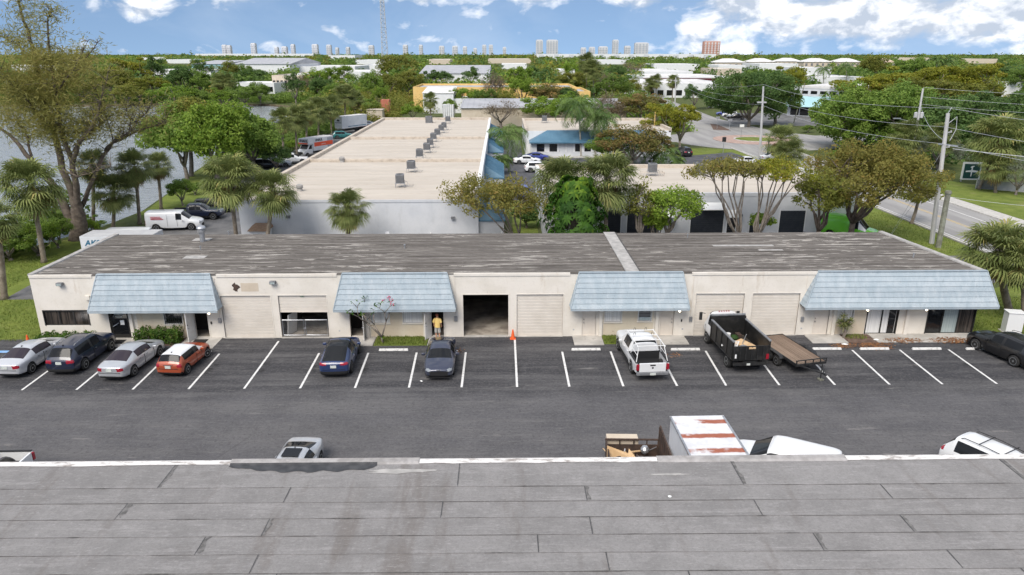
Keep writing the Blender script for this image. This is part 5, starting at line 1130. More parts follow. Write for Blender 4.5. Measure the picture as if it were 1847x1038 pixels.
# ---- flatbed trailer with planks
def trailer():
    o = thing('flatbed_trailer', 'flatbed trailer with brown plank deck beside the dump truck', 'trailer')
    w, y0, y1, z = .98, -2.2, 2.25, .74
    fr = MB(); fr.box(-w-.05, -w, y0, y1, z-.14, z+.03); fr.box(w, w+.05, y0, y1, z-.14, z+.03); fr.box(-w, w, y1-.05, y1, z-.14, z+.03)
    for k in range(7): y = y0+.2+k*.66; fr.box(-w, w, y, y+.05, z-.14, z-.06)
    fr.build('frame', M['black'], o)
    n = 11
    pl = MB().box(-w/n+.004, w/n-.004, y0+.02, y1-.06, z-.04, z).mesh('plank', M['plank'])
    for k in range(n): put('plank', pl, o, (-w+(2*k+1)*w/n, rng.uniform(-.015, .015), rng.uniform(-.003, .004)))
    b = MB(); b.box(-w-.05, w+.05, y0-.05, y0, z-.14, z); b.box(-w-.08, w+.08, y0-.06, y0-.01, z+.20, z+.25)
    for x in (-w-.05, -w*.45, w*.1, w*.6, w): b.box(x, x+.05, y0-.055, y0-.005, z, z+.2)
    b.build('head_rail', M['black'], o)
    b = MB(); b.tube([(-.75, y0+.1, z-.12), (.05, y0-1.15, .52)], .045, 4); b.tube([(.85, y0+.1, z-.12), (.05, y0-1.15, .52)], .045, 4); b.build('tongue', M['black'], o)
    b = MB(); b.box(.0, .1, y0-1.3, y0-1.1, .5, .6); b.lathe([(.06, .5), (.07, .56), (.04, .6)], 8, (.05, y0-1.35, 0)); b.build('coupler', M['black'], o)
    b = MB(); b.tube([(.12, y0-.85, .1), (.12, y0-.85, .95)], .03, 8); b.tube([(.12, y0-.85, .9), (.3, y0-.85, .9)], .012, 5); b.build('jack', M['black'], o)
    b = MB(); b.box(-.0, .26, y0-1.0, y0-.7, .0, .08); b.build('jack_foot', M['wood_pole'], o)
    tm, rm = wheel_mesh(.34, .2, 'steel'); tme = tm.mesh('tyre', M['tyre'], True); rme = rm.mesh('rim', [M['gunmetal'], M['trim']])
    for s in (-1, 1):
        for y in (-.62, .22): wh = put('wheel', tme, o, (s*(w+.2), y, .34)); put('rim', rme, wh)
        b = MB(); arc = [(-.62-.40+.0, .62), (-.9, .76), (-.62, .80), (.22, .80), (.5, .76), (.62, .62)]
        b.plate(arc+[(p[0], p[1]-.02) for p in arc[::-1]], *sorted((s*(w+.06), s*(w+.33)))); b.build('fender', M['black'], o)
    return o
TR = trailer(); place(TR, 1441, 668, rad(13), 1.55, -.1)
# ---- rusty box truck and scrap trailer beside the near building
BT = thing('box_truck', 'white box truck with rust streaked roof behind the near roof', 'truck'); c = G(1282, 787, 3.4); BT.location = (c.x-.1, c.y-1.0, .02); BT.rotation_euler = (0, 0, rad(1))
b = MB(); b.box(-1.15, 1.15, -3.1, 2.6, .95, 3.36); b.build('cargo_box', M['box_white'], BT, bevel=.03)
for k in range(5):
    b = MB(); y = -3.1+k*1.14; b.box(-1.12, 1.12, y+.004, y+1.136, 3.362, 3.385); b.build('roof_panel', M['rusty_white'], BT)
for s in (-1, 1): b = MB(); b.box(*sorted((s*1.10, s*1.18)), -3.12, 2.62, 3.34, 3.42); b.build('roof_rail', M['galv'], BT)
b = MB(); b.box(-1.18, 1.18, 2.57, 2.65, 3.34, 3.42); b.build('roof_rail', M['rusty_white'], BT)
b = MB(); b.box(-.4, .4, -4.9, 2.5, .6, .9); b.build('chassis', M['black'], BT)
b = MB(); b.plate([(-4.9, .6), (-3.2, .6), (-3.2, 2.2), (-4.2, 2.2), (-4.75, 1.5), (-4.95, 1.2)], -1.0, 1.0); b.build('cab', M['car_white'], BT, bevel=.06)
add_wheels(BT, .42, .25, 1.9, (-4.1, 1.4), 'steel')
ST = thing('scrap_trailer', 'rusty high sided trailer full of scrap behind the near roof', 'trailer'); c = G(1150, 800, 1.3); ST.location = (c.x-.1, c.y-.6, .02); ST.rotation_euler = (0, 0, rad(-2))
b = MB(); b.box(-1.35, 1.05, -2.2, .72, .55, .62); b.build('floor', M['rusty_steel'], ST)
b = MB(); b.box(-1.35, 1.05, .70, .74, .6, 1.15); fw = b.build('front_wall', M['rusty_steel'], ST)
b = MB(); b.box(-1.40, 1.08, .68, .76, 1.38, 1.44)
for x in (-1.38, -.75, -.1, .5, 1.02): b.box(x, x+.05, .69, .75, 1.1, 1.4)
b.build('rail', M['rusty_steel'], ST)
for s, x in ((-1, -1.38),): b = MB(); b.box(x, x+.05, -2.2, .7, .6, 1.4); b.build('side_wall', M['rusty_steel'], ST)
rp = MB(); rp.box(1.06, 1.12, -2.0, .72, .58, 2.15); rp = rp.build('ramp_gate', M['rusty_steel'], ST)
for k in range(7): b = MB(); y = -1.95+k*.43; b.box(1.03, 1.06, y, y+.06, .62, 2.1); b.build('rib', M['rusty_steel'], rp)
add_wheels(ST, .36, .2, 2.3, (-.9,), 'steel')
bpy.context.view_layer.update()
b = MB(); b.box(-1.0, .45, .0, .5, 0, .55); loose('foam_block', 'pale panel box against the scrap trailer front rail', 'box', ST, (-.3, .80, .82), 0, b, M['wall_tan'], bevel=.02)
b = MB(); b.add([(-.9, 0, .0), (.5, -.25, .0), (.5, -.2, .05), (.1, .25, .42), (.05, .05, .3), (-.9, .15, .62)], [(0, 1, 2, 3, 4, 5)]); b.v += [(x+.01, y-.03, z) for x, y, z in b.v]; b.f += [(11, 10, 9, 8, 7, 6)]+[(i, (i+1) % 6, 6+(i+1) % 6, 6+i) for i in range(6)]; b.m = [0]*len(b.f)
loose('broken_plywood', 'broken plywood sheet leaning in the scrap trailer', 'board', ST, (-.5, -.2, .92), 0, b, M['plywood'])
b = MB(); b.lathe([(0, -.2), (.12, -.17), (.2, -.05), (.2, .05), (.12, .17), (0, .2)], 12); loose('metal_drum', 'grey metal drum in the scrap trailer', 'drum', ST, (.35, .2, 1.2), 0, b, M['galv'])
jr = random.Random(4)
b = MB()
for k in range(70):
    a = jr.uniform(0, 6.28); p = Vector((jr.uniform(-1.2, .95), jr.uniform(-2, .5), .65+jr.uniform(0, .35))); l = jr.uniform(.2, .8)
    b.tube([p, p+Vector((math.cos(a)*l, math.sin(a)*l, jr.uniform(-.1, .25)))], jr.uniform(.015, .05), 4, m=jr.choice((0, 1, 2, 3)))
sc = b.build('scrap_pile', [M['rusty_steel'], M['plywood'], M['galv'], M['box_grey']], None, loc=ST.location, rot=ST.rotation_euler); tag(sc, 'tangled scrap heap filling the rusty trailer', 'scrap', kind='stuff')
# ------------------------------------------------------------------ buildings behind
# long building with the cream roof
LB = thing('long_warehouse', 'long pale blue grey warehouse with cream flat roof in three bays', 'building')
lx0, lx1, ly0, ly1, lz = -25.5, -2.3, 68.0, 156.0, 4.75
b = MB(); b.box(lx0, lx1, ly0, ly1, 0, lz-.02); b.build('wall', M['wall_bluegrey'], LB)
for k, (a, c) in enumerate(((ly0, 93.3), (93.9, 119.2), (119.8, ly1))):
    b = MB(); b.box(lx0+.5, lx1-.4, a+(.02 if k == 0 else .05), c-.05, lz-.02, lz+.10); RB_ = b.build('roof_deck', M['cream_roof'], LB)
    n = 9
    for j in range(n):
        y = a+.4+(c-a-.8)*j/n; bb = MB(); bb.box(lx0+.52, lx1-.42, y, y+.05, lz+.1, lz+.112); bb.build('roof_seam', M['cream_coping'], RB_)
for y in (93.3, 119.2): b = MB(); b.box(lx0+.5, lx1-.4, y, y+.6, lz, lz+.5); b.build('fire_wall', M['cream_coping'], LB, bevel=.05)
b = MB(); b.box(lx0-.03, lx0+.5, ly0+.05, ly1, lz-.3, lz+.5); b.build('parapet', M['cream_coping'], LB, bevel=.04)
b = MB(); b.box(lx1-.4, lx1+.05, ly0+.05, ly1, lz-.3, lz+.5); b.build('parapet', M['wall_white'], LB, bevel=.04)
b = MB(); b.box(lx0, lx1, ly1-.4, ly1+.05, lz-.3, lz+.55); b.build('parapet', M['cream_coping'], LB, bevel=.04)
b = MB(); b.box(lx0-.02, lx1+.02, ly0-.05, ly0+.04, lz-.12, lz+.13); b.build('drip_edge', M['wall_bluegrey'], LB)
def blue_awning(y0, y1, parent, x=lx1, d=2.6, zt=4.3, zb=2.75):
    b = MB(); b.add([(x, y0+.6, zt), (x+d, y0, zb), (x, y0, zb), (x, y1-.6, zt), (x+d, y1, zb), (x, y1, zb)], [(0, 1, 4, 3), (0, 2, 1), (3, 4, 5), (2, 5, 4, 1), (0, 3, 5, 2)]); o = b.build('metal_awning', M['blue_metal'], parent)
    n = int((y1-y0)/.45)
    for k in range(n+1):
        y = y0+(y1-y0)*k/n; yt = min(max(y, y0+.6), y1-.6); f = 1 if yt == y else abs(y-(y0 if y < (y0+y1)/2 else y1))/.6
        bb = MB(); bb.tube([(x+d, y, zb+.02), (x+d*(1-f), yt if f == 1 else y, zb+(zt-zb)*f+.02)], .03, 4); bb.build('standing_seam', M['blue_metal'], o)
    bb = MB(); bb.box(x, x+d+.03, y0-.03, y1+.03, zb-.14, zb-.01); bb.build('fascia', M['blue_metal'], o)
    return o
for y0, y1 in ((68.4, 80.5), (93.5, 106), (119.0, 131), (144, 154)):
    blue_awning(y0, y1, LB); b = MB(); b.box(lx1, lx1+2.5, y0+.1, y1-.1, 0, 2.6); b.build('entry_wall', M['wall_bluegrey'], LB)
b = MB(); b.box(lx1+2.5, lx1+2.53, 70, 73, .1, 2.3); b.build('window', M['glass'], LB)
for px, py in ((520, 391), (817, 393)): q = DP(px, py, ly0); b = MB(); b.box(q.x-.18, q.x+.18, ly0-.28, ly0-.01, q.z-.12, q.z+.12); b.build('wall_lamp', M['gunmetal'], LB)
for px, py in ((777, 421), (905, 419)): q = DP(px, py, ly0); b = MB(); b.box(q.x-.06, q.x+.06, ly0-.1, ly0-.01, q.z-.1, q.z+.1); b.build('junction_box', M['paper'], LB)
sh = thing('utility_shed', 'small white shed with brown hipped roof against the long warehouse', 'shed', (-23.2, 66.6, 0)); b = MB(); b.box(-.75, .75, -.6, 1.3, 0, 2.3); b.build('wall', M['wall_white'], sh); b = MB(); b.add([(-.95, -.8, 2.3), (.95, -.8, 2.3), (.95, 1.3, 2.3), (-.95, 1.3, 2.3), (-.75, .3, 2.65), (.75, .3, 2.65), (.75, 1.3, 2.65), (-.75, 1.3, 2.65)], [(0, 3, 2, 1), (4, 5, 6, 7), (0, 1, 5, 4), (1, 2, 6, 5), (2, 3, 7, 6), (3, 0, 4, 7)]); b.build('roof', M['shed_roof'], sh); b = MB(); b.box(-.45, .45, -.63, -.60, 1.2, 2.0); b.build('window', M['glass'], sh)
sdh = thing('satellite_dish', 'small white satellite dish on the back edge of the front roof', 'satellite dish', tuple(DP(698, 424, 56.2)-Vector((0, 0, .2)))); b = MB(); b.lathe([(.02, 0), (.16, .03), (.27, .1), (.26, .1), (.15, .02), (.02, -.02)], 14); sdh.scale = (.7, .7, .7); dd = b.build('dish', M['box_grey'], sdh, rot=(rad(55), 0, rad(20)), loc=(0, 0, .5)); b = MB(); b.tube([(0, 0, -.3), (0, 0, .5)], .03, 6); b.build('mast', M['galv'], sdh)
# rooftop air conditioners
def condenser(label, loc, s=1.0, rz=0, stand=.45):
    o = thing('air_conditioner', label, 'air conditioner', loc, rz, 'rooftop air conditioners'); w = .42*s; h0 = stand; h1 = stand+.85*s
    b = MB(); b.box(-w, w, -w, w, h0, h1); b.build('case', M['gunmetal'], o, bevel=.04)
    for k in range(7): x = -w+.06+k*(2*w-.12)/6; b = MB(); b.box(x-.028, x+.028, -w-.008, -w+.002, h0+.06, h1-.1); b.build('grille_slot', M['condenser_fin'], o)
    b = MB(); b.lathe([(w*.82, h1), (w*.82, h1+.03), (w*.2, h1+.05), (0.0, h1+.05)], 14); b.build('fan_guard', M['condenser_fin'], o)
    b = MB()
    for x in (-w, w): b.tube([(x*1.1, -w, 0), (x, -w, h0), (x, w, h0), (x*1.1, w, 0)], .025, 5)
    b.box(-w-.1, w+.1, -w-.05, -w+.05, h0-.06, h0); b.box(-w-.1, w+.1, w-.05, w+.05, h0-.06, h0); b.build('stand', M['galv'], o)
    b = MB(); b.tube([(w, 0, h0+.2), (w+.3, -.1, h0+.1), (w+.5, -.2, .1), (w+.85, -.25, .08), (w+.95, -.25, .3)], .04, 5); b.build('refrigerant_pipe', M['concrete'], o)
    return o
aczs = [(722, 338), (742, 311), (757, 288), (770, 276), (776, 267), (782, 256), (789, 248), (796, 240), (801, 235), (808, 223), (774, 222)]
nm_ = ['nearest of the condenser row on the cream roof, on tall legs', 'second from the front in the condenser row on the cream roof', 'third from the front in the condenser row, before the first roof step', 'fourth from the front in the condenser row, past the first roof step', 'fifth from the front in the condenser row on the cream roof', 'sixth from the front in the condenser row on the cream roof',
       'seventh from the front in the condenser row on the cream roof', 'eighth from the front in the condenser row past the second roof step', 'ninth from the front in the condenser row on the cream roof', 'grey condenser at the far end of the cream roof, right one', 'wide grey condenser at the far end of the cream roof, left one']
for (px, py), l in zip(aczs, nm_): c = G(px, py, lz+.1); condenser(('grey condenser, ' if not l.startswith(('grey', 'wide')) else '')+l, (c.x, c.y, lz+.1), 1.05 if not l.startswith('wide') else 1.5, rng.uniform(-.15, .15), .5 if not l.startswith('wide') else .1)
for px, py, l in ((617, 293, 'white roof vent on the cream roof near its left edge'), (541, 345, 'round roof vent near the front left corner of the cream roof'), (735, 385, None)):
    if l: c = G(px, py, lz+.1); o = thing('roof_vent', l, 'vent', (c.x, c.y, lz+.1)); b = MB(); b.lathe([(.3, 0), (.28, .35), (.34, .4), (.36, .62), (.2, .72), (0, .73)], 12); b.build('cowl', M['roof_patch'], o); b = MB(); b.lathe([(.38, .36), (.38, .40)], 12); b.build('collar', M['gunmetal'], o)
# second grey building on the right, loading doors to the alley
SB = thing('grey_warehouse', 'pale grey warehouse with dark roller doors behind the dormant trees', 'building')
sx0, sx1, sy0, sy1, sz = 4.3, 37.4, 73.0, 91.0, 4.35
b = MB(); b.box(sx0, sx1, sy0, sy1, 0, sz); b.build('wall', M['wall_bluegrey'], SB)
b = MB(); b.box(sx0+.4, sx1-.4, sy0+.25, sy1-.5, sz, sz+.08); b.build('roof_deck', M['cream_roof'], SB)
b = MB(); b.box(sx0-.03, sx1+.03, sy1-.5, sy1+.05, sz-.3, sz+.5); b.build('parapet', M['cream_coping'], SB, bevel=.04)
for x in (sx0-.02, sx1-.4): b = MB(); b.box(x, x+.42, sy0, sy1-.5, sz-.3, sz+.45); b.build('parapet', M['wall_white'], SB, bevel=.04)
b = MB(); b.box(sx0, sx1, sy0-.04, sy0+.25, sz-.2, sz+.16); b.build('drip_edge', M['wall_bluegrey'], SB)
for p0, p1, ztop in ((1089, 1119, 2.75), (1131, 1189, 2.75), (1245, 1304, 2.75), (1311, 1326, 2.1), (1405, 1450, 2.6), (1352, 1360, 1.6)):
    x0, x1 = XW(p0, 73, 405), XW(p1, 73, 405); b = MB(); b.box(x0, x1, sy0-.03, sy0-.002, .02, ztop); o = b.build('roller_door', M['door_navy'], SB)
    b = MB(); n = int(ztop/.2)
    for k in range(n): b.box(x0+.02, x1-.02, sy0-.05, sy0-.031, k*.2+.03, k*.2+.17)
    b.build('slat_curtain', M['door_navy'] if p0 != 1311 else M['glass'], o)
    b = MB(); b.box(x0-.09, x0-.001, sy0-.07, sy0+.0, 0, ztop+.1); b.box(x1+.001, x1+.09, sy0-.07, sy0, 0, ztop+.1); b.build('door_frame', M['wall_white'], o)
for p0, p1, zt in ((1263, 1306, 3.5), (1195, 1214, 2.7), (1310, 1330, 2.7)):
    x0, x1 = XW(p0, 73, 390), XW(p1, 73, 390); b = MB(); b.add([(x0, sy0, zt), (x1, sy0, zt), (x1, sy0-1.0, zt-.55), (x0, sy0-1.0, zt-.55), (x0, sy0, zt-.06), (x1, sy0, zt-.06), (x1, sy0-1.0, zt-.62), (x0, sy0-1.0, zt-.62)], [(0, 3, 2, 1), (4, 5, 6, 7), (3, 7, 6, 2), (0, 4, 7, 3), (1, 2, 6, 5)]); b.build('awning', M['paper'], SB)
q = DP(1335, 388, sy0); b = MB(); b.box(q.x-.2, q.x+.2, sy0-.3, sy0, q.z-.12, q.z+.12); b.build('wall_lamp', M['gunmetal'], SB)
for px, py, l in ((1176, 317, 'grey condenser on a rail frame, left of two on the right roof'), (1262, 316, 'grey condenser on a rail frame, right of two on the right roof')):
    c = G(px, py, sz+.1); o = condenser(l, (c.x, c.y, sz+.1), 1.15, 0, .5); b = MB(); b.box(-1.4, 1.4, -.5, -.44, .42, .48); b.box(-1.4, 1.4, .44, .5, .42, .48)
    for x in (-1.35, 1.3): b.box(x, x+.05, -.5, -.44, 0, .42); b.box(x, x+.05, .44, .5, 0, .42)
    b.build('rail_frame', M['cream_coping'], o)
q = DP(988, 400, 72.6); o = thing('notice_board', 'white notice sign on the corner of the grey warehouse', 'sign', (q.x, 72.9, 2.0)); b = MB(); b.box(-.32, .32, -.05, 0, -.6, .75); b.build('panel', M['sign_white'], o)
for z, w, m_ in ((.55, .36, 'letter_dark'), (.40, .42, 'letter_red'), (.2, .3, 'letter_dark'), (-.1, .36, 'letter_red'), (-.3, .25, 'letter_dark')): b = MB(); b.box(-w/2, w/2, -.06, -.051, z-.04, z+.04); b.build('lettering_line', M[m_], o)
# office with the blue standing seam roof
OB = thing('office_building', 'white office with blue standing seam hip roof and dark windows', 'building')
b = MB(); b.box(4.5, 32, 136, 158, 0, 4.45); b.build('wall', M['wall_white'], OB)
b = MB(); b.box(4.9, 31.6, 136.3, 157.5, 4.45, 4.5); b.build('roof_deck', M['cream_roof'], OB)
for x0, x1, y0, y1 in ((4.4, 32.1, 157.5, 158.1), (4.4, 4.9, 136, 157.5), (31.6, 32.1, 136, 157.5)): b = MB(); b.box(x0, x1, y0, y1, 4.2, 5.0); b.build('parapet', M['cream_coping'], OB)
x0, x1 = XW(955, 133, 262), 30.0
b = MB(); b.add([(x0, 132.6, 2.75), (x1, 132.6, 2.75), (x1, 136, 2.75), (x0, 136, 2.75), (x0+3.4, 135.9, 4.6), (x1-3, 135.9, 4.6)], [(0, 1, 5, 4), (0, 4, 3), (1, 2, 5), (0, 3, 2, 1)]); hr = b.build('hip_roof', M['blue_metal'], OB)
n = 38
for k in range(n+1):
    x = x0+(x1-x0)*k/n; f = min(1, (x-x0)/3.4, (x1-x)/3.0); bb = MB(); bb.tube([(x, 132.58, 2.78), (x, 132.6+3.3*f, 2.78+1.85*f)], .03, 4); bb.build('standing_seam', M['blue_metal'], hr)
b = MB(); b.box(x0-.05, x1, 132.5, 132.62, 2.55, 2.75); b.build('fascia', M['blue_metal'], hr)
b = MB(); b.box(x0+.3, x1-.3, 133.4, 136, 0, 2.6); b.build('front_wall', M['wall_white'], OB)
b = MB(); b.box(x0+.28, x1-.28, 133.38, 133.399, 0, .85); b.build('base_band', M['wall_bluegrey'], OB)
for p0, p1 in ((968, 982), (991, 1005), (1037, 1048), (1054, 1066), (1076, 1088)):
    a, c = XW(p0, 133.4, 270), XW(p1, 133.4, 270); b = MB(); b.box(a, c, 133.36, 133.398, .95, 2.35); w_ = b.build('window', M['wall_dark'], OB); b = MB(); b.box(a+.06, c-.06, 133.34, 133.358, 1.0, 2.3); b.build('pane', M['glass'], w_)
for p0, p1 in ((1008, 1020), (1022, 1034)): a, c = XW(p0, 133.4, 270), XW(p1, 133.4, 270); b = MB(); b.box(a, c, 133.35, 133.37, .05, 2.4); d_ = b.build('door', M['wall_bluegrey'], OB); b = MB(); b.box(a+.08, a+.14, 133.30, 133.35, 1.0, 1.1); b.build('handle', M['chrome'], d_)
b = MB(); b.box(7.5, 22, 131.6, 133.3, .02, .12); struct('sidewalk', b, M['kerb'])
for px, py, l in ((982, 222, 'grey condenser at left on the office roof'), (1047, 222, 'grey condenser between the queen palms on the office roof')): c = G(px, py, 4.5); condenser(l, (c.x, c.y, 4.5), 1.2)
# tan workshop with grey metal roof
TB = thing('tan_workshop', 'tan workshop with low grey metal roof beyond the blue roofed office', 'building')
tx0, tx1 = DP(832, 200, 192).x, DP(1130, 200, 192).x
b = MB(); b.box(tx0, tx1, 192, 228, 0, 4.7); b.build('wall', M['wall_tan'], TB)
b = MB(); b.add([(tx0-.3, 191.6, 4.7), (tx1+.3, 191.6, 4.7), (tx1+.3, 228.3, 4.7), (tx0-.3, 228.3, 4.7), (tx0-.3, 210, 6.1), (tx1+.3, 210, 6.1)], [(0, 1, 5, 4), (2, 3, 4, 5), (0, 4, 3), (1, 2, 5), (0, 3, 2, 1)]); rf = b.build('roof', M['grey_roof'], TB)
for k in range(30): x = tx0+(tx1-tx0)*k/29; bb = MB(); bb.tube([(x, 191.6, 4.73), (x, 210, 6.13)], .06, 4); bb.build('roof_rib', M['grey_roof'], rf)
for px in (960, 1010): q = DP(px, 181, 200); b = MB(); b.cbox((q.x, 203, 5.75), (2.2, 1.6, .5), rx=.08); b.build('skylight', M['paper'], rf)
# yellow building with a white block
YB = thing('yellow_building', 'long yellow flat roofed building behind the tan workshop', 'building')
for p0, p1, y0, y1, z, m_ in ((745, 1040, 255, 285, 6.6, 'wall_yellow'), (1025, 1065, 250, 282, 5.4, 'wall_yellow')):
    a, c = DP(p0, 165, y0).x, DP(p1, 165, y0).x; b = MB(); b.box(a, c, y0, y1, 0, z); b.build('wall', M[m_], YB); b = MB(); b.box(a+.4, c-.4, y0+.4, y1-.4, z, z+.05); b.build('roof_deck', M['grey_roof'], YB)
    b = MB(); b.box(a, c, y0, y0+.35, z, z+.7); b.box(a, c, y1-.35, y1, z, z+.7); b.box(a, a+.35, y0+.35, y1-.35, z, z+.7); b.box(c-.35, c, y0+.35, y1-.35, z, z+.7); b.build('parapet', M[m_], YB)
WB = thing('white_block', 'tall white blank walled block in front of the yellow building', 'building'); a, c = DP(763, 185, 235).x, DP(818, 185, 235).x
b = MB(); b.box(a, c, 235, 254, 0, 6.4); b.build('wall', M['wall_white'], WB); b = MB(); b.add([(a-.2, 234.8, 6.4), (c+.2, 234.8, 6.4), (c+.2, 254.2, 7.6), (a-.2, 254.2, 7.6), (a-.2, 234.8, 6.2), (c+.2, 234.8, 6.2), (c+.2, 254.2, 7.4), (a-.2, 254.2, 7.4)], [(0, 1, 2, 3), (7, 6, 5, 4), (0, 4, 5, 1), (1, 5, 6, 2), (3, 2, 6, 7), (0, 3, 7, 4)]); b.build('roof', M['white_roof'], WB)
b = MB(); b.box(c, c+7, 236, 250, 0, 4.5); b.build('annex', M['wall_white'], WB)
def simple(name, label, cat, px0, px1, ybase, mat, h, d, roof=None, parts=(), z0=0):
    """a building whose front foot line is at ground row ybase"""
    g0, g1 = G(px0, ybase), G(px1, ybase); Y = (g0.y+g1.y)/2; x0, x1 = DP(px0, ybase, Y).x, DP(px1, ybase, Y).x
    o = thing(name, label, cat, ((x0+x1)/2, Y, 0)); w = (x1-x0)/2
    b = MB(); b.box(-w, w, 0, d, 0, h); b.build('wall', M[mat], o)
    return o, w, Y
o, w, Y = simple('storage_shed', 'small tan flat shed at the back left corner of the cream roof', 'shed', 662, 690, 217, 'wall_tan', 2.8, 4)
b = MB(); b.box(-w-.15, w+.15, -.15, 4.1, 2.8, 2.95); b.build('roof', M['cream_coping'], o)
o, w, Y = simple('container', 'salmon red upright container by the hedge past the cream roof', 'container', 688, 703, 211, 'container_red', 5.0, 3)
for k in range(5): b = MB(); x = -w+.2+k*(2*w-.4)/4; b.box(x-.1, x+.1, -.06, -.001, .1, 4.9); b.build('rib', M['container_red'], o)
o, w, Y = simple('storage_tank', 'square white tank cage at the far end of the cream roof', 'tank', 799, 819, 216, 'wall_white', 4.2, 3)
for k in range(6): b = MB(); x = -w+.1+k*(2*w-.2)/5; b.box(x-.06, x+.06, -.08, -.001, 0, 4.3); b.build('cage_bar', M['galv'], o)
b = MB(); b.lathe([(.4, 4.2), (.4, 4.5), (0, 4.55)], 10, (0, 1.5, 0)); b.build('lid', M['paper'], o)
# ------------------------------------------------------------------ farther buildings
CLEAR = [(745,1066,150,255,30),(763,820,153,235,20),(1420,1540,163,212,40)]
def flat(name, label, px0, px1, yroof, h, d, wall='wall_white', roof='white_roof', nwin=0, gable=False, group=None, glass='glass', winrow=None):
    """roof front edge seen at row yroof, height h"""
    g = G((px0+px1)/2, yroof, h); Y = g.y; x0, x1 = DP(px0, yroof, Y).x, DP(px1, yroof, Y).x; w = (x1-x0)/2
    o = thing(name, label, 'building', ((x0+x1)/2, Y, 0), 0, group)
    CLEAR.append((px0, px1, yroof, Y, d)); b = MB(); b.box(-w, w, 0, d, 0, h-.05); b.build('wall', M[wall], o)
    s = max(.3, Y/900)
    if gable:
        hh = h+min(d, 2*w)*.10; b = MB(); b.add([(-w-s, -s, h), (w+s, -s, h), (w+s, d+s, h), (-w-s, d+s, h), (-w-s, d/2, hh), (w+s, d/2, hh)], [(0, 1, 5, 4), (2, 3, 4, 5), (0, 4, 3), (1, 2, 5), (0, 3, 2, 1)]); rf = b.build('roof', M[roof], o)
    else:
        b = MB(); b.box(-w+s, w-s, s, d-s, h-.05, h+.1); rf = b.build('roof', M[roof], o)
        b = MB(); b.box(-w, w, 0, s, h-.05, h+.5); b.box(-w, w, d-s, d, h-.05, h+.5); b.box(-w, -w+s, s, d-s, h-.05, h+.5); b.box(w-s, w, s, d-s, h-.05, h+.5); b.build('parapet', M[wall], o)
    for k in range(nwin):
        x = -w+(k+.5)*2*w/nwin; ww = min(2*w/nwin*.32, 3.5); z0_, z1_ = winrow or (1.0, min(h-1, 3.2)); b = MB(); b.box(x-ww, x+ww, -.12, -.01, z0_, z1_); b.build('window', M[glass], o)
    return o
flat('warehouse', 'low grey metal roofed warehouse behind dark trees, centre distance', 757, 882, 133, 7, 90, 'wall_white', 'grey_roof', 0, True)
flat('warehouse', 'white flat roofed warehouse left of the tall olive tree', 582, 702, 131, 6.5, 60, 'wall_white', 'white_roof', 6)
flat('warehouse', 'white low warehouse with grey roof beyond the lake', 528, 640, 121, 6, 80, 'wall_white', 'white_roof', 0)
flat('warehouse', 'beige warehouse with tall windows at the lake end', 490, 545, 138, 7.5, 60, 'wall_tan', 'white_roof', 8, winrow=(1.5, 5.5))
flat('warehouse', 'low white shed roofs hugging the far lake shore', 415, 494, 152, 4.5, 22, 'wall_white', 'white_roof', 5)
flat('warehouse', 'long grey pitched sheds left of centre beyond the lake', 422, 522, 116, 9, 120, 'wall_white', 'grey_roof', 0, True)
flat('warehouse', 'grey pitched shed with aqua gable beyond the lake', 345, 402, 116, 9, 120, 'aqua', 'grey_roof', 0, True)
flat('warehouse', 'white warehouse strip half hidden by trees left of the lake end', 255, 380, 128, 6, 40, 'wall_white', 'white_roof', 6)
flat('warehouse', 'white flat building just above the oak at far left lake shore', 0, 26, 149, 6, 40, 'wall_white', 'white_roof', 2)
flat('warehouse', 'wide white horizon warehouse on the left', 352, 565, 97.5, 17, 160, 'wall_white', 'white_roof', 0)
flat('warehouse', 'white horizon warehouse strip right of the left one', 592, 640, 100.5, 13, 150, 'wall_white', 'white_roof', 0)
W1 = flat('warehouse', 'very long white and grey horizon warehouse right of centre', 968, 1292, 98.2, 16.5, 160, 'wall_white', 'white_roof', 0)
w = DP(1292, 98, W1.location.y).x-W1.location.x
for k in range(12):
    x = -w+(k+.15)*2*w/12; b = MB(); b.box(x, x+2*w/12*.32, -1.0, -.02, 0, 16.0); b.build('bay_panel', M['wall_bluegrey'], W1)
flat('warehouse', 'low white warehouse among palms right of centre', 1163, 1250, 131, 7, 90, 'wall_white', 'white_roof', 0)
flat('warehouse', 'long low white warehouse with dark eaves right of centre', 1150, 1318, 153, 5.5, 55, 'wall_white', 'white_roof', 10)
W2 = flat('warehouse', 'white warehouse with maroon fascia behind the parked trucks', 1160, 1320, 141, 6, 60, 'wall_white', 'white_roof', 0)
b = MB(); ww = DP(1320, 141, W2.location.y).x-W2.location.x; b.box(-ww, ww, -.4, -.02, 4.4, 5.9); b.build('fascia', M['car_maroon'], W2)
flat('warehouse', 'cream warehouse block left of the big oak', 1292, 1338, 126, 8, 40, 'wall_tan', 'white_roof', 0)
flat('warehouse', 'white warehouse right of the yellow green tree', 1470, 1560, 141, 7, 50, 'wall_white', 'white_roof', 6, winrow=(2, 4.5))
flat('warehouse', 'white warehouse roof between the trees at far right', 1805, 1860, 150, 6, 40, 'wall_white', 'white_roof', 0)
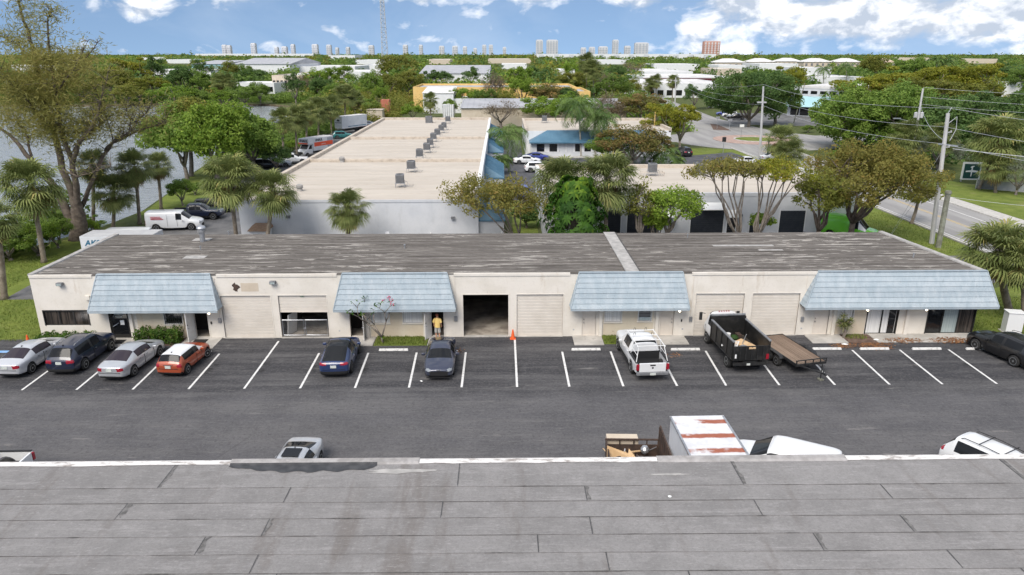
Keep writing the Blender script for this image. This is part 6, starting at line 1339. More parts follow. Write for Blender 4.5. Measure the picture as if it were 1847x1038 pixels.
for px0, px1, yr, h_, l in ((250, 300, 104, 7, 'left, above the yellow lake tree'), (300, 344, 108, 7, 'left, beside the aqua gable'), (640, 702, 109, 7, 'centre left below the mast'), (655, 700, 118, 6, 'left of the tallest olive tree'), (770, 812, 108, 8, 'centre under the skyline gap'), (880, 958, 107, 8, 'centre before the horizon woods'), (1002, 1042, 128, 6, 'small, right of the round tree'), (905, 950, 116, 6, 'behind the bright round tree'), (1180, 1262, 117, 7, 'right behind the low roofs'), (1296, 1345, 119, 7, 'above the shade oak'), (1452, 1500, 124, 7, 'right above the yellow tree'), (1370, 1440, 116, 7, 'below the villas'), (1620, 1680, 105, 8, 'far right above the grove'), (1740, 1800, 107, 8, 'far right horizon, near the palms'), (1060, 1130, 109, 7, 'below the tall palms skyline'), (20, 110, 118, 7, 'far left behind the pine crown')):
    flat('warehouse', 'pale flat roofed warehouse '+l, px0, px1, yr, h_, 60+(yr < 112)*60, 'wall_white' if h_ != 8 else 'wall_tan', 'white_roof', 0)
# aqua fronted shop building
AB = thing('aqua_building', 'white building with sloped aqua canopy and strip windows by the road', 'building', (0, 0, 0))
p0, p1 = DP(1420, 200, 225), DP(1540, 200, 212)
d = (p1-p0); d.z = 0; L_ = d.length; ang = math.atan2(d.y, d.x); AB.location = (p0.x, p0.y, 0); AB.rotation_euler = (0, 0, ang)
b = MB(); b.box(0, L_, 0, 40, 0, 8.6); b.build('wall', M['wall_bluegrey'], AB); b = MB(); b.box(.3, L_-.3, .3, 39.7, 8.6, 8.7); b.build('roof_deck', M['white_roof'], AB)
b = MB(); b.box(-.1, L_+.1, -.1, .3, 8.3, 9.0); b.build('parapet', M['white_roof'], AB)
b = MB(); b.add([(0, -.05, 6.0), (L_, -.05, 6.0), (L_, -2.6, 3.0), (0, -2.6, 3.0), (0, -.05, 2.9), (L_, -.05, 2.9)], [(3, 2, 1, 0), (3, 4, 5, 2), (0, 4, 3), (1, 2, 5)]); b.build('canopy', M['aqua'], AB)
for k in range(7): x = 1.0+k*(L_-2)/6.4; b = MB(); b.box(x, x+1.9, -.06, -.01, 6.7, 7.6); b.build('window', M['glass'], AB)
for k in range(6): x = 1.0+k*(L_-2)/6; b = MB(); b.box(x, x+2.6, -.05, -.01, .3, 2.7); b.build('shop_window', M['glass'], AB)
# villas with pale hipped roofs, right distance
for k, (px0, px1, yr, l) in enumerate(((1290, 1345, 113, 'left'), (1350, 1398, 112, 'second'), (1402, 1446, 111, 'third'), (1450, 1500, 112, 'fourth'), (1508, 1552, 112, 'fifth'), (1590, 1615, 113, 'small rightmost'))):
    g = G((px0+px1)/2, yr, 7); Y = g.y; x0, x1 = DP(px0, yr, Y).x, DP(px1, yr, Y).x; w = (x1-x0)/2; CLEAR.append((px0, px1, yr, Y, 25)); o = thing('villa', 'pale pink villa with white hipped roof, %s of the row on the right horizon' % l, 'house', ((x0+x1)/2, Y, 0), 0, 'villas on the right horizon')
    b = MB(); b.box(-w, w, 0, 25, 0, 7); b.build('wall', M['wall_tan'], o); b = MB(); b.add([(-w-1, -1, 7), (w+1, -1, 7), (w+1, 26, 7), (-w-1, 26, 7), (-w*.35, 12, 12), (w*.35, 12, 12)], [(0, 1, 5, 4), (2, 3, 4, 5), (0, 4, 3), (1, 2, 5)]); b.build('roof', M['white_roof' if k != 5 else 'tile_roof'], o)
    for j in range(5): x = -w+(j+.5)*2*w/5; b = MB(); b.box(x-1.5, x+1.5, -.2, -.05, 1.5, 5); b.build('window', M['wall_dark'], o)
# skyline
ORD = 'first second third fourth fifth sixth seventh eighth ninth tenth eleventh twelfth thirteenth fourteenth fifteenth sixteenth seventeenth eighteenth nineteenth twentieth twenty-first twenty-second twenty-third twenty-fourth twenty-fifth twenty-sixth twenty-seventh twenty-eighth twenty-ninth'.split()
TW = [(401, 408, 82, 0), (409, 416, 83, 0), (453, 461, 79, 0), (495, 501, 86, 0), (508, 517, 85, 0), (525, 531, 81, 1), (563, 573, 81, 1), (589, 597, 82, 0), (605, 610, 87, 0), (624, 630, 86, 0), (665, 674, 83, 0), (727, 735, 82, 0), (756, 762, 82, 0), (792, 801, 84, 1), (816, 825, 84, 0), (835, 842, 85, 0),
      (854, 860, 88, 0), (870, 877, 82, 1), (882, 889, 82, 1), (907, 913, 86, 0), (967, 979, 73, 1), (986, 1006, 73, 1), (1048, 1057, 87, 0), (1063, 1073, 86, 0), (1080, 1096, 85, 1), (1105, 1115, 73, 0), (1127, 1137, 84, 0), (1145, 1169, 78, 0), (1269, 1298, 75, 2)]
for k, (a, c, t, ty) in enumerate(TW):
    Y = 3900 if ty != 2 else 3300; A, C_ = DP(a, 95, Y), DP(c, 95, Y); top = DP(a, t, Y).z; w = (C_.x-A.x)/2
    lab = 'pink striped apartment slab on the right horizon' if ty == 2 else '%s high rise, %s tower from the left along the skyline' % (('pale' if ty == 0 else 'grey glazed'), ORD[k])
    o = thing('apartment_tower', lab, 'tower', ((A.x+C_.x)/2, Y, 0), 0, 'skyline towers')
    b = MB(); b.box(-w, w, 0, 30, 0, top); b.build('shaft', M[('tower_a', 'tower_a', 'tower_pink')[ty]], o)
    b = MB(); b.box(-w*.8, w*.8, 5, 25, top, top+3); b.build('penthouse', M['tower_a'], o)
    n = max(2, int(w/7))
    for j in range(n):
        x = -w+(j+.5)*2*w/n; bb = MB(); bb.box(x-w/n*.45, x+w/n*.45, -1.2, -.05, 4, top-4); bb.build('balcony_stack', M['tower_b' if ty != 2 else 'tower_a'], o)
    nf = int(top/9)
    bb = MB()
    for f in range(1, nf): bb.box(-w-.5, w+.5, -1.8, -.02, f*9, f*9+2.2)
    bb.build('floor_slab', M['tower_a' if ty != 2 else 'tower_pink'], o)
# lattice mast
mp = DP(694, 96, 1250); o = thing('radio_mast', 'tall thin lattice radio mast left of centre on the horizon', 'mast', (mp.x, 1250, 0))
b = MB(); Hm = 175
for sx_, sy_ in ((-1, -1), (1, -1), (1, 1), (-1, 1)): b.tube([(sx_*5, sy_*5, 0), (sx_*1.3, sy_*1.3, Hm)], .42, 4)
b.build('leg_frame', M['box_grey'], o)
b = MB(); z = 0
while z < Hm-6:
    f0 = 5-3.7*z/Hm; dz = f0*1.9; f1 = 5-3.7*min(1, (z+dz)/Hm)
    for s_ in (-1, 1):
        b.tube([(-f0, s_*f0, z), (f1, s_*f1, z+dz)], .2, 3); b.tube([(f0, s_*f0, z), (-f1, s_*f1, z+dz)], .2, 3); b.tube([(-f1, s_*f1, z+dz), (f1, s_*f1, z+dz)], .2, 3)
    z += dz
b.build('bracing', M['box_grey'], o)
# ------------------------------------------------------------------ utility poles, wires, signs
def pole(name, label, base, top, r0=.19, r1=.13, mat='pole', n=8):
    base, top = Vector(base), Vector(top); o = thing(name, label, 'utility pole', base, 0, 'utility poles'); d = top-base
    b = MB(); b.tube([(0, 0, 0), d*.5, d], [r0, (r0+r1)/2, r1], n); b.build('shaft', M[mat], o); return o, d
b1 = G(1680, 440); t1 = DP(1710, 205, b1.y)
P1, d1 = pole('utility_pole', 'tall pale concrete utility pole with crossarm right behind the front building', b1, t1, .24, .17)
b = MB(); b.tube([d1+Vector((-.05, 0, -.1)), d1+Vector((.25, 0, .55))], .04, 5); b.build('pole_top_pin', M['galv'], P1)
b = MB(); q = DP(1710, 262, b1.y)-b1; b.cbox(q, (1.9, .14, .16), ry=.12); b.build('crossarm', M['galv'], P1)
for z in (.75, .86): q = d1*z; b = MB(); b.tube([q, q+Vector((.45, -.1, .05))], .05, 6); b.lathe([(.06, 0), (.09, .05), (.06, .1), (.09, .15), (.05, .2)], 8, q+Vector((.45, -.1, .0))); b.build('insulator', M['box_grey'], P1)
b = MB(); b.tube([d1*.93+Vector((.2, 0, 0)), d1*.96+Vector((.9, 0, .2)), d1*.90+Vector((1.0, 0, -.2)), d1*.80+Vector((.5, 0, 0))], .03, 5); b.build('jumper_cable', M['wire'], P1)
bs = G(1692, 447); ts = DP(1710, 350, bs.y); PS, ds = pole('stub_pole', 'short mossy wooden stub pole next to the tall concrete pole', bs, ts, .26, .24, 'wood_pole', 10)
b = MB(); b.lathe([(.30, 0), (.32, .1), (.26, .3), (.0, .34)], 10, ds); b.build('pole_cap', M['wood_pole'], PS)
b2 = Vector((70.0, 121, 0)); t2 = DP(1665, 160, 121); P2, d2_ = pole('utility_pole', 'leaning pale utility pole with street lamp before the dense green trees', b2, t2, .24, .15)
q = DP(1657, 208, 121)-b2; b = MB(); b.lathe([(.28, -.45), (.28, .4), (.1, .5)], 10, q+Vector((-.5, 0, 0))); b.lathe([(.28, -.45), (.28, .4), (.1, .5)], 10, q+Vector((.5, 0, 0))); b.build('transformer', M['box_grey'], P2)
b = MB(); q = DP(1652, 222, 121)-b2; e = DP(1618, 214, 121)-b2; b.tube([q, e], .05, 5); b.cbox(e, (1.2, .3, .15)); b.build('street_lamp_arm', M['galv'], P2)
b3 = G(1370, 289); t3 = DP(1377, 156, b3.y); P3, d3 = pole('utility_pole', 'pale utility pole standing before the roundabout', b3, t3, .26, .16)
q = DP(1374, 185, b3.y)-b3; b = MB(); b.cbox(q, (1.6, .3, .25)); b.build('crossarm', M['box_grey'], P3)
b4 = Vector((81, 200, 0)); P4, d4 = pole('utility_pole', 'thin grey utility pole in front of the aqua canopy', b4, DP(1452, 150, 200), .16, .11, 'wood_pole')
b5 = G(1217, 203); P5, d5 = pole('utility_pole', 'pale utility pole by the palm left of the road', b5, DP(1219, 140, b5.y), .22, .16)
b6 = G(1152, 178); P6, d6 = pole('utility_pole', 'distant pale pole left of the twin palms', b6, DP(1153, 137, b6.y), .25, .2)
b = G(1309, 282); o = thing('road_sign', 'small dark square road sign on a post by the courtyard lawn', 'sign', G(1304, 277)); bb = MB(); bb.tube([(0, 0, 0), (0, 0, 3.0)], .05, 6); bb.build('post', M['galv'], o); bb = MB(); bb.box(-.38, .38, -.06, -.02, 2.2, 3.1); bb.build('panel', M['black'], o)
for px, py, l, m_ in ((1336, 250, 'white road sign on a post before the roundabout island', 'sign_white'), (1315, 238, 'thin grey sign post by the mulch bed, right one', 'galv'), (1293, 233, 'thin grey sign post by the mulch bed, left one', 'galv')):
    o = thing('road_sign', l, 'sign', G(px, py)); bb = MB(); bb.tube([(0, 0, 0), (0, 0, 3.0)], .05, 6); bb.build('post', M['galv'], o); bb = MB(); bb.box(-.5, .5, -.06, -.02, 2.5, 3.1); bb.build('panel', M[m_], o)
o = thing('light_pole', 'slim dark green lamp post before the roundabout', 'lamp post', G(1383, 291)); bb = MB(); bb.tube([(0, 0, 0), (0, 0, 4.4)], .11, 8); bb.build('post', M['green_sign'], o); bb = MB(); bb.tube([(0, 0, 4.3), (-.6, 0, 4.6)], .05, 6); bb.cbox((-.8, 0, 4.62), (.7, .3, .12)); bb.build('lamp_head', M['green_sign'], o)
o = thing('light_pole', 'slim yellow post between the office trees', 'post', G(1178, 268)); bb = MB(); bb.tube([(0, 0, 0), (0, 0, 7.2)], .12, 6); bb.build('post', M['line_yellow'], o)
# green sign with a white plane mark
sg = thing('monument_sign', 'dark green square sign with white aircraft emblem across the road', 'sign', G(1748, 328), rad(-8))
bb = MB(); bb.box(-1.3, 1.3, -.12, .12, .3, 2.9); bb.build('frame', M['sign_white'], sg); bb = MB(); bb.box(-1.1, 1.1, -.14, -.121, .5, 2.65); pn = bb.build('panel', M['green_sign'], sg)
bb = MB(); cx, cz = 0, 1.55; pts = [(-.06, -.75), (.06, -.75), (.10, -.1), (.85, -.12), (.85, .1), (.10, .22), (.07, .6), (.28, .75), (.28, .85), (-.1, .8), (-.28, .62), (-.08, .5), (-.10, .2), (-.85, .08), (-.85, -.12), (-.10, -.1)]
bb.add([(cx+x, -.15, cz+z) for x, z in pts], [tuple(range(len(pts)))]); bb.build('emblem', M['paper'], pn)
for x in (-1.2, 1.2): bb = MB(); bb.box(x-.08, x+.08, -.1, .1, 0, .3); bb.build('post', M['galv'], sg)
fn = thing('panel_fence', 'grey panel fence behind the green sign and silvery bush', 'fence', (0, 0, 0)); fa, fb_ = Vector((67.5, 99.5, 0)), Vector((92, 84, 0)); nf = 12; fl_ = (fb_-fa).length/nf; fz = math.atan2(fb_.y-fa.y, fb_.x-fa.x)
for k in range(nf): bb = MB(); q = fa.lerp(fb_, (k+.5)/nf); bb.cbox((q.x, q.y, .68), (fl_-.12, .06, 1.25), rz=fz); bb.build('panel', M['box_grey' if k % 3 else 'gunmetal'], fn); bb = MB(); q = fa.lerp(fb_, k/nf); bb.cbox((q.x, q.y, .75), (.12, .12, 1.5), rz=fz); bb.build('post', M['galv'], fn)
# wires: sagging spans
def wire(p, q, sag, label, r=.022):
    r *= .72
    p, q = Vector(p), Vector(q); b = MB(); n = 16
    b.tube([p.lerp(q, t/n)-Vector((0, 0, sag*4*(t/n)*(1-t/n))) for t in range(n+1)], r, 4, cap=False); o = b.build('power_line', M['wire']); tag(o, label, 'power line', 'power lines')
Z = Vector((0, 0, 1)); top1 = b1+d1+Z*.5; top3 = b3+d3; top2 = b2+d2_
E_ = Vector((78, 40, 12.5))
for k, (z, l) in enumerate(((.3, 'top'), (-2.2, 'middle'), (-4.2, 'bottom'))):
    wire(top3+Z*(z if z > 0 else z*.75), top1+Z*(z-.3 if z > 0 else z*.8), .9, '%s wire from the roundabout pole to the tall concrete pole' % l, .03)
    wire(top1+Z*(z-.3 if z > 0 else z*.8), Vector((52, 30, 12.6+z*.7)), .5, '%s wire from the tall concrete pole out of frame right' % l, .025)
    wire(top3+Z*(z if z > 0 else z*.75), b5+d5+Z*(z*.35)+Vector((0, 0, .4)), 1.6, '%s wire from the roundabout pole to the pole by the road palm' % l, .03)
    wire(top2+Z*(z*.6), Vector((112, 105, 12.4+z*.7)), .8, '%s wire from the leaning pole out of frame right' % l, .03)
wire(top2+Z*-2.6, b1+d1*.80, .8, 'wire from the leaning pole down to the tall concrete pole', .03)
wire(b1+d1*.74+Vector((.9, 0, 0)), Vector((66, 50, 9.6)), .4, 'thick cable from the crossarm of the tall pole to the right', .045)
wire(bs+ds*.95, Vector((70, 62, 5.0)), .8, 'low cable from the stub pole over the lawn', .025)
for p, q, l in (((b1+d1*.62), b1+Vector((-2.6, 3.0, .1)), 'left'), ((b1+d1*.74), b1+Vector((-2.0, 4.0, .1)), 'right')): wire(p, q, 0, 'slanting guy wire behind the tall concrete pole, %s' % l, .02)
# ------------------------------------------------------------------ plants
def leaf_quads(P, size, R, up=.5, aspect=.55, out=None, jitter=.35):
    """P (n,3) leaf centres -> quads, normals biased upward/outward"""
    n = len(P); N = R.normal(size=(n, 3)); N /= np.linalg.norm(N, axis=1)[:, None]
    N = N*(1-up)+np.array([0, 0, up])
    if out is not None: N = N+out*.5
    N /= np.linalg.norm(N, axis=1)[:, None]+1e-9
    T = np.cross(N, R.normal(size=(n, 3))); T /= np.linalg.norm(T, axis=1)[:, None]+1e-9; B = np.cross(N, T)
    s = (size*(1+jitter*R.uniform(-1, 1, n)))[:, None]; a = T*s*.5; b = B*s*.5*aspect
    V = np.stack([P-a, P-a*.1+b, P+a, P+a*.1-b], 1).reshape(-1, 3); F = np.arange(4*n).reshape(n, 4)
    return V, F
def blob_dirs(R, n, low=-.25):
    d = R.normal(size=(n*4, 3)); d /= np.linalg.norm(d, axis=1)[:, None]; d = d[d[:, 2] > low][:n]; return d
def broadleaf(seed, mat, bark='bark', H=10., RX=5., crown=.80, nc=64, lpc=200, leaf=.34, cr=1.25, hollow=.45, thin=1.0, limbs=6, trunk=.18, flat=.72, umbrella=False, aspect=.6, multi=False, rk=1.0, low=None):
    """a trunk with limbs and a crown of many leaf faces in uneven clumps; returns (trunk mesh, crown mesh), H tall"""
    R = np.random.default_rng(seed); rr = random.Random(seed)
    zc = H*(1-crown/2); RZ = H*crown/2
    d = blob_dirs(R, nc, low if low is not None else -.45 if not umbrella else -.05); rad_ = hollow+(1-hollow)*R.uniform(0, 1, len(d))**.6
    ph = R.uniform(0, 6.28, 4); az = np.arctan2(d[:, 1], d[:, 0])
    lob = 1+.16*np.sin(2*az+ph[0])+.13*np.sin(3*az+ph[1])+.10*np.sin(5*az+ph[2]+3*d[:, 2])
    C = d*np.array([RX, RX, RZ])*(rad_*lob)[:, None]*.86+np.array([0, 0, zc])
    if umbrella: C[:, 2] = zc+RZ*.25+RZ*.75*(1-(np.hypot(C[:, 0], C[:, 1])/RX)**2)*R.uniform(.55, 1, len(C))
    C[:, 2] = np.maximum(C[:, 2], H*trunk*.9)
    V = []; F = []; A = []; nv = 0
    for i, c in enumerate(C):
        m = int(lpc*R.uniform(.55, 1.4)*thin); q = R.normal(size=(m, 3)); q /= np.linalg.norm(q, axis=1)[:, None]
        rr_ = cr*R.uniform(.6, 1.25); q = q*(R.uniform(.25, 1, m)**.5)[:, None]; o = q.copy(); P = c+q*np.array([rr_, rr_, rr_*flat])
        v, f = leaf_quads(P, leaf, R, .35, aspect, o); V.append(v); F.append(f+nv); nv += len(v); A.append(np.clip(R.normal(R.uniform(.3, .7), .2, m), 0, 1))
    V = np.concatenate(V); V[:, 2] = np.maximum(V[:, 2], .05)
    cm = np_mesh('crown', V, np.concatenate(F), M[mat], np.concatenate(A))
    b = MB(); r0 = (.028*H+.04)*rk; fork = Vector((rr.uniform(-.2, .2), rr.uniform(-.2, .2), H*trunk)); bases = [Vector((0, 0, 0))] if not multi else [Vector((.25*math.cos(k*2.1), .25*math.sin(k*2.1), 0)) for k in range(3)]
    if not multi: b.tube([(0, 0, -.1), (0, 0, .25), fork*.5+Vector((.06, 0, 0)), fork], [r0*1.35, r0*1.05, r0*.92, r0*.85], 8)
    L = []
    for k in range(limbs):
        a = 2*math.pi*(k+rr.uniform(-.3, .3))/limbs; el = rr.uniform(.35, .9); e = Vector((RX*.5*math.cos(a)*(1.2-el*.5), RX*.5*math.sin(a)*(1.2-el*.5), zc+RZ*(el-.75)*(.9 if not umbrella else .3)))
        s = fork if not multi else bases[k % 3]; mid = s.lerp(e, .5)+Vector((rr.uniform(-.3, .3), rr.uniform(-.3, .3), rr.uniform(-.1, .35)))*H*.05
        m1 = s.lerp(mid, .5)+Vector((rr.uniform(-1, 1), rr.uniform(-1, 1), rr.uniform(-.3, .3)))*H*.035; m2 = mid.lerp(e, .5)+Vector((rr.uniform(-1, 1), rr.uniform(-1, 1), rr.uniform(-.3, .3)))*H*.035; b.tube([s, m1, mid, m2, e], [r0*.62, r0*.54, r0*.45, r0*.36, r0*.28], 6); L.append((e, mid))
    for c in C:
        c = Vector(c); e, mid = min(L, key=lambda q: (q[0]-c).length); m_ = e.lerp(c, .55)+Vector((rr.uniform(-.25, .25), rr.uniform(-.25, .25), rr.uniform(-.05, .25)))*RX*.12
        b.tube([e, m_, c], [r0*.24, r0*.13, r0*.05], 4, cap=False)
        if thin < .6:
            for _ in range(4):
                t = m_.lerp(c, rr.uniform(.2, .9)); b.tube([t, t+Vector((rr.uniform(-1, 1), rr.uniform(-1, 1), rr.uniform(.1, .8)))*cr*.9], [r0*.07, r0*.025], 3, cap=False)
    return b.mesh('trunk', M[bark], True), cm
def fan_crown(seed, n=112, fl=.88, pet=1.0, skirt=16, mat='palm_green'):
    R = np.random.default_rng(seed); V = []; F = []; A = []; S = []; nv = 0
    for i in range(n+skirt):
        dead = i >= n; az = R.uniform(0, 6.28); t = i/max(1, n-1)
        el = rad(85-132*t**.9+R.uniform(-10, 10)) if not dead else rad(R.uniform(-82, -45))
        sc = R.uniform(.82, 1.12)*(.75 if t < .12 and not dead else 1)
        d = np.array([math.cos(az)*math.cos(el), math.sin(az)*math.cos(el), math.sin(el)]); side = np.array([-math.sin(az), math.cos(az), 0]); up = np.cross(d, side); up *= -1 if up[2] < 0 else 1
        p0 = d*.12; L = pet*sc*(1 if not dead else .6); hub = p0+d*L+np.array([0, 0, -.10*L]); w = .025
        V += [p0-side*w, p0+side*w, hub+side*w, hub-side*w]; F.append((nv, nv+1, nv+2, nv+3)); nv += 4; base = R.uniform(.15, .8); A.append(.9 if dead else base); S.append(1 if dead else 0)
        ns = 19
        for k in range(ns):
            a = (k/(ns-1)-.5)*rad(250); ln = fl*sc*(.62+.38*math.cos(a*.62))*R.uniform(.88, 1.06); dv = d*math.cos(a)+side*math.sin(a)
            fold = up*(.06 if k % 2 else -.02); tip1 = hub+dv*ln*.55+fold+up*.05; droop = np.array([0, 0, -1])*ln*R.uniform(.12, .34)*(1 if not dead else 1.3); tip2 = hub+dv*ln*.95+droop
            sd = np.cross(dv, up); sd /= np.linalg.norm(sd)+1e-9; ww = ln*.045
            V += [hub, tip1-sd*ww, tip2, tip1+sd*ww]; F.append((nv, nv+1, nv+2, nv+3)); nv += 4; A.append(np.clip(base+R.normal(0, .12), 0, 1)); S.append(1 if dead else 0)
    me = np_mesh('crown', np.array(V), np.array(F), [M[mat], M['palm_dry']], A); me.polygons.foreach_set('material_index', S); return me
def feather_crown(seed, n=16, fl=2.6, mat='palm_feather', droop=1.0):
    R = np.random.default_rng(seed); V = []; F = []; A = []; nv = 0
    for i in range(n):
        az = i*2.4+R.uniform(-.2, .2); el = rad(75-85*(i/(n-1))**.8+R.uniform(-6, 6)); L = fl*R.uniform(.85, 1.1); K = 15; pts = []; p = np.zeros(3); e = el; h = np.array([math.cos(az), math.sin(az), 0])
        for k in range(K+1):
            pts.append(p.copy()); p = p+(h*math.cos(e)+np.array([0, 0, math.sin(e)]))*L/K; e -= rad(9.5)*droop*(.5+k/K)
        side = np.array([-math.sin(az), math.cos(az), 0]); base = R.uniform(.2, .8)
        for k in range(K):
            a, b_ = pts[k], pts[k+1]; w = .03*(1-k/K)+.008; V += [a-side*w, a+side*w, b_+side*w, b_-side*w]; F.append((nv, nv+1, nv+2, nv+3)); nv += 4; A.append(base)
            if k < 1: continue
            ll = L*.30*math.sin(math.pi*min(1, (k+1.5)/(K+1)))**.6+.08
            for s in (-1, 1):
                for j in (0, .5):
                    q = a+(b_-a)*j; dv = side*s*.8+(b_-a)/np.linalg.norm(b_-a)*.55+np.array([0, 0, -.35*droop+R.uniform(-.25, .2)]); dv /= np.linalg.norm(dv); e_ = q+dv*ll*R.uniform(.85, 1.1)+np.array([0, 0, -.12*ll*droop]); tw = (b_-a)/np.linalg.norm(b_-a)*.035
                    V += [q, q+dv*ll*.5+tw, e_, q+dv*ll*.5-tw]; F.append((nv, nv+1, nv+2, nv+3)); nv += 4; A.append(np.clip(base+R.normal(0, .12), 0, 1))
    return np_mesh('crown', np.array(V), np.array(F), M[mat], A)
def palm_trunk(seed, h, lean=(0, 0), r=.2, curve=.0, boots=False):
    rr = random.Random(seed); b = MB(); n = max(8, int(h/.35)); pts = []; rs = []
    for i in range(n+1):
        t = i/n; pts.append((lean[0]*(t+curve*t*(1-t)), lean[1]*(t+curve*t*(1-t)), h*t)); rs.append(r*(1.45 if t < .03 else 1.0-.12*t)*(1+.05*(i % 2))*(1.25 if boots and t > .85 else 1))
    b.tube(pts, rs, 9)
    if boots:
        for k in range(26):
            a = k*2.4; z = h*(.86+.15*k/26); p = Vector((lean[0]*z/h, lean[1]*z/h, z)); d = Vector((math.cos(a), math.sin(a), .9)); b.tube([p+d*r*.6, p+d*r*2.2], [.06, .03], 4)
    return b
FAN = [fan_crown(11), fan_crown(12, 100, .85, .95, 30), fan_crown(13, 124, .9, 1.0, 10), fan_crown(14, 90, .82, .95, 40)]
FEA = [feather_crown(21), feather_crown(22, 14, 2.9, droop=1.25), feather_crown(23, 18, 1.9)]
def fan_palm(label, base, top_z, cr, seed=0, lean=(0, 0), r=.19, group='sabal palms', boots=False, trunk_from=0.0, mat='palm_trunk'):
    """base on the ground, crown centre at top_z, crown radius cr"""
    o = thing('sabal_palm', label, 'palm tree', base, 0, group); b = palm_trunk(seed, top_z, lean, r, .3, boots); b.build('trunk', M[mat], o, smooth=True)
    c = put('crown', FAN[seed % 4], o, (lean[0], lean[1], top_z), (0, 0, seed*1.7), (cr/2.0,)*3); return o
def feather_palm(label, base, top_z, cr, seed=0, lean=(0, 0), r=.16, group='queen palms', mat='palm_pale'):
    o = thing('queen_palm', label, 'palm tree', base, 0, group); b = palm_trunk(seed, top_z, lean, r, .2); b.build('trunk', M[mat], o, smooth=True)
    put('crown', FEA[seed % 3], o, (lean[0], lean[1], top_z), (0, 0, seed*1.3), (cr/2.2,)*3); return o
def fan_px(label, bx, by, cx, cy, rpx, seed, boots=False, dy=0, **k):
    """foot at ground pixel, crown centre at pixel, crown radius in pixels"""
    g = G(bx, by); q = DP(cx, cy, g.y); s = (g.y*1.08)/FPX; return fan_palm(label, g, q.z, rpx*s*1.08, seed, (q.x-g.x, 0), boots=boots, **k)
def feather_px(label, bx, by, cx, cy, rpx, seed, **k):
    g = G(bx, by); q = DP(cx, cy, g.y); s = (g.y*1.06)/FPX; return feather_palm(label, g, q.z, rpx*s*1.1, seed, (q.x-g.x, 0), **k)
# ---- palms near the front building
fan_px('tall sabal palm on the left lawn bank, crown before the big pine', 80, 474, 55, 332, 58, 0, r=.22)
fan_px('sabal palm cut by the left edge of the picture', 8, 540, -8, 395, 46, 1, r=.24)
fan_px('dark sabal palm on the lake bank just right of the pine trunk', 168, 412, 166, 298, 36, 3)
fan_px('short sabal palm behind the lettered trailer', 204, 413, 205, 345, 40, 2)
fan_px('sabal palm on the lake bank behind the white cargo van', 252, 405, 243, 300, 38, 1)
fan_px('curved sabal palm on the lake bank above the white cargo van', 291, 378, 284, 298, 30, 3)
fan_px('left of the two sabal palms at the long warehouse corner', 431, 470, 414, 322, 54, 2, boots=True)
fan_px('right of the two sabal palms at the long warehouse corner', 474, 470, 492, 342, 46, 0, boots=True)
fan_px('single sabal palm in the alley before the blank blue grey wall', 627, 470, 628, 376, 44, 1, boots=True)
fan_px('left of the twin sabal palms rising from the glossy umbrella shrub', 1012, 448, 1018, 330, 60, 0, boots=True)
fan_px('right of the twin sabal palms rising from the glossy umbrella shrub', 1092, 448, 1096, 322, 58, 2, boots=True)
fan_px('bushy sabal palm on the right lawn beyond the building end', 1822, 566, 1802, 452, 68, 2, boots=True, r=.26)
fan_px('sabal palm cut by the right edge of the picture', 1850, 585, 1852, 470, 48, 0, boots=True, r=.26)
fan_px('upper of the two sabal palms right of the roundabout pole', 1400, 300, 1408, 252, 34, 3)
fan_px('lower of the two sabal palms right of the roundabout pole', 1424, 308, 1426, 276, 32, 1)
fan_px('leaning sabal palm on the lawn beside the green sign', 1765, 342, 1802, 248, 50, 2)
fan_px('short sabal palm right of the green sign', 1795, 348, 1800, 300, 34, 3)
fan_px('sabal palm under the dense trees left of the leaning pole', 1637, 300, 1634, 243, 34, 1)
fan_px('sabal palm under the dense trees right of the leaning pole', 1700, 312, 1700, 246, 30, 0)
for k, (bx, by, cx, cy, r_) in enumerate(((512, 296, 508, 216, 26), (536, 286, 532, 212, 27), (553, 276, 552, 204, 26), (574, 262, 574, 196, 26), (598, 244, 596, 192, 24), (622, 235, 622, 170, 22), (640, 222, 640, 178, 18))):
    fan_px('%s sabal palm from the left in the row beside the parked moving truck' % ('first', 'second', 'third', 'fourth', 'fifth', 'sixth', 'seventh')[k], bx, by, cx, cy, r_, k+1)
fan_px('skirted sabal palm before the white blank block', 777, 214, 776, 180, 16, 1); fan_px('palm on the far shore with brown skirt', 396, 185, 395, 147, 18, 3); fan_px('palm with brown skirt right behind the far shore skirted palm', 414, 185, 412, 146, 15, 1)
fan_px('left palm of the pair before the white trucks', 1171, 178, 1171, 152, 14, 3); fan_px('right palm of the pair before the white trucks', 1184, 178, 1183, 146, 14, 1); fan_px('palm beside the pale pole by the road', 1212, 196, 1214, 146, 14, 3)
fan_px('left tall palm above the yellow building', 1058, 180, 1058, 112, 19, 1); fan_px('right tall palm above the yellow building', 1072, 182, 1069, 124, 19, 0)
feather_px('tall queen palm standing before the blue roofed office', 1048, 283, 1045, 192, 42, 1); feather_px('second queen palm from the left before the office', 1074, 283, 1073, 210, 34, 0); feather_px('third queen palm from the left before the office', 1087, 284, 1090, 216, 30, 1)
feather_px('queen palm against the right side of the long warehouse', 916, 292, 914, 244, 40, 1, r=.14); feather_px('small bright palm by the blue awning', 905, 314, 905, 288, 28, 2); feather_px('queen palm left of the courtyard round shrub', 1136, 300, 1140, 268, 36, 0); feather_px('short palm right of the courtyard round shrub', 1192, 305, 1194, 278, 34, 1); feather_px('short palm at the courtyard corner beside the black car', 1216, 306, 1222, 290, 22, 2)
for k, (x, yb, y, r_) in enumerate(((1486, 170, 126, 15), (1527, 168, 120, 17), (1690, 150, 108, 18), (1710, 150, 112, 16))): feather_px('%s dark feather palm in the right distance counted from the left' % ('first', 'second', 'third', 'fourth')[k], x, yb, x, y, r_, k, r=.2)

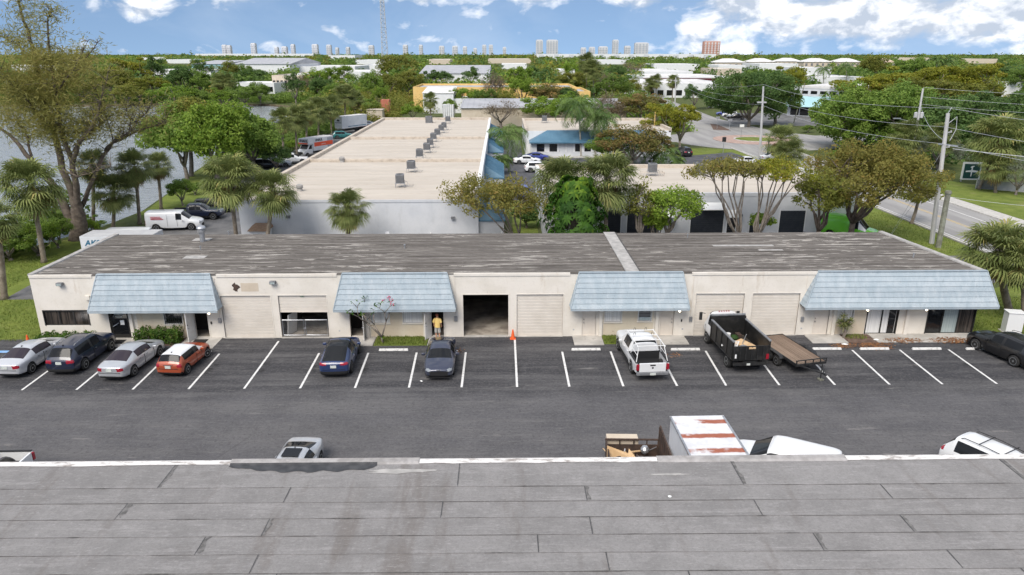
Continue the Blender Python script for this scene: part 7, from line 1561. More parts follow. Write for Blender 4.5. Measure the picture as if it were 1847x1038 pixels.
# ---- broadleaf prototypes
PRO = {}
PRO['green'] = [broadleaf(31, 'leaf_green'), broadleaf(32, 'leaf_green', nc=40, hollow=.5)]
PRO['bright'] = [broadleaf(33, 'leaf_bright', nc=42), broadleaf(34, 'leaf_bright', nc=36, crown=.7)]
PRO['dark'] = [broadleaf(35, 'leaf_dark', crown=.75, trunk=.2), broadleaf(36, 'leaf_dark', nc=40)]
PRO['olive'] = [broadleaf(37, 'leaf_olive'), broadleaf(38, 'leaf_olive', nc=36, thin=.8)]
PRO['yellow'] = [broadleaf(39, 'leaf_yellow', nc=40, flat=.5), broadleaf(40, 'leaf_yellow', nc=34, crown=.5, flat=.5)]
PRO['flush'] = [broadleaf(41, 'leaf_flush', nc=44)]
PRO['bare'] = [broadleaf(42, 'leaf_brown', thin=.20, nc=60, hollow=.3, leaf=.24), broadleaf(43, 'leaf_brown', thin=.28, nc=56, hollow=.3, leaf=.24)]
PRO['silver'] = [broadleaf(44, 'leaf_silver', crown=.85, trunk=.12, leaf=.26, nc=50)]
PRO['shrub'] = [broadleaf(45, 'leaf_green', crown=.95, trunk=.06, nc=44), broadleaf(46, 'leaf_bright', crown=.95, trunk=.06, nc=40)]
PRO['pine'] = [broadleaf(47, 'leaf_dark', crown=.8, trunk=.2, nc=30, leaf=.4, aspect=.2, RX=3.2)]
ADJ = {'green': 'leafy green tree', 'bright': 'bright green round tree', 'dark': 'dark green tree', 'olive': 'olive tinted tree', 'yellow': 'yellow green spreading tree', 'flush': 'green tree flushed reddish brown', 'bare': 'bare brown twiggy tree', 'silver': 'silvery grey green bush', 'shrub': 'bushy green shrub', 'pine': 'dark narrow pine'}
CNT = {}
def tree(kind, x, yb, yt, wpx, where, name=None, group='trees'):
    g = G(x, yb); h = max(2.0, DP(x, yt, g.y).z); s = g.y*1.06/FPX; r = wpx*s/2
    P = PRO[kind]; i = CNT.get(kind, 0); CNT[kind] = i+1; tm, cm = P[i % len(P)]
    o = thing(name or ('shrub' if kind in ('shrub', 'silver') else 'tree'), ADJ[kind]+' '+where, 'shrub' if kind in ('shrub', 'silver') else 'tree', g, (i*2.399) % 6.28, group)
    RXp = 3.2 if kind == 'pine' else 5.0
    o.scale = (r/RXp, r/RXp, h/10.0); put('trunk', tm, o); put('crown', cm, o); return o
TREES = [
 # left bank and beyond the lake
 ('green', 330, 372, 322, 50, 'low on the bank between lake and alley'), ('shrub', 20, 470, 402, 110, 'dark thicket at the left edge on the bank'), ('shrub', 70, 462, 395, 90, 'thicket at the foot of the left sabal palm'), ('shrub', 105, 448, 385, 70, 'thicket against the big pine trunk'), ('shrub', 170, 425, 398, 46, 'right of the big pine trunk'), ('shrub', 352, 352, 330, 40, 'at the top of the alley lawn'),
 ('dark', 500, 312, 262, 60, 'behind the parked pickups'), ('shrub', 540, 275, 248, 50, 'behind the moving truck'), ('shrub', 575, 258, 226, 46, 'below the fourth row palm'), ('green', 655, 214, 178, 60, 'hedge mass at the back of the parking strip'), ('bright', 640, 206, 150, 40, 'behind the box truck'),
 ('olive', 30, 186, 150, 70, 'at the left end of the far shore'), ('green', 90, 186, 146, 66, 'far shore behind the pine crown'), ('olive', 150, 186, 138, 64, 'far shore right of the pine top'), ('olive', 209, 187, 122, 64, 'far shore, left of the tall yellow tree'), ('yellow', 244, 170, 102, 64, 'tall above the far shore'), ('dark', 286, 165, 100, 38, 'right of the tall yellow tree'), ('olive', 253, 187, 134, 62, 'waterside below the tall yellow tree'),
 ('yellow', 282, 186, 138, 52, 'waterside beside the olive one'), ('olive', 232, 190, 152, 56, 'low at the waterline'), ('dark', 330, 180, 118, 54, 'behind the far shore shrubs'), ('green', 362, 180, 126, 48, 'left of the skirted palms'), ('shrub', 317, 190, 152, 84, 'on the far waterline, left one'), ('shrub', 356, 190, 160, 60, 'on the far waterline, second'), ('shrub', 404, 190, 160, 56, 'on the far waterline, third'), ('shrub', 442, 190, 150, 60, 'on the far waterline, fourth'), ('green', 470, 188, 148, 36, 'at the right end of the far shore'),
 ('olive', 415, 158, 106, 42, 'among the sheds beyond the lake'), ('dark', 371, 150, 108, 34, 'before the aqua gabled shed'), ('dark', 456, 158, 124, 50, 'before the beige warehouse'), ('green', 440, 150, 116, 40, 'left of the beige warehouse'), ('dark', 534, 190, 130, 40, 'columnar at the lake end'), ('bare', 553, 180, 132, 36, 'beside the columnar tree at the lake end'), ('dark', 580, 182, 140, 44, 'right of the bare tree at the lake end'), ('bright', 572, 165, 124, 46, 'above the dark lake end tree'), ('bright', 615, 166, 116, 52, 'left of the white flat warehouse'), ('green', 605, 188, 150, 40, 'behind the row of sabal palms'),
 # centre
 ('olive', 722, 160, 97, 66, 'tallest in the centre left distance'), ('olive', 700, 186, 126, 60, 'thick stand left of the yellow building'), ('green', 672, 190, 128, 46, 'stand left of the yellow building'), ('olive', 738, 182, 126, 50, 'touching the yellow building corner'), ('bright', 687, 205, 152, 34, 'pale narrow one by the salmon container'), ('dark', 773, 158, 126, 36, 'behind the white blank block, left'), ('dark', 800, 158, 128, 38, 'behind the white blank block, right'), ('dark', 850, 158, 120, 34, 'before the grey metal warehouse'),
 ('bare', 890, 200, 129, 58, 'domed, above the yellow building'), ('bright', 935, 176, 117, 50, 'upper round one behind the yellow building'), ('bright', 942, 201, 137, 56, 'lower round one before the yellow building'), ('bright', 846, 202, 157, 56, 'flat topped, right of the white block'), ('green', 875, 204, 160, 44, 'below the bare dome'), ('olive', 912, 204, 158, 46, 'between the bare dome and lower round one'), ('dark', 1022, 204, 157, 44, 'at the right end of the clipped hedge'), ('green', 820, 203, 160, 30, 'tucked behind the white block'), ('dark', 975, 160, 121, 50, 'right of the bright round pair'), ('shrub', 744, 216, 186, 40, 'by the fence past the cream roof'), ('green', 812, 214, 178, 28, 'beside the white tank cage'), ('flush', 990, 202, 150, 80, 'wide dark hedge before the yellow parapet'),
 ('bright', 1034, 155, 111, 42, 'left of the tall palms'), ('olive', 1026, 178, 128, 62, 'behind the yellow parapet'), ('dark', 1106, 165, 117, 50, 'right of the tall palms'), ('green', 1106, 190, 136, 66, 'below the dark one right of the tall palms'), ('olive', 1138, 186, 138, 44, 'left of the white trucks'), ('bare', 1136, 150, 110, 54, 'before the dark wood band'), ('bare', 1090, 178, 128, 34, 'between the tall palms and green one'),
 ('bare', 904, 232, 178, 80, 'spreading before the tan workshop'), ('bright', 985, 232, 172, 84, 'left half of the mass before the tan workshop'), ('bright', 1035, 232, 169, 70, 'right half of the mass before the tan workshop'), ('bare', 1096, 232, 166, 70, 'right of the office palms'), ('flush', 1152, 232, 168, 96, 'behind the office roof at right'), ('bare', 1114, 233, 184, 40, 'small one behind the office roof'),
 ('yellow', 1196, 268, 184, 70, 'left crown beside the office'), ('yellow', 1226, 270, 186, 72, 'right crown beside the office'), ('flush', 1140, 305, 224, 110, 'large rounded one in the courtyard'), ('green', 1092, 300, 246, 60, 'left of the large courtyard one'), ('flush', 1178, 300, 236, 64, 'right side of the large courtyard one'),
 # right
 ('green', 1398, 226, 150, 90, 'right shoulder of the shade oak'), ('dark', 1252, 198, 152, 46, 'by the road left of the oak'), ('green', 1276, 196, 160, 34, 'right of the small road oak'), ('yellow', 1420, 190, 118, 70, 'behind the shade oak'), ('shrub', 1457, 240, 224, 26, 'clipped, before the aqua canopy'),
 ('green', 1835, 280, 170, 90, 'dense wall of leaves at the right edge'),
 ('yellow', 1548, 215, 134, 110, 'canopy left of the flowering grove'), ('yellow', 1620, 210, 118, 120, 'canopy second in the flowering grove'), ('yellow', 1690, 210, 116, 110, 'canopy third in the flowering grove'), ('yellow', 1752, 212, 112, 110, 'canopy right of the flowering grove'), ('olive', 1660, 222, 140, 110, 'lower canopy in the flowering grove'), ('olive', 1740, 225, 140, 110, 'lower right canopy in the flowering grove'),
 ('olive', 1573, 150, 99, 56, 'dark domed, above the grove'), ('green', 1640, 160, 104, 70, 'behind the flowering grove'), ('dark', 1790, 170, 118, 70, 'right of the flowering grove'), ('green', 1835, 175, 122, 60, 'far right behind the white roof'),
 ('silver', 1690, 305, 240, 80, 'behind the tall concrete pole'), ('silver', 1832, 352, 282, 70, 'at the right edge behind the fence'), ('bright', 1655, 290, 262, 50, 'low bush left of the silvery one'), ('shrub', 1520, 292, 270, 60, 'behind the orange crown by the road'),
]
for t in TREES: tree(*t)
# ---- hero trees between the buildings
def hero(seed, mat, label, bx, by, cx, yt, ybot, wpx, name='tree', **k):
    g = G(bx, by); Hh = DP(bx, yt, g.y).z; s = g.y*1.06/FPX; zb = DP(cx, ybot, g.y).z
    tm, cm = broadleaf(seed, mat, H=Hh, RX=wpx*s/2, crown=min(.95, (Hh-zb)/Hh), **k)
    o = thing(name, label, 'tree', g, 0, 'trees in the alley'); off = DP(cx, ybot, g.y).x-g.x
    tr = put('trunk', tm, o); c = put('crown', cm, o)
    if abs(off) > .3:     # the crown leans away from the foot: shear trunk with height
        for me in (tm, cm):
            co = np.empty(len(me.vertices)*3, dtype=np.float32); me.vertices.foreach_get('co', co); co = co.reshape(-1, 3); f = np.clip(co[:, 2]/(Hh*.75), 0, 1); co[:, 0] += off*f; me.vertices.foreach_set('co', co.ravel()); me.update()
    return o
hero(51, 'leaf_green', 'left part of the broad canopy over the lake bank', 338, 326, 330, 200, 290, 105, nc=90, leaf=.42, cr=1.6, trunk=.2)
hero(52, 'leaf_bright', 'broad bright canopy tree in the middle of the lake bank', 392, 322, 390, 184, 296, 170, nc=150, leaf=.42, cr=1.7, trunk=.2, limbs=9)
hero(53, 'leaf_green', 'right part of the broad canopy over the lake bank', 460, 312, 452, 204, 292, 105, nc=100, leaf=.42, cr=1.6, trunk=.2)
hero(54, 'leaf_olive', 'olive crown rising behind the broad lake bank canopy', 345, 318, 345, 176, 250, 90, nc=60, leaf=.42, cr=1.4, trunk=.3)
for sd_, mt_, lb_, bx_, by_, yt_, yb_, w_, nc_ in ((81, 'leaf_dark', 'huge dark shade oak beside the road', 1350, 229, 124, 212, 150, 150), (82, 'leaf_green', 'left dome of the dense clump right of the road', 1532, 268, 156, 262, 150, 150), (83, 'leaf_green', 'middle dome of the dense clump right of the road', 1612, 272, 148, 268, 150, 150), (84, 'leaf_dark', 'dense dark tree right of the leaning pole', 1690, 282, 176, 276, 130, 120), (85, 'leaf_dark', 'dense wall of dark leaves at the right', 1775, 284, 166, 278, 150, 140)):
    hero(sd_, mt_, lb_, bx_, by_, bx_, yt_, yb_, w_, nc=nc_, leaf=.5, cr=1.9, trunk=.12, limbs=8, low=-.85)
hero(61, 'leaf_orange', 'thin orange brown tree sprawling left over the blue awning', 943, 456, 893, 312, 398, 185, thin=.6, nc=80, hollow=.25, leaf=.22, cr=1.0, trunk=.10, limbs=8, rk=.6)
hero(62, 'leaf_olive', 'slender half bare tree before the grey warehouse', 1150, 448, 1150, 330, 405, 70, thin=.30, nc=40, leaf=.22, cr=.8, trunk=.2)
hero(63, 'leaf_bright', 'light green open crowned tree before the grey warehouse', 1198, 448, 1212, 340, 402, 110, thin=.55, nc=50, leaf=.24, cr=.95, trunk=.25)
hero(64, 'leaf_orange', 'left of the twin bare limbed trees with ochre crown', 1337, 450, 1310, 292, 352, 140, thin=.40, nc=64, leaf=.21, cr=.95, trunk=.10, umbrella=True, limbs=9, hollow=.2, rk=.62)
hero(65, 'leaf_yellow', 'right of the twin bare limbed trees with golden crown', 1358, 450, 1395, 292, 360, 130, thin=.45, nc=60, leaf=.21, cr=.95, trunk=.10, umbrella=True, limbs=9, hollow=.2, rk=.62)
hero(66, 'leaf_orange', 'great orange and olive domed tree at the right roof corner', 1530, 438, 1560, 254, 376, 235, bark='bark_dark', thin=1.3, nc=130, leaf=.22, cr=1.1, trunk=.2, hollow=.35, limbs=9, low=-.6)
hero(67, 'leaf_olive', 'olive tree tangled left of the great orange one', 1478, 446, 1478, 300, 400, 100, bark='bark_dark', thin=.6, nc=50, leaf=.24, cr=.95, trunk=.2)
hero(68, 'leaf_olive', 'thick trunked pollard on the verge left of the tall concrete pole', 1644, 404, 1655, 318, 385, 62, bark='palm_trunk', thin=.5, nc=30, leaf=.24, cr=.8, trunk=.5)
hero(69, 'leaf_bright', 'small sprouting shrub under the twin bare limbed trees', 1362, 440, 1372, 386, 412, 36, name='shrub', thin=.6, nc=18, leaf=.22, cr=.5)
hero(70, 'leaf_bright', 'green shrub at the foot of the light green tree', 1178, 446, 1175, 388, 418, 60, name='shrub', thin=.7, nc=24, leaf=.24, cr=.6)
hero(71, 'leaf_dark', 'dark clipped bush behind the thin orange tree', 950, 412, 950, 368, 405, 46, name='shrub', thin=1, nc=24, leaf=.22, cr=.7)
# ---- glossy umbrella shrub: whorls of long leaflets
def schefflera():
    R = np.random.default_rng(5); g = G(1034, 474); s = g.y*1.06/FPX; o = thing('umbrella_shrub', 'glossy green umbrella shrub below the twin sabal palms', 'shrub', g)
    W_, Hh = 132*s/2, DP(1038, 322, g.y).z; V = []; F = []; A = []; nv = 0; b = MB(); rr = random.Random(9)
    for i in range(440):
        u = R.uniform(0, 6.28); z = Hh*R.uniform(.08, 1.0); wz = W_*(1.0 if z < Hh*.55 else 1.0-.55*(z/Hh-.55)/.45)*R.uniform(.75, 1.02)*(.8+.2*math.sin(3*u)); c = np.array([wz*math.cos(u), wz*.8*math.sin(u), z]); out = np.array([math.cos(u), math.sin(u), .55]); out /= np.linalg.norm(out)
        base = R.uniform(.1, .75) if z < Hh*.8 else R.uniform(.6, 1)
        if i % 5 == 0: b.tube([(0, 0, max(0, z-1.2)*.5), Vector(c)*.6+Vector((0, 0, z*.2)), Vector(c)], [.06, .04, .02], 5)
        t1 = np.cross(out, [0, 0, 1]); t1 /= np.linalg.norm(t1); t2 = np.cross(out, t1); nl = 8; ln = R.uniform(.42, .64)
        for k in range(nl):
            a = 2*math.pi*k/nl+R.uniform(-.1, .1); d = t1*math.cos(a)+t2*math.sin(a); tip = c+d*ln-out*ln*.25+np.array([0, 0, -.2*ln]); m_ = c+d*ln*.5+out*.03; sd = np.cross(d, out)*ln*.2
            V += [c, m_-sd, tip, m_+sd]; F.append((nv, nv+1, nv+2, nv+3)); nv += 4; A.append(np.clip(base+R.normal(0, .08), 0, 1))
    b.build('stem', M['bark'], o); put('foliage', np_mesh('foliage', np.array(V), np.array(F), M['schefflera'], A), o)
schefflera()
# ---- the great pine (casuarina) on the bank
def casuarina():
    Y0 = 72.0; R = np.random.default_rng(77); rr = random.Random(77); base = DP(142, 432, Y0); base.z = 0
    o = thing('casuarina_tree', 'huge wispy pine with golden needles and forked trunk on the left bank', 'tree', base)
    def P(x, y, d=0): q = DP(x, y, Y0+d); return q-base
    br = [([(140, 440, 0), (143, 405, 0), (140, 380, 0), (134, 355, 0)], .95, .45), ([(140, 380, 0), (132, 352, 0), (112, 305, 0), (97, 240, .5), (80, 180, 1), (64, 110, 1.2), (50, 55, 1.2), (34, 5, 1), (30, -25, 1)], .42, .05), ([(140, 385, 0), (138, 335, -.5), (131, 295, -.6), (122, 270, -.6), (108, 230, -1), (100, 170, -1.5), (92, 110, -2), (85, 40, -2), (92, 18, -2)], .34, .04),
          ([(138, 418, .2), (112, 362, .6), (95, 330, 1), (60, 295, 1.5), (20, 245, 2), (-40, 205, 2)], .5, .08), ([(131, 295, -.6), (140, 262, -1), (160, 240, -1.5), (178, 205, -2), (182, 175, -2), (195, 130, -2.5)], .24, .04), ([(133, 275, -.6), (150, 250, 0), (178, 228, .6), (186, 196, 1), (172, 160, 1)], .16, .03),
          ([(148, 372, .5), (165, 332, 1.0), (185, 280, 1.5), (205, 258, 2), (240, 240, 2.4), (275, 228, 2.6), (300, 222, 3)], .24, .05), ([(190, 272, 1.6), (205, 254, 1), (232, 240, .6), (252, 212, .5), (270, 196, .4)], .15, .03), ([(232, 240, .6), (234, 215, .6), (228, 196, .6)], .07, .02), ([(205, 258, 2), (196, 225, 2.2), (188, 205, 2.4)], .07, .02),
          ([(97, 240, .5), (70, 210, -1), (40, 170, -2), (0, 130, -3)], .2, .03), ([(80, 180, 1), (110, 140, 2), (150, 110, 3), (175, 78, 3)], .14, .03), ([(64, 110, 1.2), (30, 80, 2), (12, 70, 2)], .10, .02), ([(100, 170, -1.5), (130, 130, -2.5), (158, 75, -3)], .12, .02), ([(60, 295, 1.5), (50, 250, 3), (20, 200, 4)], .16, .03), ([(112, 305, 0), (140, 320, -2), (170, 310, -3), (200, 300, -3)], .12, .03)]
    b = MB(); ends = []
    for pts, r0, r1 in br:
        q = [P(*p) for p in pts]; n = len(q); dense = []
        for i in range(n-1):
            for t in (0, .33, .66): dense.append(q[i].lerp(q[i+1], t)+Vector((rr.uniform(-.08, .08), rr.uniform(-.1, .1), rr.uniform(-.05, .05)))*(0 if i == 0 and t == 0 else 1))
        dense.append(q[-1]); m_ = len(dense); b.tube(dense, [r0+(r1-r0)*i/(m_-1) for i in range(m_)], 8)
        if r0 < .45:
            for i, p in enumerate(dense):
                if i > m_*.25: ends.append((p, i/m_))
    tw = MB(); C = []
    for p, t in ends:
        z = p.z
        for _ in range(5):
            d = Vector((rr.uniform(-1, 1), rr.uniform(-1, 1), rr.uniform(-.15, .9))); L = rr.uniform(.8, 2.4)*(1.0 if z < 17 else .55); e = p+d*L; tw.tube([p, p+d*L*.5+Vector((0, 0, .1)), e], [.04, .028, .012], 3, cap=False); C.append((e, L, z)); C.append((p+d*L*.6, L, z))
    b.build('trunk', M['bark_dark'], o, smooth=True); tag(tw.build('twig', M['bark_dark'], o), kind='stuff')
    V = []; A = []
    for e, L, z in C:
        px_x = e.x+base.x
        dens = 1.0 if z < 18 else .3
        if px_x > DP(168, 250, Y0).x: dens *= .16
        if z < 10: dens *= .12
        m = int(44*dens*rr.uniform(.3, 1.7)); q = R.normal(0, 1, (m, 3))*np.array([.75, .75, .5])+np.array(e); V.append(q); A.append(np.clip(R.normal(rr.uniform(.25, .8), .15, m), 0, 1))
    # denser boughs in the lower left crown
    for k in range(66):
        c = P(rr.uniform(-50, 165), rr.uniform(92, 245), rr.uniform(-4.5, 4.5)); m = int(rr.uniform(40, 120)); q = R.normal(0, 1, (m, 3))*np.array([1.0, 1.0, .55])+np.array(c); V.append(q); A.append(np.clip(R.normal(rr.uniform(.2, .85), .15, m), 0, 1))
    Pq = np.concatenate(V); A = np.concatenate(A); n = len(Pq)
    d = R.normal(size=(n, 3))*np.array([.8, .8, .5])+np.array([0, 0, -.35]); d /= np.linalg.norm(d, axis=1)[:, None]; s = np.cross(d, R.normal(size=(n, 3))); s /= np.linalg.norm(s, axis=1)[:, None]; ln = R.uniform(.35, .8, n)[:, None]; w = .035
    VV = np.stack([Pq-d*ln*.5, Pq+s*w, Pq+d*ln*.5, Pq-s*w], 1).reshape(-1, 3); put('needle_foliage', np_mesh('needle_foliage', VV, np.arange(4*n).reshape(n, 4), M['needle'], A), o)
casuarina()
# ---- small plants along the front wall
def hedge(label, x0, x1, y0, y1, h, seed):
    R = np.random.default_rng(seed); o = thing('hedge', label, 'hedge', ((x0+x1)/2, (y0+y1)/2, .05)); w, d = (x1-x0)/2, (y1-y0)/2; n = 3600; q = R.uniform(-1, 1, (n, 3)); q[:, 2] = np.abs(q[:, 2])
    m = np.max(np.abs(q), axis=1); k = R.uniform(.72, 1.03, n)/m; k = np.where(R.uniform(0, 1, n) < .75, k, 1.0); q = q*k[:, None]; lump = 1+.10*np.sin(q[:, 0]*9+1)+.08*np.sin(q[:, 0]*17+q[:, 1]*5); P = q*np.array([w, d, h])*np.stack([np.ones(n), lump, lump], 1)
    v, f = leaf_quads(P, .13, R, .4, .6, q*.6); v[:, 2] = np.maximum(v[:, 2], .01); put('foliage', np_mesh('foliage', v, f, M['hedge'], np.clip(R.normal(.5, .25, n), 0, 1)), o)
    b = MB()
    for k in range(8): x = -w+.2+k*(2*w-.4)/7; b.tube([(x, 0, 0), (x+R.uniform(-.1, .1), R.uniform(-.1, .1), h*.8)], [.025, .01], 4)
    b.build('stem', M['bark_dark'], o)
hedge('low green hedge below the dark triple window at the left corner', -30.8, -27.15, 43.6, 44.6, .62, 1); hedge('taller leafy hedge between the glass door and barred window', -24.3, -21.4, 43.55, 44.6, .95, 2)
def plumeria():
    g = Vector((XW(690, 43.6, 612), 43.7, .06)); o = thing('plumeria_tree', 'bare plumeria with few leaves and pink blooms on the grass bed', 'tree', g); rr = random.Random(14)
    b = MB(); tips = []
    def grow(p, d, L, r, n):
        e = p+d*L; b.tube([p, p.lerp(e, .5)+Vector((rr.uniform(-.04, .04), rr.uniform(-.04, .04), 0)), e], [r, r*.85, r*.72], 6)
        if n == 0: tips.append((e, d)); return
        k = rr.choice((2, 2, 3)); a0 = rr.uniform(0, 6.28)
        for i in range(k):
            a = a0+6.28*i/k; nd = (d*.75+Vector((math.cos(a)*.75, math.sin(a)*.5, .22))).normalized(); grow(e, nd, L*rr.uniform(.55, .8), r*.68, n-1)
    grow(Vector((0, 0, 0)), Vector((-.12, 0, 1)).normalized(), .45, .085, 0)
    s = Vector((-.05, 0, .42)); grow(s, Vector((-.85, -.05, .95)).normalized(), 1.35, .07, 3); grow(s, Vector((.30, .05, 1)).normalized(), 1.15, .06, 3); grow(s, Vector((-.45, -.1, 1)).normalized(), 1.0, .05, 2)
    b.build('trunk', M['bark'], o, smooth=True)
    R = np.random.default_rng(2); V = []; F = []; A = []; nv = 0
    for e, d in tips:
        if e.x > .35 and rr.random() < .5: continue
        for k in range(rr.choice((2, 3, 4, 6))):
            a = rr.uniform(0, 6.28); L = rr.uniform(.22, .38); dv = np.array([math.cos(a), math.sin(a), rr.uniform(-.3, .5)]); dv /= np.linalg.norm(dv); sd = np.cross(dv, [0, 0, 1]); sd /= np.linalg.norm(sd); p = np.array(e)
            V += [p, p+dv*L*.5-sd*L*.16+[0, 0, .03], p+dv*L, p+dv*L*.5+sd*L*.16+[0, 0, .03]]; F.append((nv, nv+1, nv+2, nv+3)); nv += 4; A.append(rr.random())
    put('foliage', np_mesh('foliage', np.array(V), np.array(F), M['schefflera'], A), o)
    V = []; F = []; A = []; nv = 0
    for e, d in sorted(tips, key=lambda q: -q[0].x)[:7]:
        for k in range(14):
            c = np.array(e)+R.normal(0, .07, 3)+np.array([0, 0, .06]); n_ = R.normal(size=3); t1 = np.cross(n_, [0, 0, 1.]); t1 /= np.linalg.norm(t1); t2 = np.cross(n_, t1); t2 /= np.linalg.norm(t2); V += [c-t1*.05, c-t2*.05, c+t1*.05, c+t2*.05]; F.append((nv, nv+1, nv+2, nv+3)); nv += 4; A.append(rr.random())
    put('flower', np_mesh('flower', np.array(V), np.array(F), M['pink_flower'], A), o)
plumeria()
def yucca():
    g = Vector((XW(1522, 44.1, 605), 44.1, .05)); o = thing('spiky_plant', 'tall spiky leaved plant against the wall by the cream door', 'plant', g); rr = random.Random(6); b = MB(); heads = []
    for k in range(5):
        e = Vector((rr.uniform(-.35, .45), rr.uniform(-.1, .1), rr.uniform(.7, 1.75))); b.tube([(rr.uniform(-.08, .08), 0, 0), e*.5+Vector((.05, 0, 0)), e], [.045, .035, .03], 5); heads += [e, e*.75]
    b.build('stem', M['bark'], o); V = []; F = []; A = []; nv = 0
    for e in heads:
        for k in range(44):
            a = rr.uniform(0, 6.28); d = np.array([math.cos(a), math.sin(a), rr.uniform(-.4, 1.1)]); d /= np.linalg.norm(d); L = rr.uniform(.28, .5); p = np.array(e); sd = np.cross(d, [0, 0, 1.]); sd /= np.linalg.norm(sd)+1e-9; tip = p+d*L+np.array([0, 0, -.06]); V += [p, p+d*L*.45-sd*.022, tip, p+d*L*.45+sd*.022]; F.append((nv, nv+1, nv+2, nv+3)); nv += 4; A.append(rr.random())
    put('foliage', np_mesh('foliage', np.array(V), np.array(F), M['palm_green'], A), o)
yucca()
# grass blades on the beds and the left and right lawns, leaf litter: nobody could count these
def blades(name, label, regions, per, size, mat, flat_=False, seed=3):
    R = np.random.default_rng(seed); V = []; A = []
    for x0, x1, y0, y1, z, dn in regions:
        n = int((x1-x0)*(y1-y0)*per*dn); p = np.stack([R.uniform(x0, x1, n), R.uniform(y0, y1, n), np.full(n, z)], 1)
        if flat_:
            cx, cy = (x0+x1)/2, (y0+y1)/2; keep = R.uniform(0, 1, n) < np.clip(1.25-1.25*np.hypot((p[:, 0]-cx)/(x1-x0)*2, (p[:, 1]-cy)/(y1-y0)*2), 0, 1); p = p[keep]; n = len(p)
        a = R.uniform(0, 6.28, n); h = R.uniform(.5, 1.3, n)*size
        if flat_:
            d = np.stack([np.cos(a), np.sin(a), R.uniform(-.1, .25, n)], 1)*h[:, None]; s = np.stack([-np.sin(a), np.cos(a), R.uniform(-.1, .2, n)], 1)*h[:, None]*.5; p = p+[0, 0, .012]; V.append(np.stack([p-d, p-s, p+d, p+s], 1))
        else:
            d = np.stack([np.cos(a)*.5, np.sin(a)*.5, np.ones(n)], 1)*h[:, None]; s = np.stack([-np.sin(a), np.cos(a), np.zeros(n)], 1)*(size*.18); V.append(np.stack([p-s, p+s, p+d+s*.2, p+d-s*.2], 1))
        A.append(np.clip(R.normal(.5, .25, n), 0, 1))
    V = np.concatenate(V).reshape(-1, 3); n = len(V)//4; o = put(name, np_mesh(name, V, np.arange(4*n).reshape(n, 4), M[mat], np.concatenate(A))); tag(o, label, name.replace('_', ' '), kind='stuff')
blades('grass', 'grass on the narrow beds along the front wall', [(-8.45, -5.05, 43.35, 44.75, .06, 1), (6.8, 10.1, 43.4, 44.75, .06, 1), (23.2, 24.6, 43.9, 44.7, .06, .6)], 420, .11, 'grass_blade')
blades('grass', 'mown grass of the lawn left of the front building', [(-45, -31.5, 44.4, 53, .012, 1), (-46, -40.5, 53, 66, .012, .8)], 75, .12, 'grass_blade', seed=4)
blades('grass', 'mown grass of the lawn right of the front building', [(32.5, 46, 44.6, 52.5, .012, 1), (37.8, 46.3, 65, 84, .012, .6)], 75, .12, 'grass_blade', seed=5)
blades('leaf_litter', 'dry brown leaf litter along the right walkway and stalls', [(22.9, 26.0, 42.0, 44.4, .03, 1), (25.3, 28.4, 43.0, 44.2, .082, .7), (28.2, 32.6, 42.9, 44.2, .082, .8), (21.5, 23.4, 42.3, 43.4, .03, .6), (10.4, 11.5, 41.1, 41.9, .024, .5), (-3.3, -2.4, 41.7, 43.2, .024, .3), (-31, -26, 43.0, 43.6, .024, .2)], 300, .075, 'dead_leaf', True)
# ------------------------------------------------------------------ undergrowth and the far wood
def seen(X, Yv, H):
    """image column and row of treetops from the survey point"""
    dz = H-CAMZ; zc = X*_F.x+Yv*_F.y+dz*_F.z; return IW/2+FPX*(X*_R.x+Yv*_R.y)/zc, IH/2-FPX*(X*_U.x+Yv*_U.y+dz*_U.z)/zc
R_KEEP = np.random.default_rng(4)
def clear_of_roofs(X, Yv, H, m=7):
    sx, sy = seen(X, Yv, H); keep = np.ones(len(X), bool)
    for px0, px1, yr, Y0, d_ in CLEAR: keep &= ~((sx > px0-2) & (sx < px1+2) & (Yv < Y0+d_+12) & (sy < yr+(m if yr > 105 else 2.5))) | (R_KEEP.uniform(0, 1, len(X)) < (.04 if yr < 105 else .0))
    return keep
def canopy(name, label, cat, X, Yv, H, RX, mat, R, nq, zr=.42, zc=.56, lf=.36):
    V = []; A = []
    for i in range(len(X)):
        n = int(np.clip(nq*420/max(Yv[i], 1), 22, nq)); q = R.normal(size=(n, 3)); q /= np.linalg.norm(q, axis=1)[:, None]; q *= (R.uniform(.35, 1, n)**.4)[:, None]; lump = 1+.22*np.sin(3*np.arctan2(q[:, 1], q[:, 0])+i)+.15*np.sin(5*q[:, 2]+i*2)
        P = q*np.array([RX[i], RX[i], H[i]*zr])*lump[:, None]+np.array([X[i], Yv[i], H[i]*zc]); P[:, 2] = np.maximum(P[:, 2], .3); sz = RX[i]*lf*(60/n)**.3
        v, f = leaf_quads(P, sz, R, .45, .75, q); V.append(v); A.append(np.clip(R.normal(R.uniform(.15, .85), .2, n), 0, 1))
    V = np.concatenate(V); n = len(V)//4; o = put(name, np_mesh(name, V, np.arange(4*n).reshape(n, 4), M[mat], np.concatenate(A))); tag(o, label, cat, kind='stuff')
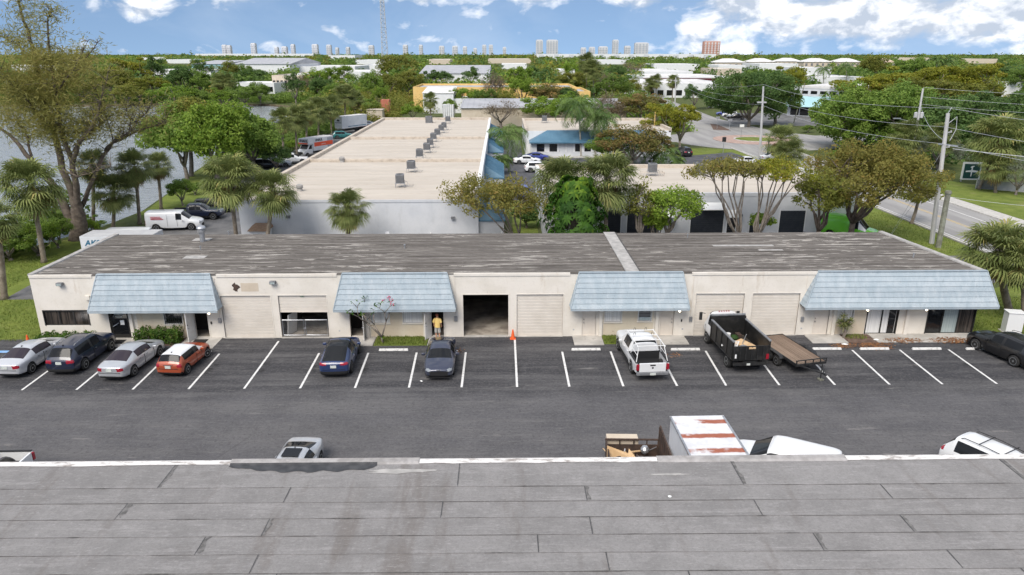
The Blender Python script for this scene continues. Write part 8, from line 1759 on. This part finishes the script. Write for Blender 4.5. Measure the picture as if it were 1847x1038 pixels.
def undergrowth():
    R = np.random.default_rng(55)
    for lab, mat, regs in (('bushy undergrowth along the far lake shore', 'leaf_green', [(-260, -92, 286, 306, 300), (-88, -62, 284, 330, 110)]), ('bushy undergrowth between the lake end and the yellow building', 'leaf_olive', [(-60, -36, 196, 330, 300), (-36, -30, 215, 300, 40), (-28, 48, 232, 251, 40)]),
                           ('bushy undergrowth below the dense trees right of the road', 'leaf_dark', [(72, 150, 122, 152, 170), (88, 170, 178, 205, 150), (100, 190, 140, 166, 150), (96, 170, 88, 122, 90)]), ('bushes between the office and the road', 'leaf_green', [(34, 47, 176, 250, 90), (48, 52, 215, 300, 40)]), ('low thicket on the lake bank by the parking strip', 'leaf_green', [(-46, -42.2, 122, 190, 100), (-50, -46, 130, 190, 50), (-60, -46, 60, 70, 30), (-49.5, -46.8, 72, 78, 14)])):
        X = np.concatenate([R.uniform(a, b, n) for a, b, c, d, n in regs]); Yv = np.concatenate([R.uniform(c, d, n) for a, b, c, d, n in regs]); H = R.uniform(1.6, 5.0 if mat == 'leaf_dark' or 'lake' in lab[-20:] or 'strip' in lab else 7.0, len(X)); k = clear_of_roofs(X, Yv, H, 4); X, Yv, H = X[k], Yv[k], H[k]
        canopy('undergrowth', lab, 'undergrowth', X, Yv, H, R.uniform(1.5, 3.2, len(X)), mat, R, 190, .5, .45, .26)
undergrowth()
def far_wood():
    R = np.random.default_rng(99); nP = 19000
    Yv = 300*np.exp(R.uniform(0, 1, nP)*math.log(4200/300)); X = (R.uniform(-1, 1, nP))*(Yv*.92+60)
    H = R.uniform(5.5, 11.5, nP)+np.where(R.uniform(0, 1, nP) < .06, 4, 0)+np.where(Yv > 1500, R.uniform(0, 7, nP), 0)+np.where((Yv > 600) & (R.uniform(0, 1, nP)*.5+.5*np.sin(X/160+Yv/300)**2 > .9), R.uniform(5, 12, nP), 0); RX = R.uniform(3.0, 6.2, nP)*(1+np.clip((Yv-500)/1200, 0, 1.6))
    keep = clear_of_roofs(X, Yv, H)
    # lake and the open road stay clear
    keep &= ~((X < -60) & (Yv < 300)); keep &= ~((np.abs(X-(62+(Yv-300)*.02)) < 9) & (Yv < 520)); keep &= R.uniform(0, 1, nP) < .66
    cl = R.uniform(0, 1, nP)+.45*np.sin(X/70+1.3)+.35*np.sin(Yv/90+X/140)
    for label, lo, hi, mat in (('green tree canopy running to the horizon', -9, .42, 'leaf_green'), ('dark tree canopy running to the horizon', .42, .75, 'leaf_dark'), ('olive tree canopy running to the horizon', .75, 1.15, 'leaf_olive'), ('bright tree canopy scattered to the horizon', 1.15, 1.4, 'leaf_bright'), ('golden tree canopy scattered to the horizon', 1.4, 9, 'leaf_yellow')):
        ii = keep & (cl >= lo) & (cl < hi); canopy('far_wood', label, 'wood', X[ii], Yv[ii], H[ii], RX[ii], mat, R, 74)
far_wood()
# ------------------------------------------------------------------ vehicles behind, box bodies, lettering
def spot(o, px, py, deg, dx=0, dy=0, z=.025): c = G(px, py); o.location = (c.x+dx, c.y+dy, z); o.rotation_euler = (0, 0, rad(deg)); return o
o = van('cargo_van', 'white cargo van parked in the alley by the lake, red lettering', 'car_white', L=5.7, sub=1); spot(o, 312, 417, -82, 0, .9)
for k, z in enumerate((1.55, 1.42, 1.30)): b = MB(); b.box(1.015, 1.03, -2.2, -1.2+.15*k, z, z+.06); b.build('lettering', M['letter_red'], o)
b = MB(); b.box(1.012, 1.022, -.55, -.53, .5, 1.8); b.box(1.012, 1.022, .45, .47, .5, 1.8); b.build('door_seam', M['trim'], o)
o = pickup('pickup_truck', 'navy pickup behind the white cargo van in the alley', 'car_navy', sub=1); spot(o, 353, 398, -84, 0, .9)
o = suv('suv', 'black suv nose just beyond the navy pickup in the alley', 'car_black', sub=1); spot(o, 374, 389, -84, 0, 2.0)
o = van('cargo_van', 'white high van whose roof shows above the front roof at left', 'car_white', L=5.9, H=2.3, sub=1); c = G(250, 411, 2.3); o.location = (c.x, c.y-.2, .025); o.rotation_euler = (0, 0, rad(-86))
# lettered trailer
c = G(143, 427, 3.0); tr = thing('cargo_trailer', 'white box trailer with dark lettering behind the left roof corner', 'trailer', (c.x+3.1, c.y+1.2, .02), rad(2))
b = MB(); b.box(-3.1, 3.1, -1.2, 1.2, .6, 2.98); b.build('cargo_box', M['box_white'], tr, bevel=.03); b = MB(); b.box(-3.08, 3.08, -1.18, 1.18, 2.982, 3.01); b.build('roof_panel', M['box_grey'], tr)
put('lettering', text_mesh('AKSE', .72, M['letter_teal'], 'lettering', bold=.02, shear=.2, align='LEFT'), tr, (-2.72, -1.212, 2.38), (math.pi/2, 0, 0)); b = MB(); b.box(-2.75, -1.2, -1.215, -1.203, 1.98, 2.04); b.build('underline', M['letter_teal'], tr); add_wheels(tr, .38, .2, 2.2, (0,), 'steel')
# moving truck
def boxtruck(label, loc, deg, L=5.6, H=3.3, cab=True, z0=.95):
    o = thing('box_truck', label, 'truck', loc, rad(deg)); b = MB(); b.box(-1.2, 1.2, -L, 0, z0, H); b.build('cargo_box', M['box_white'], o, bevel=.04); b = MB(); b.box(-1.17, 1.17, -L+.03, -.03, H+.001, H+.03); b.build('roof_panel', M['white_roof'], o)
    if cab:
        b = MB(); b.box(-1.2, 1.2, 0, 1.25, 2.25, H); b.build('attic', M['box_white'], o, bevel=.05)
        b = MB(); b.plate([(0, .55), (2.35, .55), (2.4, .95), (2.3, 1.2), (1.35, 1.42), (.75, 2.2), (0, 2.24)], -1.0, 1.0); b.build('cab', M['car_white'], o, bevel=.07); b = MB(); b.add([(-.85, 1.40, 1.46), (.85, 1.40, 1.46), (.78, .86, 2.14), (-.78, .86, 2.14)], [(0, 1, 2, 3)]); b.build('windshield', M['cglass'], o)
        for s in (-1, 1): b = MB(); b.plate([(.2, 1.42), (1.15, 1.42), (.68, 2.1), (.2, 2.1)], *sorted((s*1.0, s*1.02))); b.build('side_window', M['cglass'], o)
        b = MB(); b.box(-.7, .7, 2.36, 2.42, .65, 1.0); b.build('grille', M['trim'], o)
    b = MB(); b.box(-.4, .4, -L, 2.0 if cab else 0, .5, .9); b.build('chassis', M['black'], o); add_wheels(o, .42, .25, 2.05, (-L*.72, 1.55) if cab else (-L*.8, -L*.9), 'steel'); return o
UH = boxtruck('white moving truck with orange stripe and lettering beside the cream roof', (G(551, 284).x+.3, G(551, 284).y+1.6, .025), 152)
b = MB(); b.box(-1.215, -1.203, -5.4, -.3, 1.75, 2.5); b.build('stripe', M['orange_stripe'], UH); b = MB(); b.box(-1.0, 1.2, 1.252, 1.262, 2.3, 2.52); b.build('stripe', M['orange_stripe'], UH)
put('lettering', text_mesh('UHAUL', .62, M['letter_dark'], 'lettering', bold=.03), UH, (0, 1.268, 2.86), (math.pi/2, 0, math.pi)); put('lettering', text_mesh('UHAUL', .6, M['letter_dark'], 'lettering', bold=.03), UH, (-1.218, -1.6, 2.88), (math.pi/2, 0, -math.pi/2)); put('lettering', text_mesh('uhaul.com', .3, M['paper'], 'lettering'), UH, (-1.222, -2.8, 2.1), (math.pi/2, 0, -math.pi/2))
b = MB(); b.box(-1.214, -1.204, -5.5, -3.9, 1.1, 3.1); b.build('picture_panel', M['car_greyblue'], UH)
ST2 = boxtruck('white semi trailer with dark emblem on its end behind the moving truck', (G(600, 243).x+1.2, G(600, 243).y+1.5, .025), 150, 9.0, 4.0, False, 1.2)
put('lettering', text_mesh('MOVING', .5, M['letter_dark'], 'lettering'), ST2, (0, .012, 2.55), (math.pi/2, 0, math.pi)); b = MB(); b.add([(-.55, .012, 3.0), (0, .012, 3.45), (.55, .012, 3.0), (0, .012, 2.85)], [(0, 1, 2, 3)]); b.build('emblem', M['letter_dark'], ST2); b = MB(); b.box(-1.214, -1.204, -8.6, -2.0, 1.5, 1.65); b.build('stripe', M['letter_teal'], ST2)
for px, py, deg, kind, paint, lab in ((524, 297, -80, 'p', 'car_white', 'white pickup in front of the moving truck'), (498, 303, -80, 's', 'car_greyblue', 'grey blue suv beside the white pickup by the cream roof'), (478, 306, -80, 's', 'car_black', 'black suv leftmost of the cars beside the cream roof'), (486, 290, -80, 'c', 'car_black', 'black car under the trees behind the white pickup'),
        (652, 233, -75, 'c', 'car_maroon', 'maroon sedan past the semi trailer'), (664, 229, -75, 'c', 'car_greyblue', 'pale grey sedan behind the maroon sedan'), (617, 251, -70, 's', 'car_teal', 'teal car between the moving truck and semi trailer'),
        (951, 297, -88, 'c', 'car_white', 'white sedan in the courtyard before the office'), (968, 291, -88, 'c', 'car_brightblue', 'bright blue sedan behind the white courtyard sedan'), (972, 312, -88, 's', 'car_white', 'white suv half hidden below the courtyard sedan'), (944, 362, 4, 's', 'car_brightblue', 'blue suv under the thin orange tree'),
        (1237, 284, 12, 's', 'car_black', 'black suv at the edge of the courtyard lawn'), (1350, 299, -85, 'c', 'car_white', 'white sedan behind the golden crowned tree'), (1398, 292, -85, 'c', 'car_white', 'white sedan beyond the roundabout pole foot'), (1197, 300, -85, 'c', 'car_white', 'white car behind the short courtyard palms'),
        (1330, 217, 80, 'p', 'car_black', 'black pickup under the shade oak'), (1318, 212, 75, 's', 'car_white', 'white suv behind the black pickup under the oak'), (1307, 209, 80, 'c', 'car_brightblue', 'blue car left of the white suv under the oak'), (1290, 196, 80, 'c', 'car_white', 'white car far left of the shade oak')):
    f = {'p': pickup, 's': suv, 'c': sedan}[kind]; nm = {'p': 'pickup_truck', 's': 'suv', 'c': 'sedan'}[kind]; o = f(nm, lab, paint, sub=1); spot(o, px, py, deg, 0, .9 if abs(deg) > 45 else 2.2)
o = van('passenger_van', 'lime green van with white roof behind the right roof corner', 'car_green', L=5.6, H=2.35, roofpaint='car_white', sub=1); c = G(1545, 392, 2.3); o.location = (c.x-.3, c.y+.3, .025); o.rotation_euler = (0, 0, rad(-128))
for k, (px, py) in enumerate(((1236, 172), (1256, 171), (1276, 171), (1200, 172))):
    boxtruck('white truck, %s from the left in the yard by the white warehouses' % ('second', 'third', 'fourth', 'first')[k], (G(px, py).x, G(px, py).y, .025), 95+4*k, 5.5, 3.0)
# ------------------------------------------------------------------ the person at the door
def person():
    x = XW(790); o = thing('person', 'person in yellow shirt and grey shorts standing at the open door, back turned', 'person', (x, 44.35, .078), rad(-8))
    J = {'pel': (0, 0, .93, .135, .11), 'wai': (0, .0, 1.08, .125, .10), 'che': (0, .01, 1.30, .15, .115), 'shl': (0, 0, 1.43, .10, .085), 'nek': (0, .01, 1.51, .052, .052), 'jaw': (0, .03, 1.585, .065, .075), 'hed': (0, .02, 1.68, .078, .095), 'top': (0, .01, 1.755, .05, .06)}
    E_ = [('pel', 'wai'), ('wai', 'che'), ('che', 'shl'), ('shl', 'nek'), ('nek', 'jaw'), ('jaw', 'hed'), ('hed', 'top')]
    for s, n in ((-1, 'l'), (1, 'r')):
        bx = .05 if s > 0 else 0
        J.update({'sh'+n: (s*.17, 0, 1.42, .062, .062), 'el'+n: (s*.245, -.03, 1.14, .045, .045), 'wr'+n: (s*.25, .08+bx, .90, .03, .034), 'ha'+n: (s*.245, .10+bx, .83, .024, .042), 'hp'+n: (s*.095, 0, .86, .092, .095), 'kn'+n: (s*.11, .02, .49, .056, .06), 'an'+n: (s*.115, -.01, .09, .038, .042), 'he'+n: (s*.115, -.05, .04, .036, .036), 'to'+n: (s*.13, .16, .035, .042, .03)})
        E_ += [('shl', 'sh'+n), ('sh'+n, 'el'+n), ('el'+n, 'wr'+n), ('wr'+n, 'ha'+n), ('pel', 'hp'+n), ('hp'+n, 'kn'+n), ('kn'+n, 'an'+n), ('an'+n, 'he'+n), ('an'+n, 'to'+n)]
    def skin(keys, edges, grow, root, name, mat, sub=2):
        ks = list(keys); me = bpy.data.meshes.new(name); me.from_pydata([J[k][:3] for k in ks], [(ks.index(a), ks.index(b)) for a, b in edges], []); t = bpy.data.objects.new(name, me); link(t)
        t.modifiers.new('k', 'SKIN'); md = t.modifiers.new('s', 'SUBSURF'); md.levels = sub; md.render_levels = sub
        for i, k in enumerate(ks): v = me.skin_vertices[0].data[i]; v.radius = (J[k][3]*grow, J[k][4]*grow); v.use_root = k == root
        m2 = evaluated(t); bpy.data.objects.remove(t); m2.materials.clear(); m2.materials.append(mat); m2.polygons.foreach_set('use_smooth', [True]*len(m2.polygons)); m2.name = name; return m2
    bm_ = skin(J, E_, 1.0, 'pel', 'body', M['skin']); f = MB()     # five fingers on each hand, face
    for s, n in ((-1, 'l'), (1, 'r')):
        h = Vector(J['ha'+n][:3])
        for k, ln in enumerate((.07, .08, .075, .06)): p = h+Vector((0, -.03+.02*k, -.02)); f.tube([p, p+Vector((-s*.004, .004, -ln*.5)), p+Vector((-s*.016, .01, -ln*.95))], [.009, .0085, .007], 5)
        p = h+Vector((-s*.005, .035, .02)); f.tube([p, p+Vector((-s*.012, .03, -.02)), p+Vector((-s*.015, .045, -.05))], [.011, .01, .008], 5); f.lathe([(.001, -.02), (.02, 0), (.001, .02)], 6, (s*.082, .015, 1.655))
    f.tube([(0, .10, 1.66), (0, .125, 1.635), (0, .10, 1.625)], [.008, .014, .01], 5)
    bm = bmesh.new(); bm.from_mesh(bm_); t = f.mesh('x', M['skin']); bm.from_mesh(t); bm.to_mesh(bm_); bm.free(); bm_.materials.clear(); bm_.materials.append(M['skin']); body = put('body', bm_, o)
    for s in (-1, 1): b = MB(); b.lathe([(.001, -.01), (.011, 0), (.001, .01)], 6, (s*.032, .105, 1.675)); b.build('eye', M['letter_dark'], o)
    b = MB(); b.cbox((0, .108, 1.60), (.045, .01, .008)); b.build('mouth', M['letter_red'], o)
    # shirt: loose tube with short sleeves; shorts; hair; shoes
    def ring_tube(rings, name, mat, n=14):
        m = MB(); vs = []; fs = []
        for cx, cy, cz, rx, ry in rings:
            for j in range(n): a = 2*math.pi*j/n; vs.append((cx+rx*math.cos(a)*(1+.03*math.sin(3*a+cz*9)), cy+ry*math.sin(a), cz))
        for i in range(len(rings)-1):
            for j in range(n): fs.append((i*n+j, i*n+(j+1) % n, (i+1)*n+(j+1) % n, (i+1)*n+j))
        m.add(vs, fs); return m
    sh = ring_tube([(0, 0, .84, .205, .155), (0, 0, .95, .20, .15), (0, 0, 1.1, .195, .145), (0, .01, 1.3, .205, .145), (0, 0, 1.42, .195, .115), (0, 0, 1.475, .12, .085), (0, .01, 1.50, .065, .065)], 's', 's')
    for s in (-1, 1): sh.tube([(s*.13, 0, 1.42), (s*.20, -.005, 1.36), (s*.245, -.02, 1.18)], [.085, .085, .088], 10, cap=False)
    sh.build('shirt', M['shirt'], o, smooth=True); so_ = ring_tube([(0, 0, .98, .17, .135), (0, 0, .84, .185, .145), (0, 0, .80, .185, .14)], 's', 's')
    for s in (-1, 1): so_.tube([(s*.09, 0, .86), (s*.105, .01, .68), (s*.115, .015, .46)], [.105, .105, .10], 10, cap=False)
    so_.build('shorts', M['shorts'], o, smooth=True); b = MB(); b.lathe([(.088, 1.655), (.096, 1.70), (.085, 1.75), (.05, 1.785), (.0, 1.795)], 12); b.v = [(x_, y_*1.12-.012, z_) for x_, y_, z_ in b.v]; b.build('hair', M['cap'], o, smooth=True)
    for s in (-1, 1): b = MB(); b.cbox((s*.122, .05, .04), (.095, .27, .08)); b.build('shoe', M['shoe'], o, bevel=.03)
person()
# small litter on the asphalt
for k, (px, py, w, l) in enumerate(((612, 641, .2, 'white paper scrap right of the blue fastback'), (823, 634, .22, 'white bag on the asphalt behind the slate sedan'), (1523, 622, .28, 'white litter before the spiky plant'), (1580, 615, .25, 'white litter by the curtained sliding door'), (760, 689, .12, 'small white scrap left of the slate sedan nose'))):
    c = G(px, py); rr = random.Random(k); n = 9; pts = [(w*(.5+.5*rr.random())*math.cos(6.283*i/n), w*.6*(.5+.5*rr.random())*math.sin(6.283*i/n)) for i in range(n)]; b = MB(); b.add([(x, y, rr.uniform(.0, .03)) for x, y in pts]+[(0, 0, .07)], [(i, (i+1) % n, n) for i in range(n)]); tag(b.build('paper_scrap', M['paper'], None, loc=(c.x, c.y, .03 if k != 3 else .08)), l, 'litter')
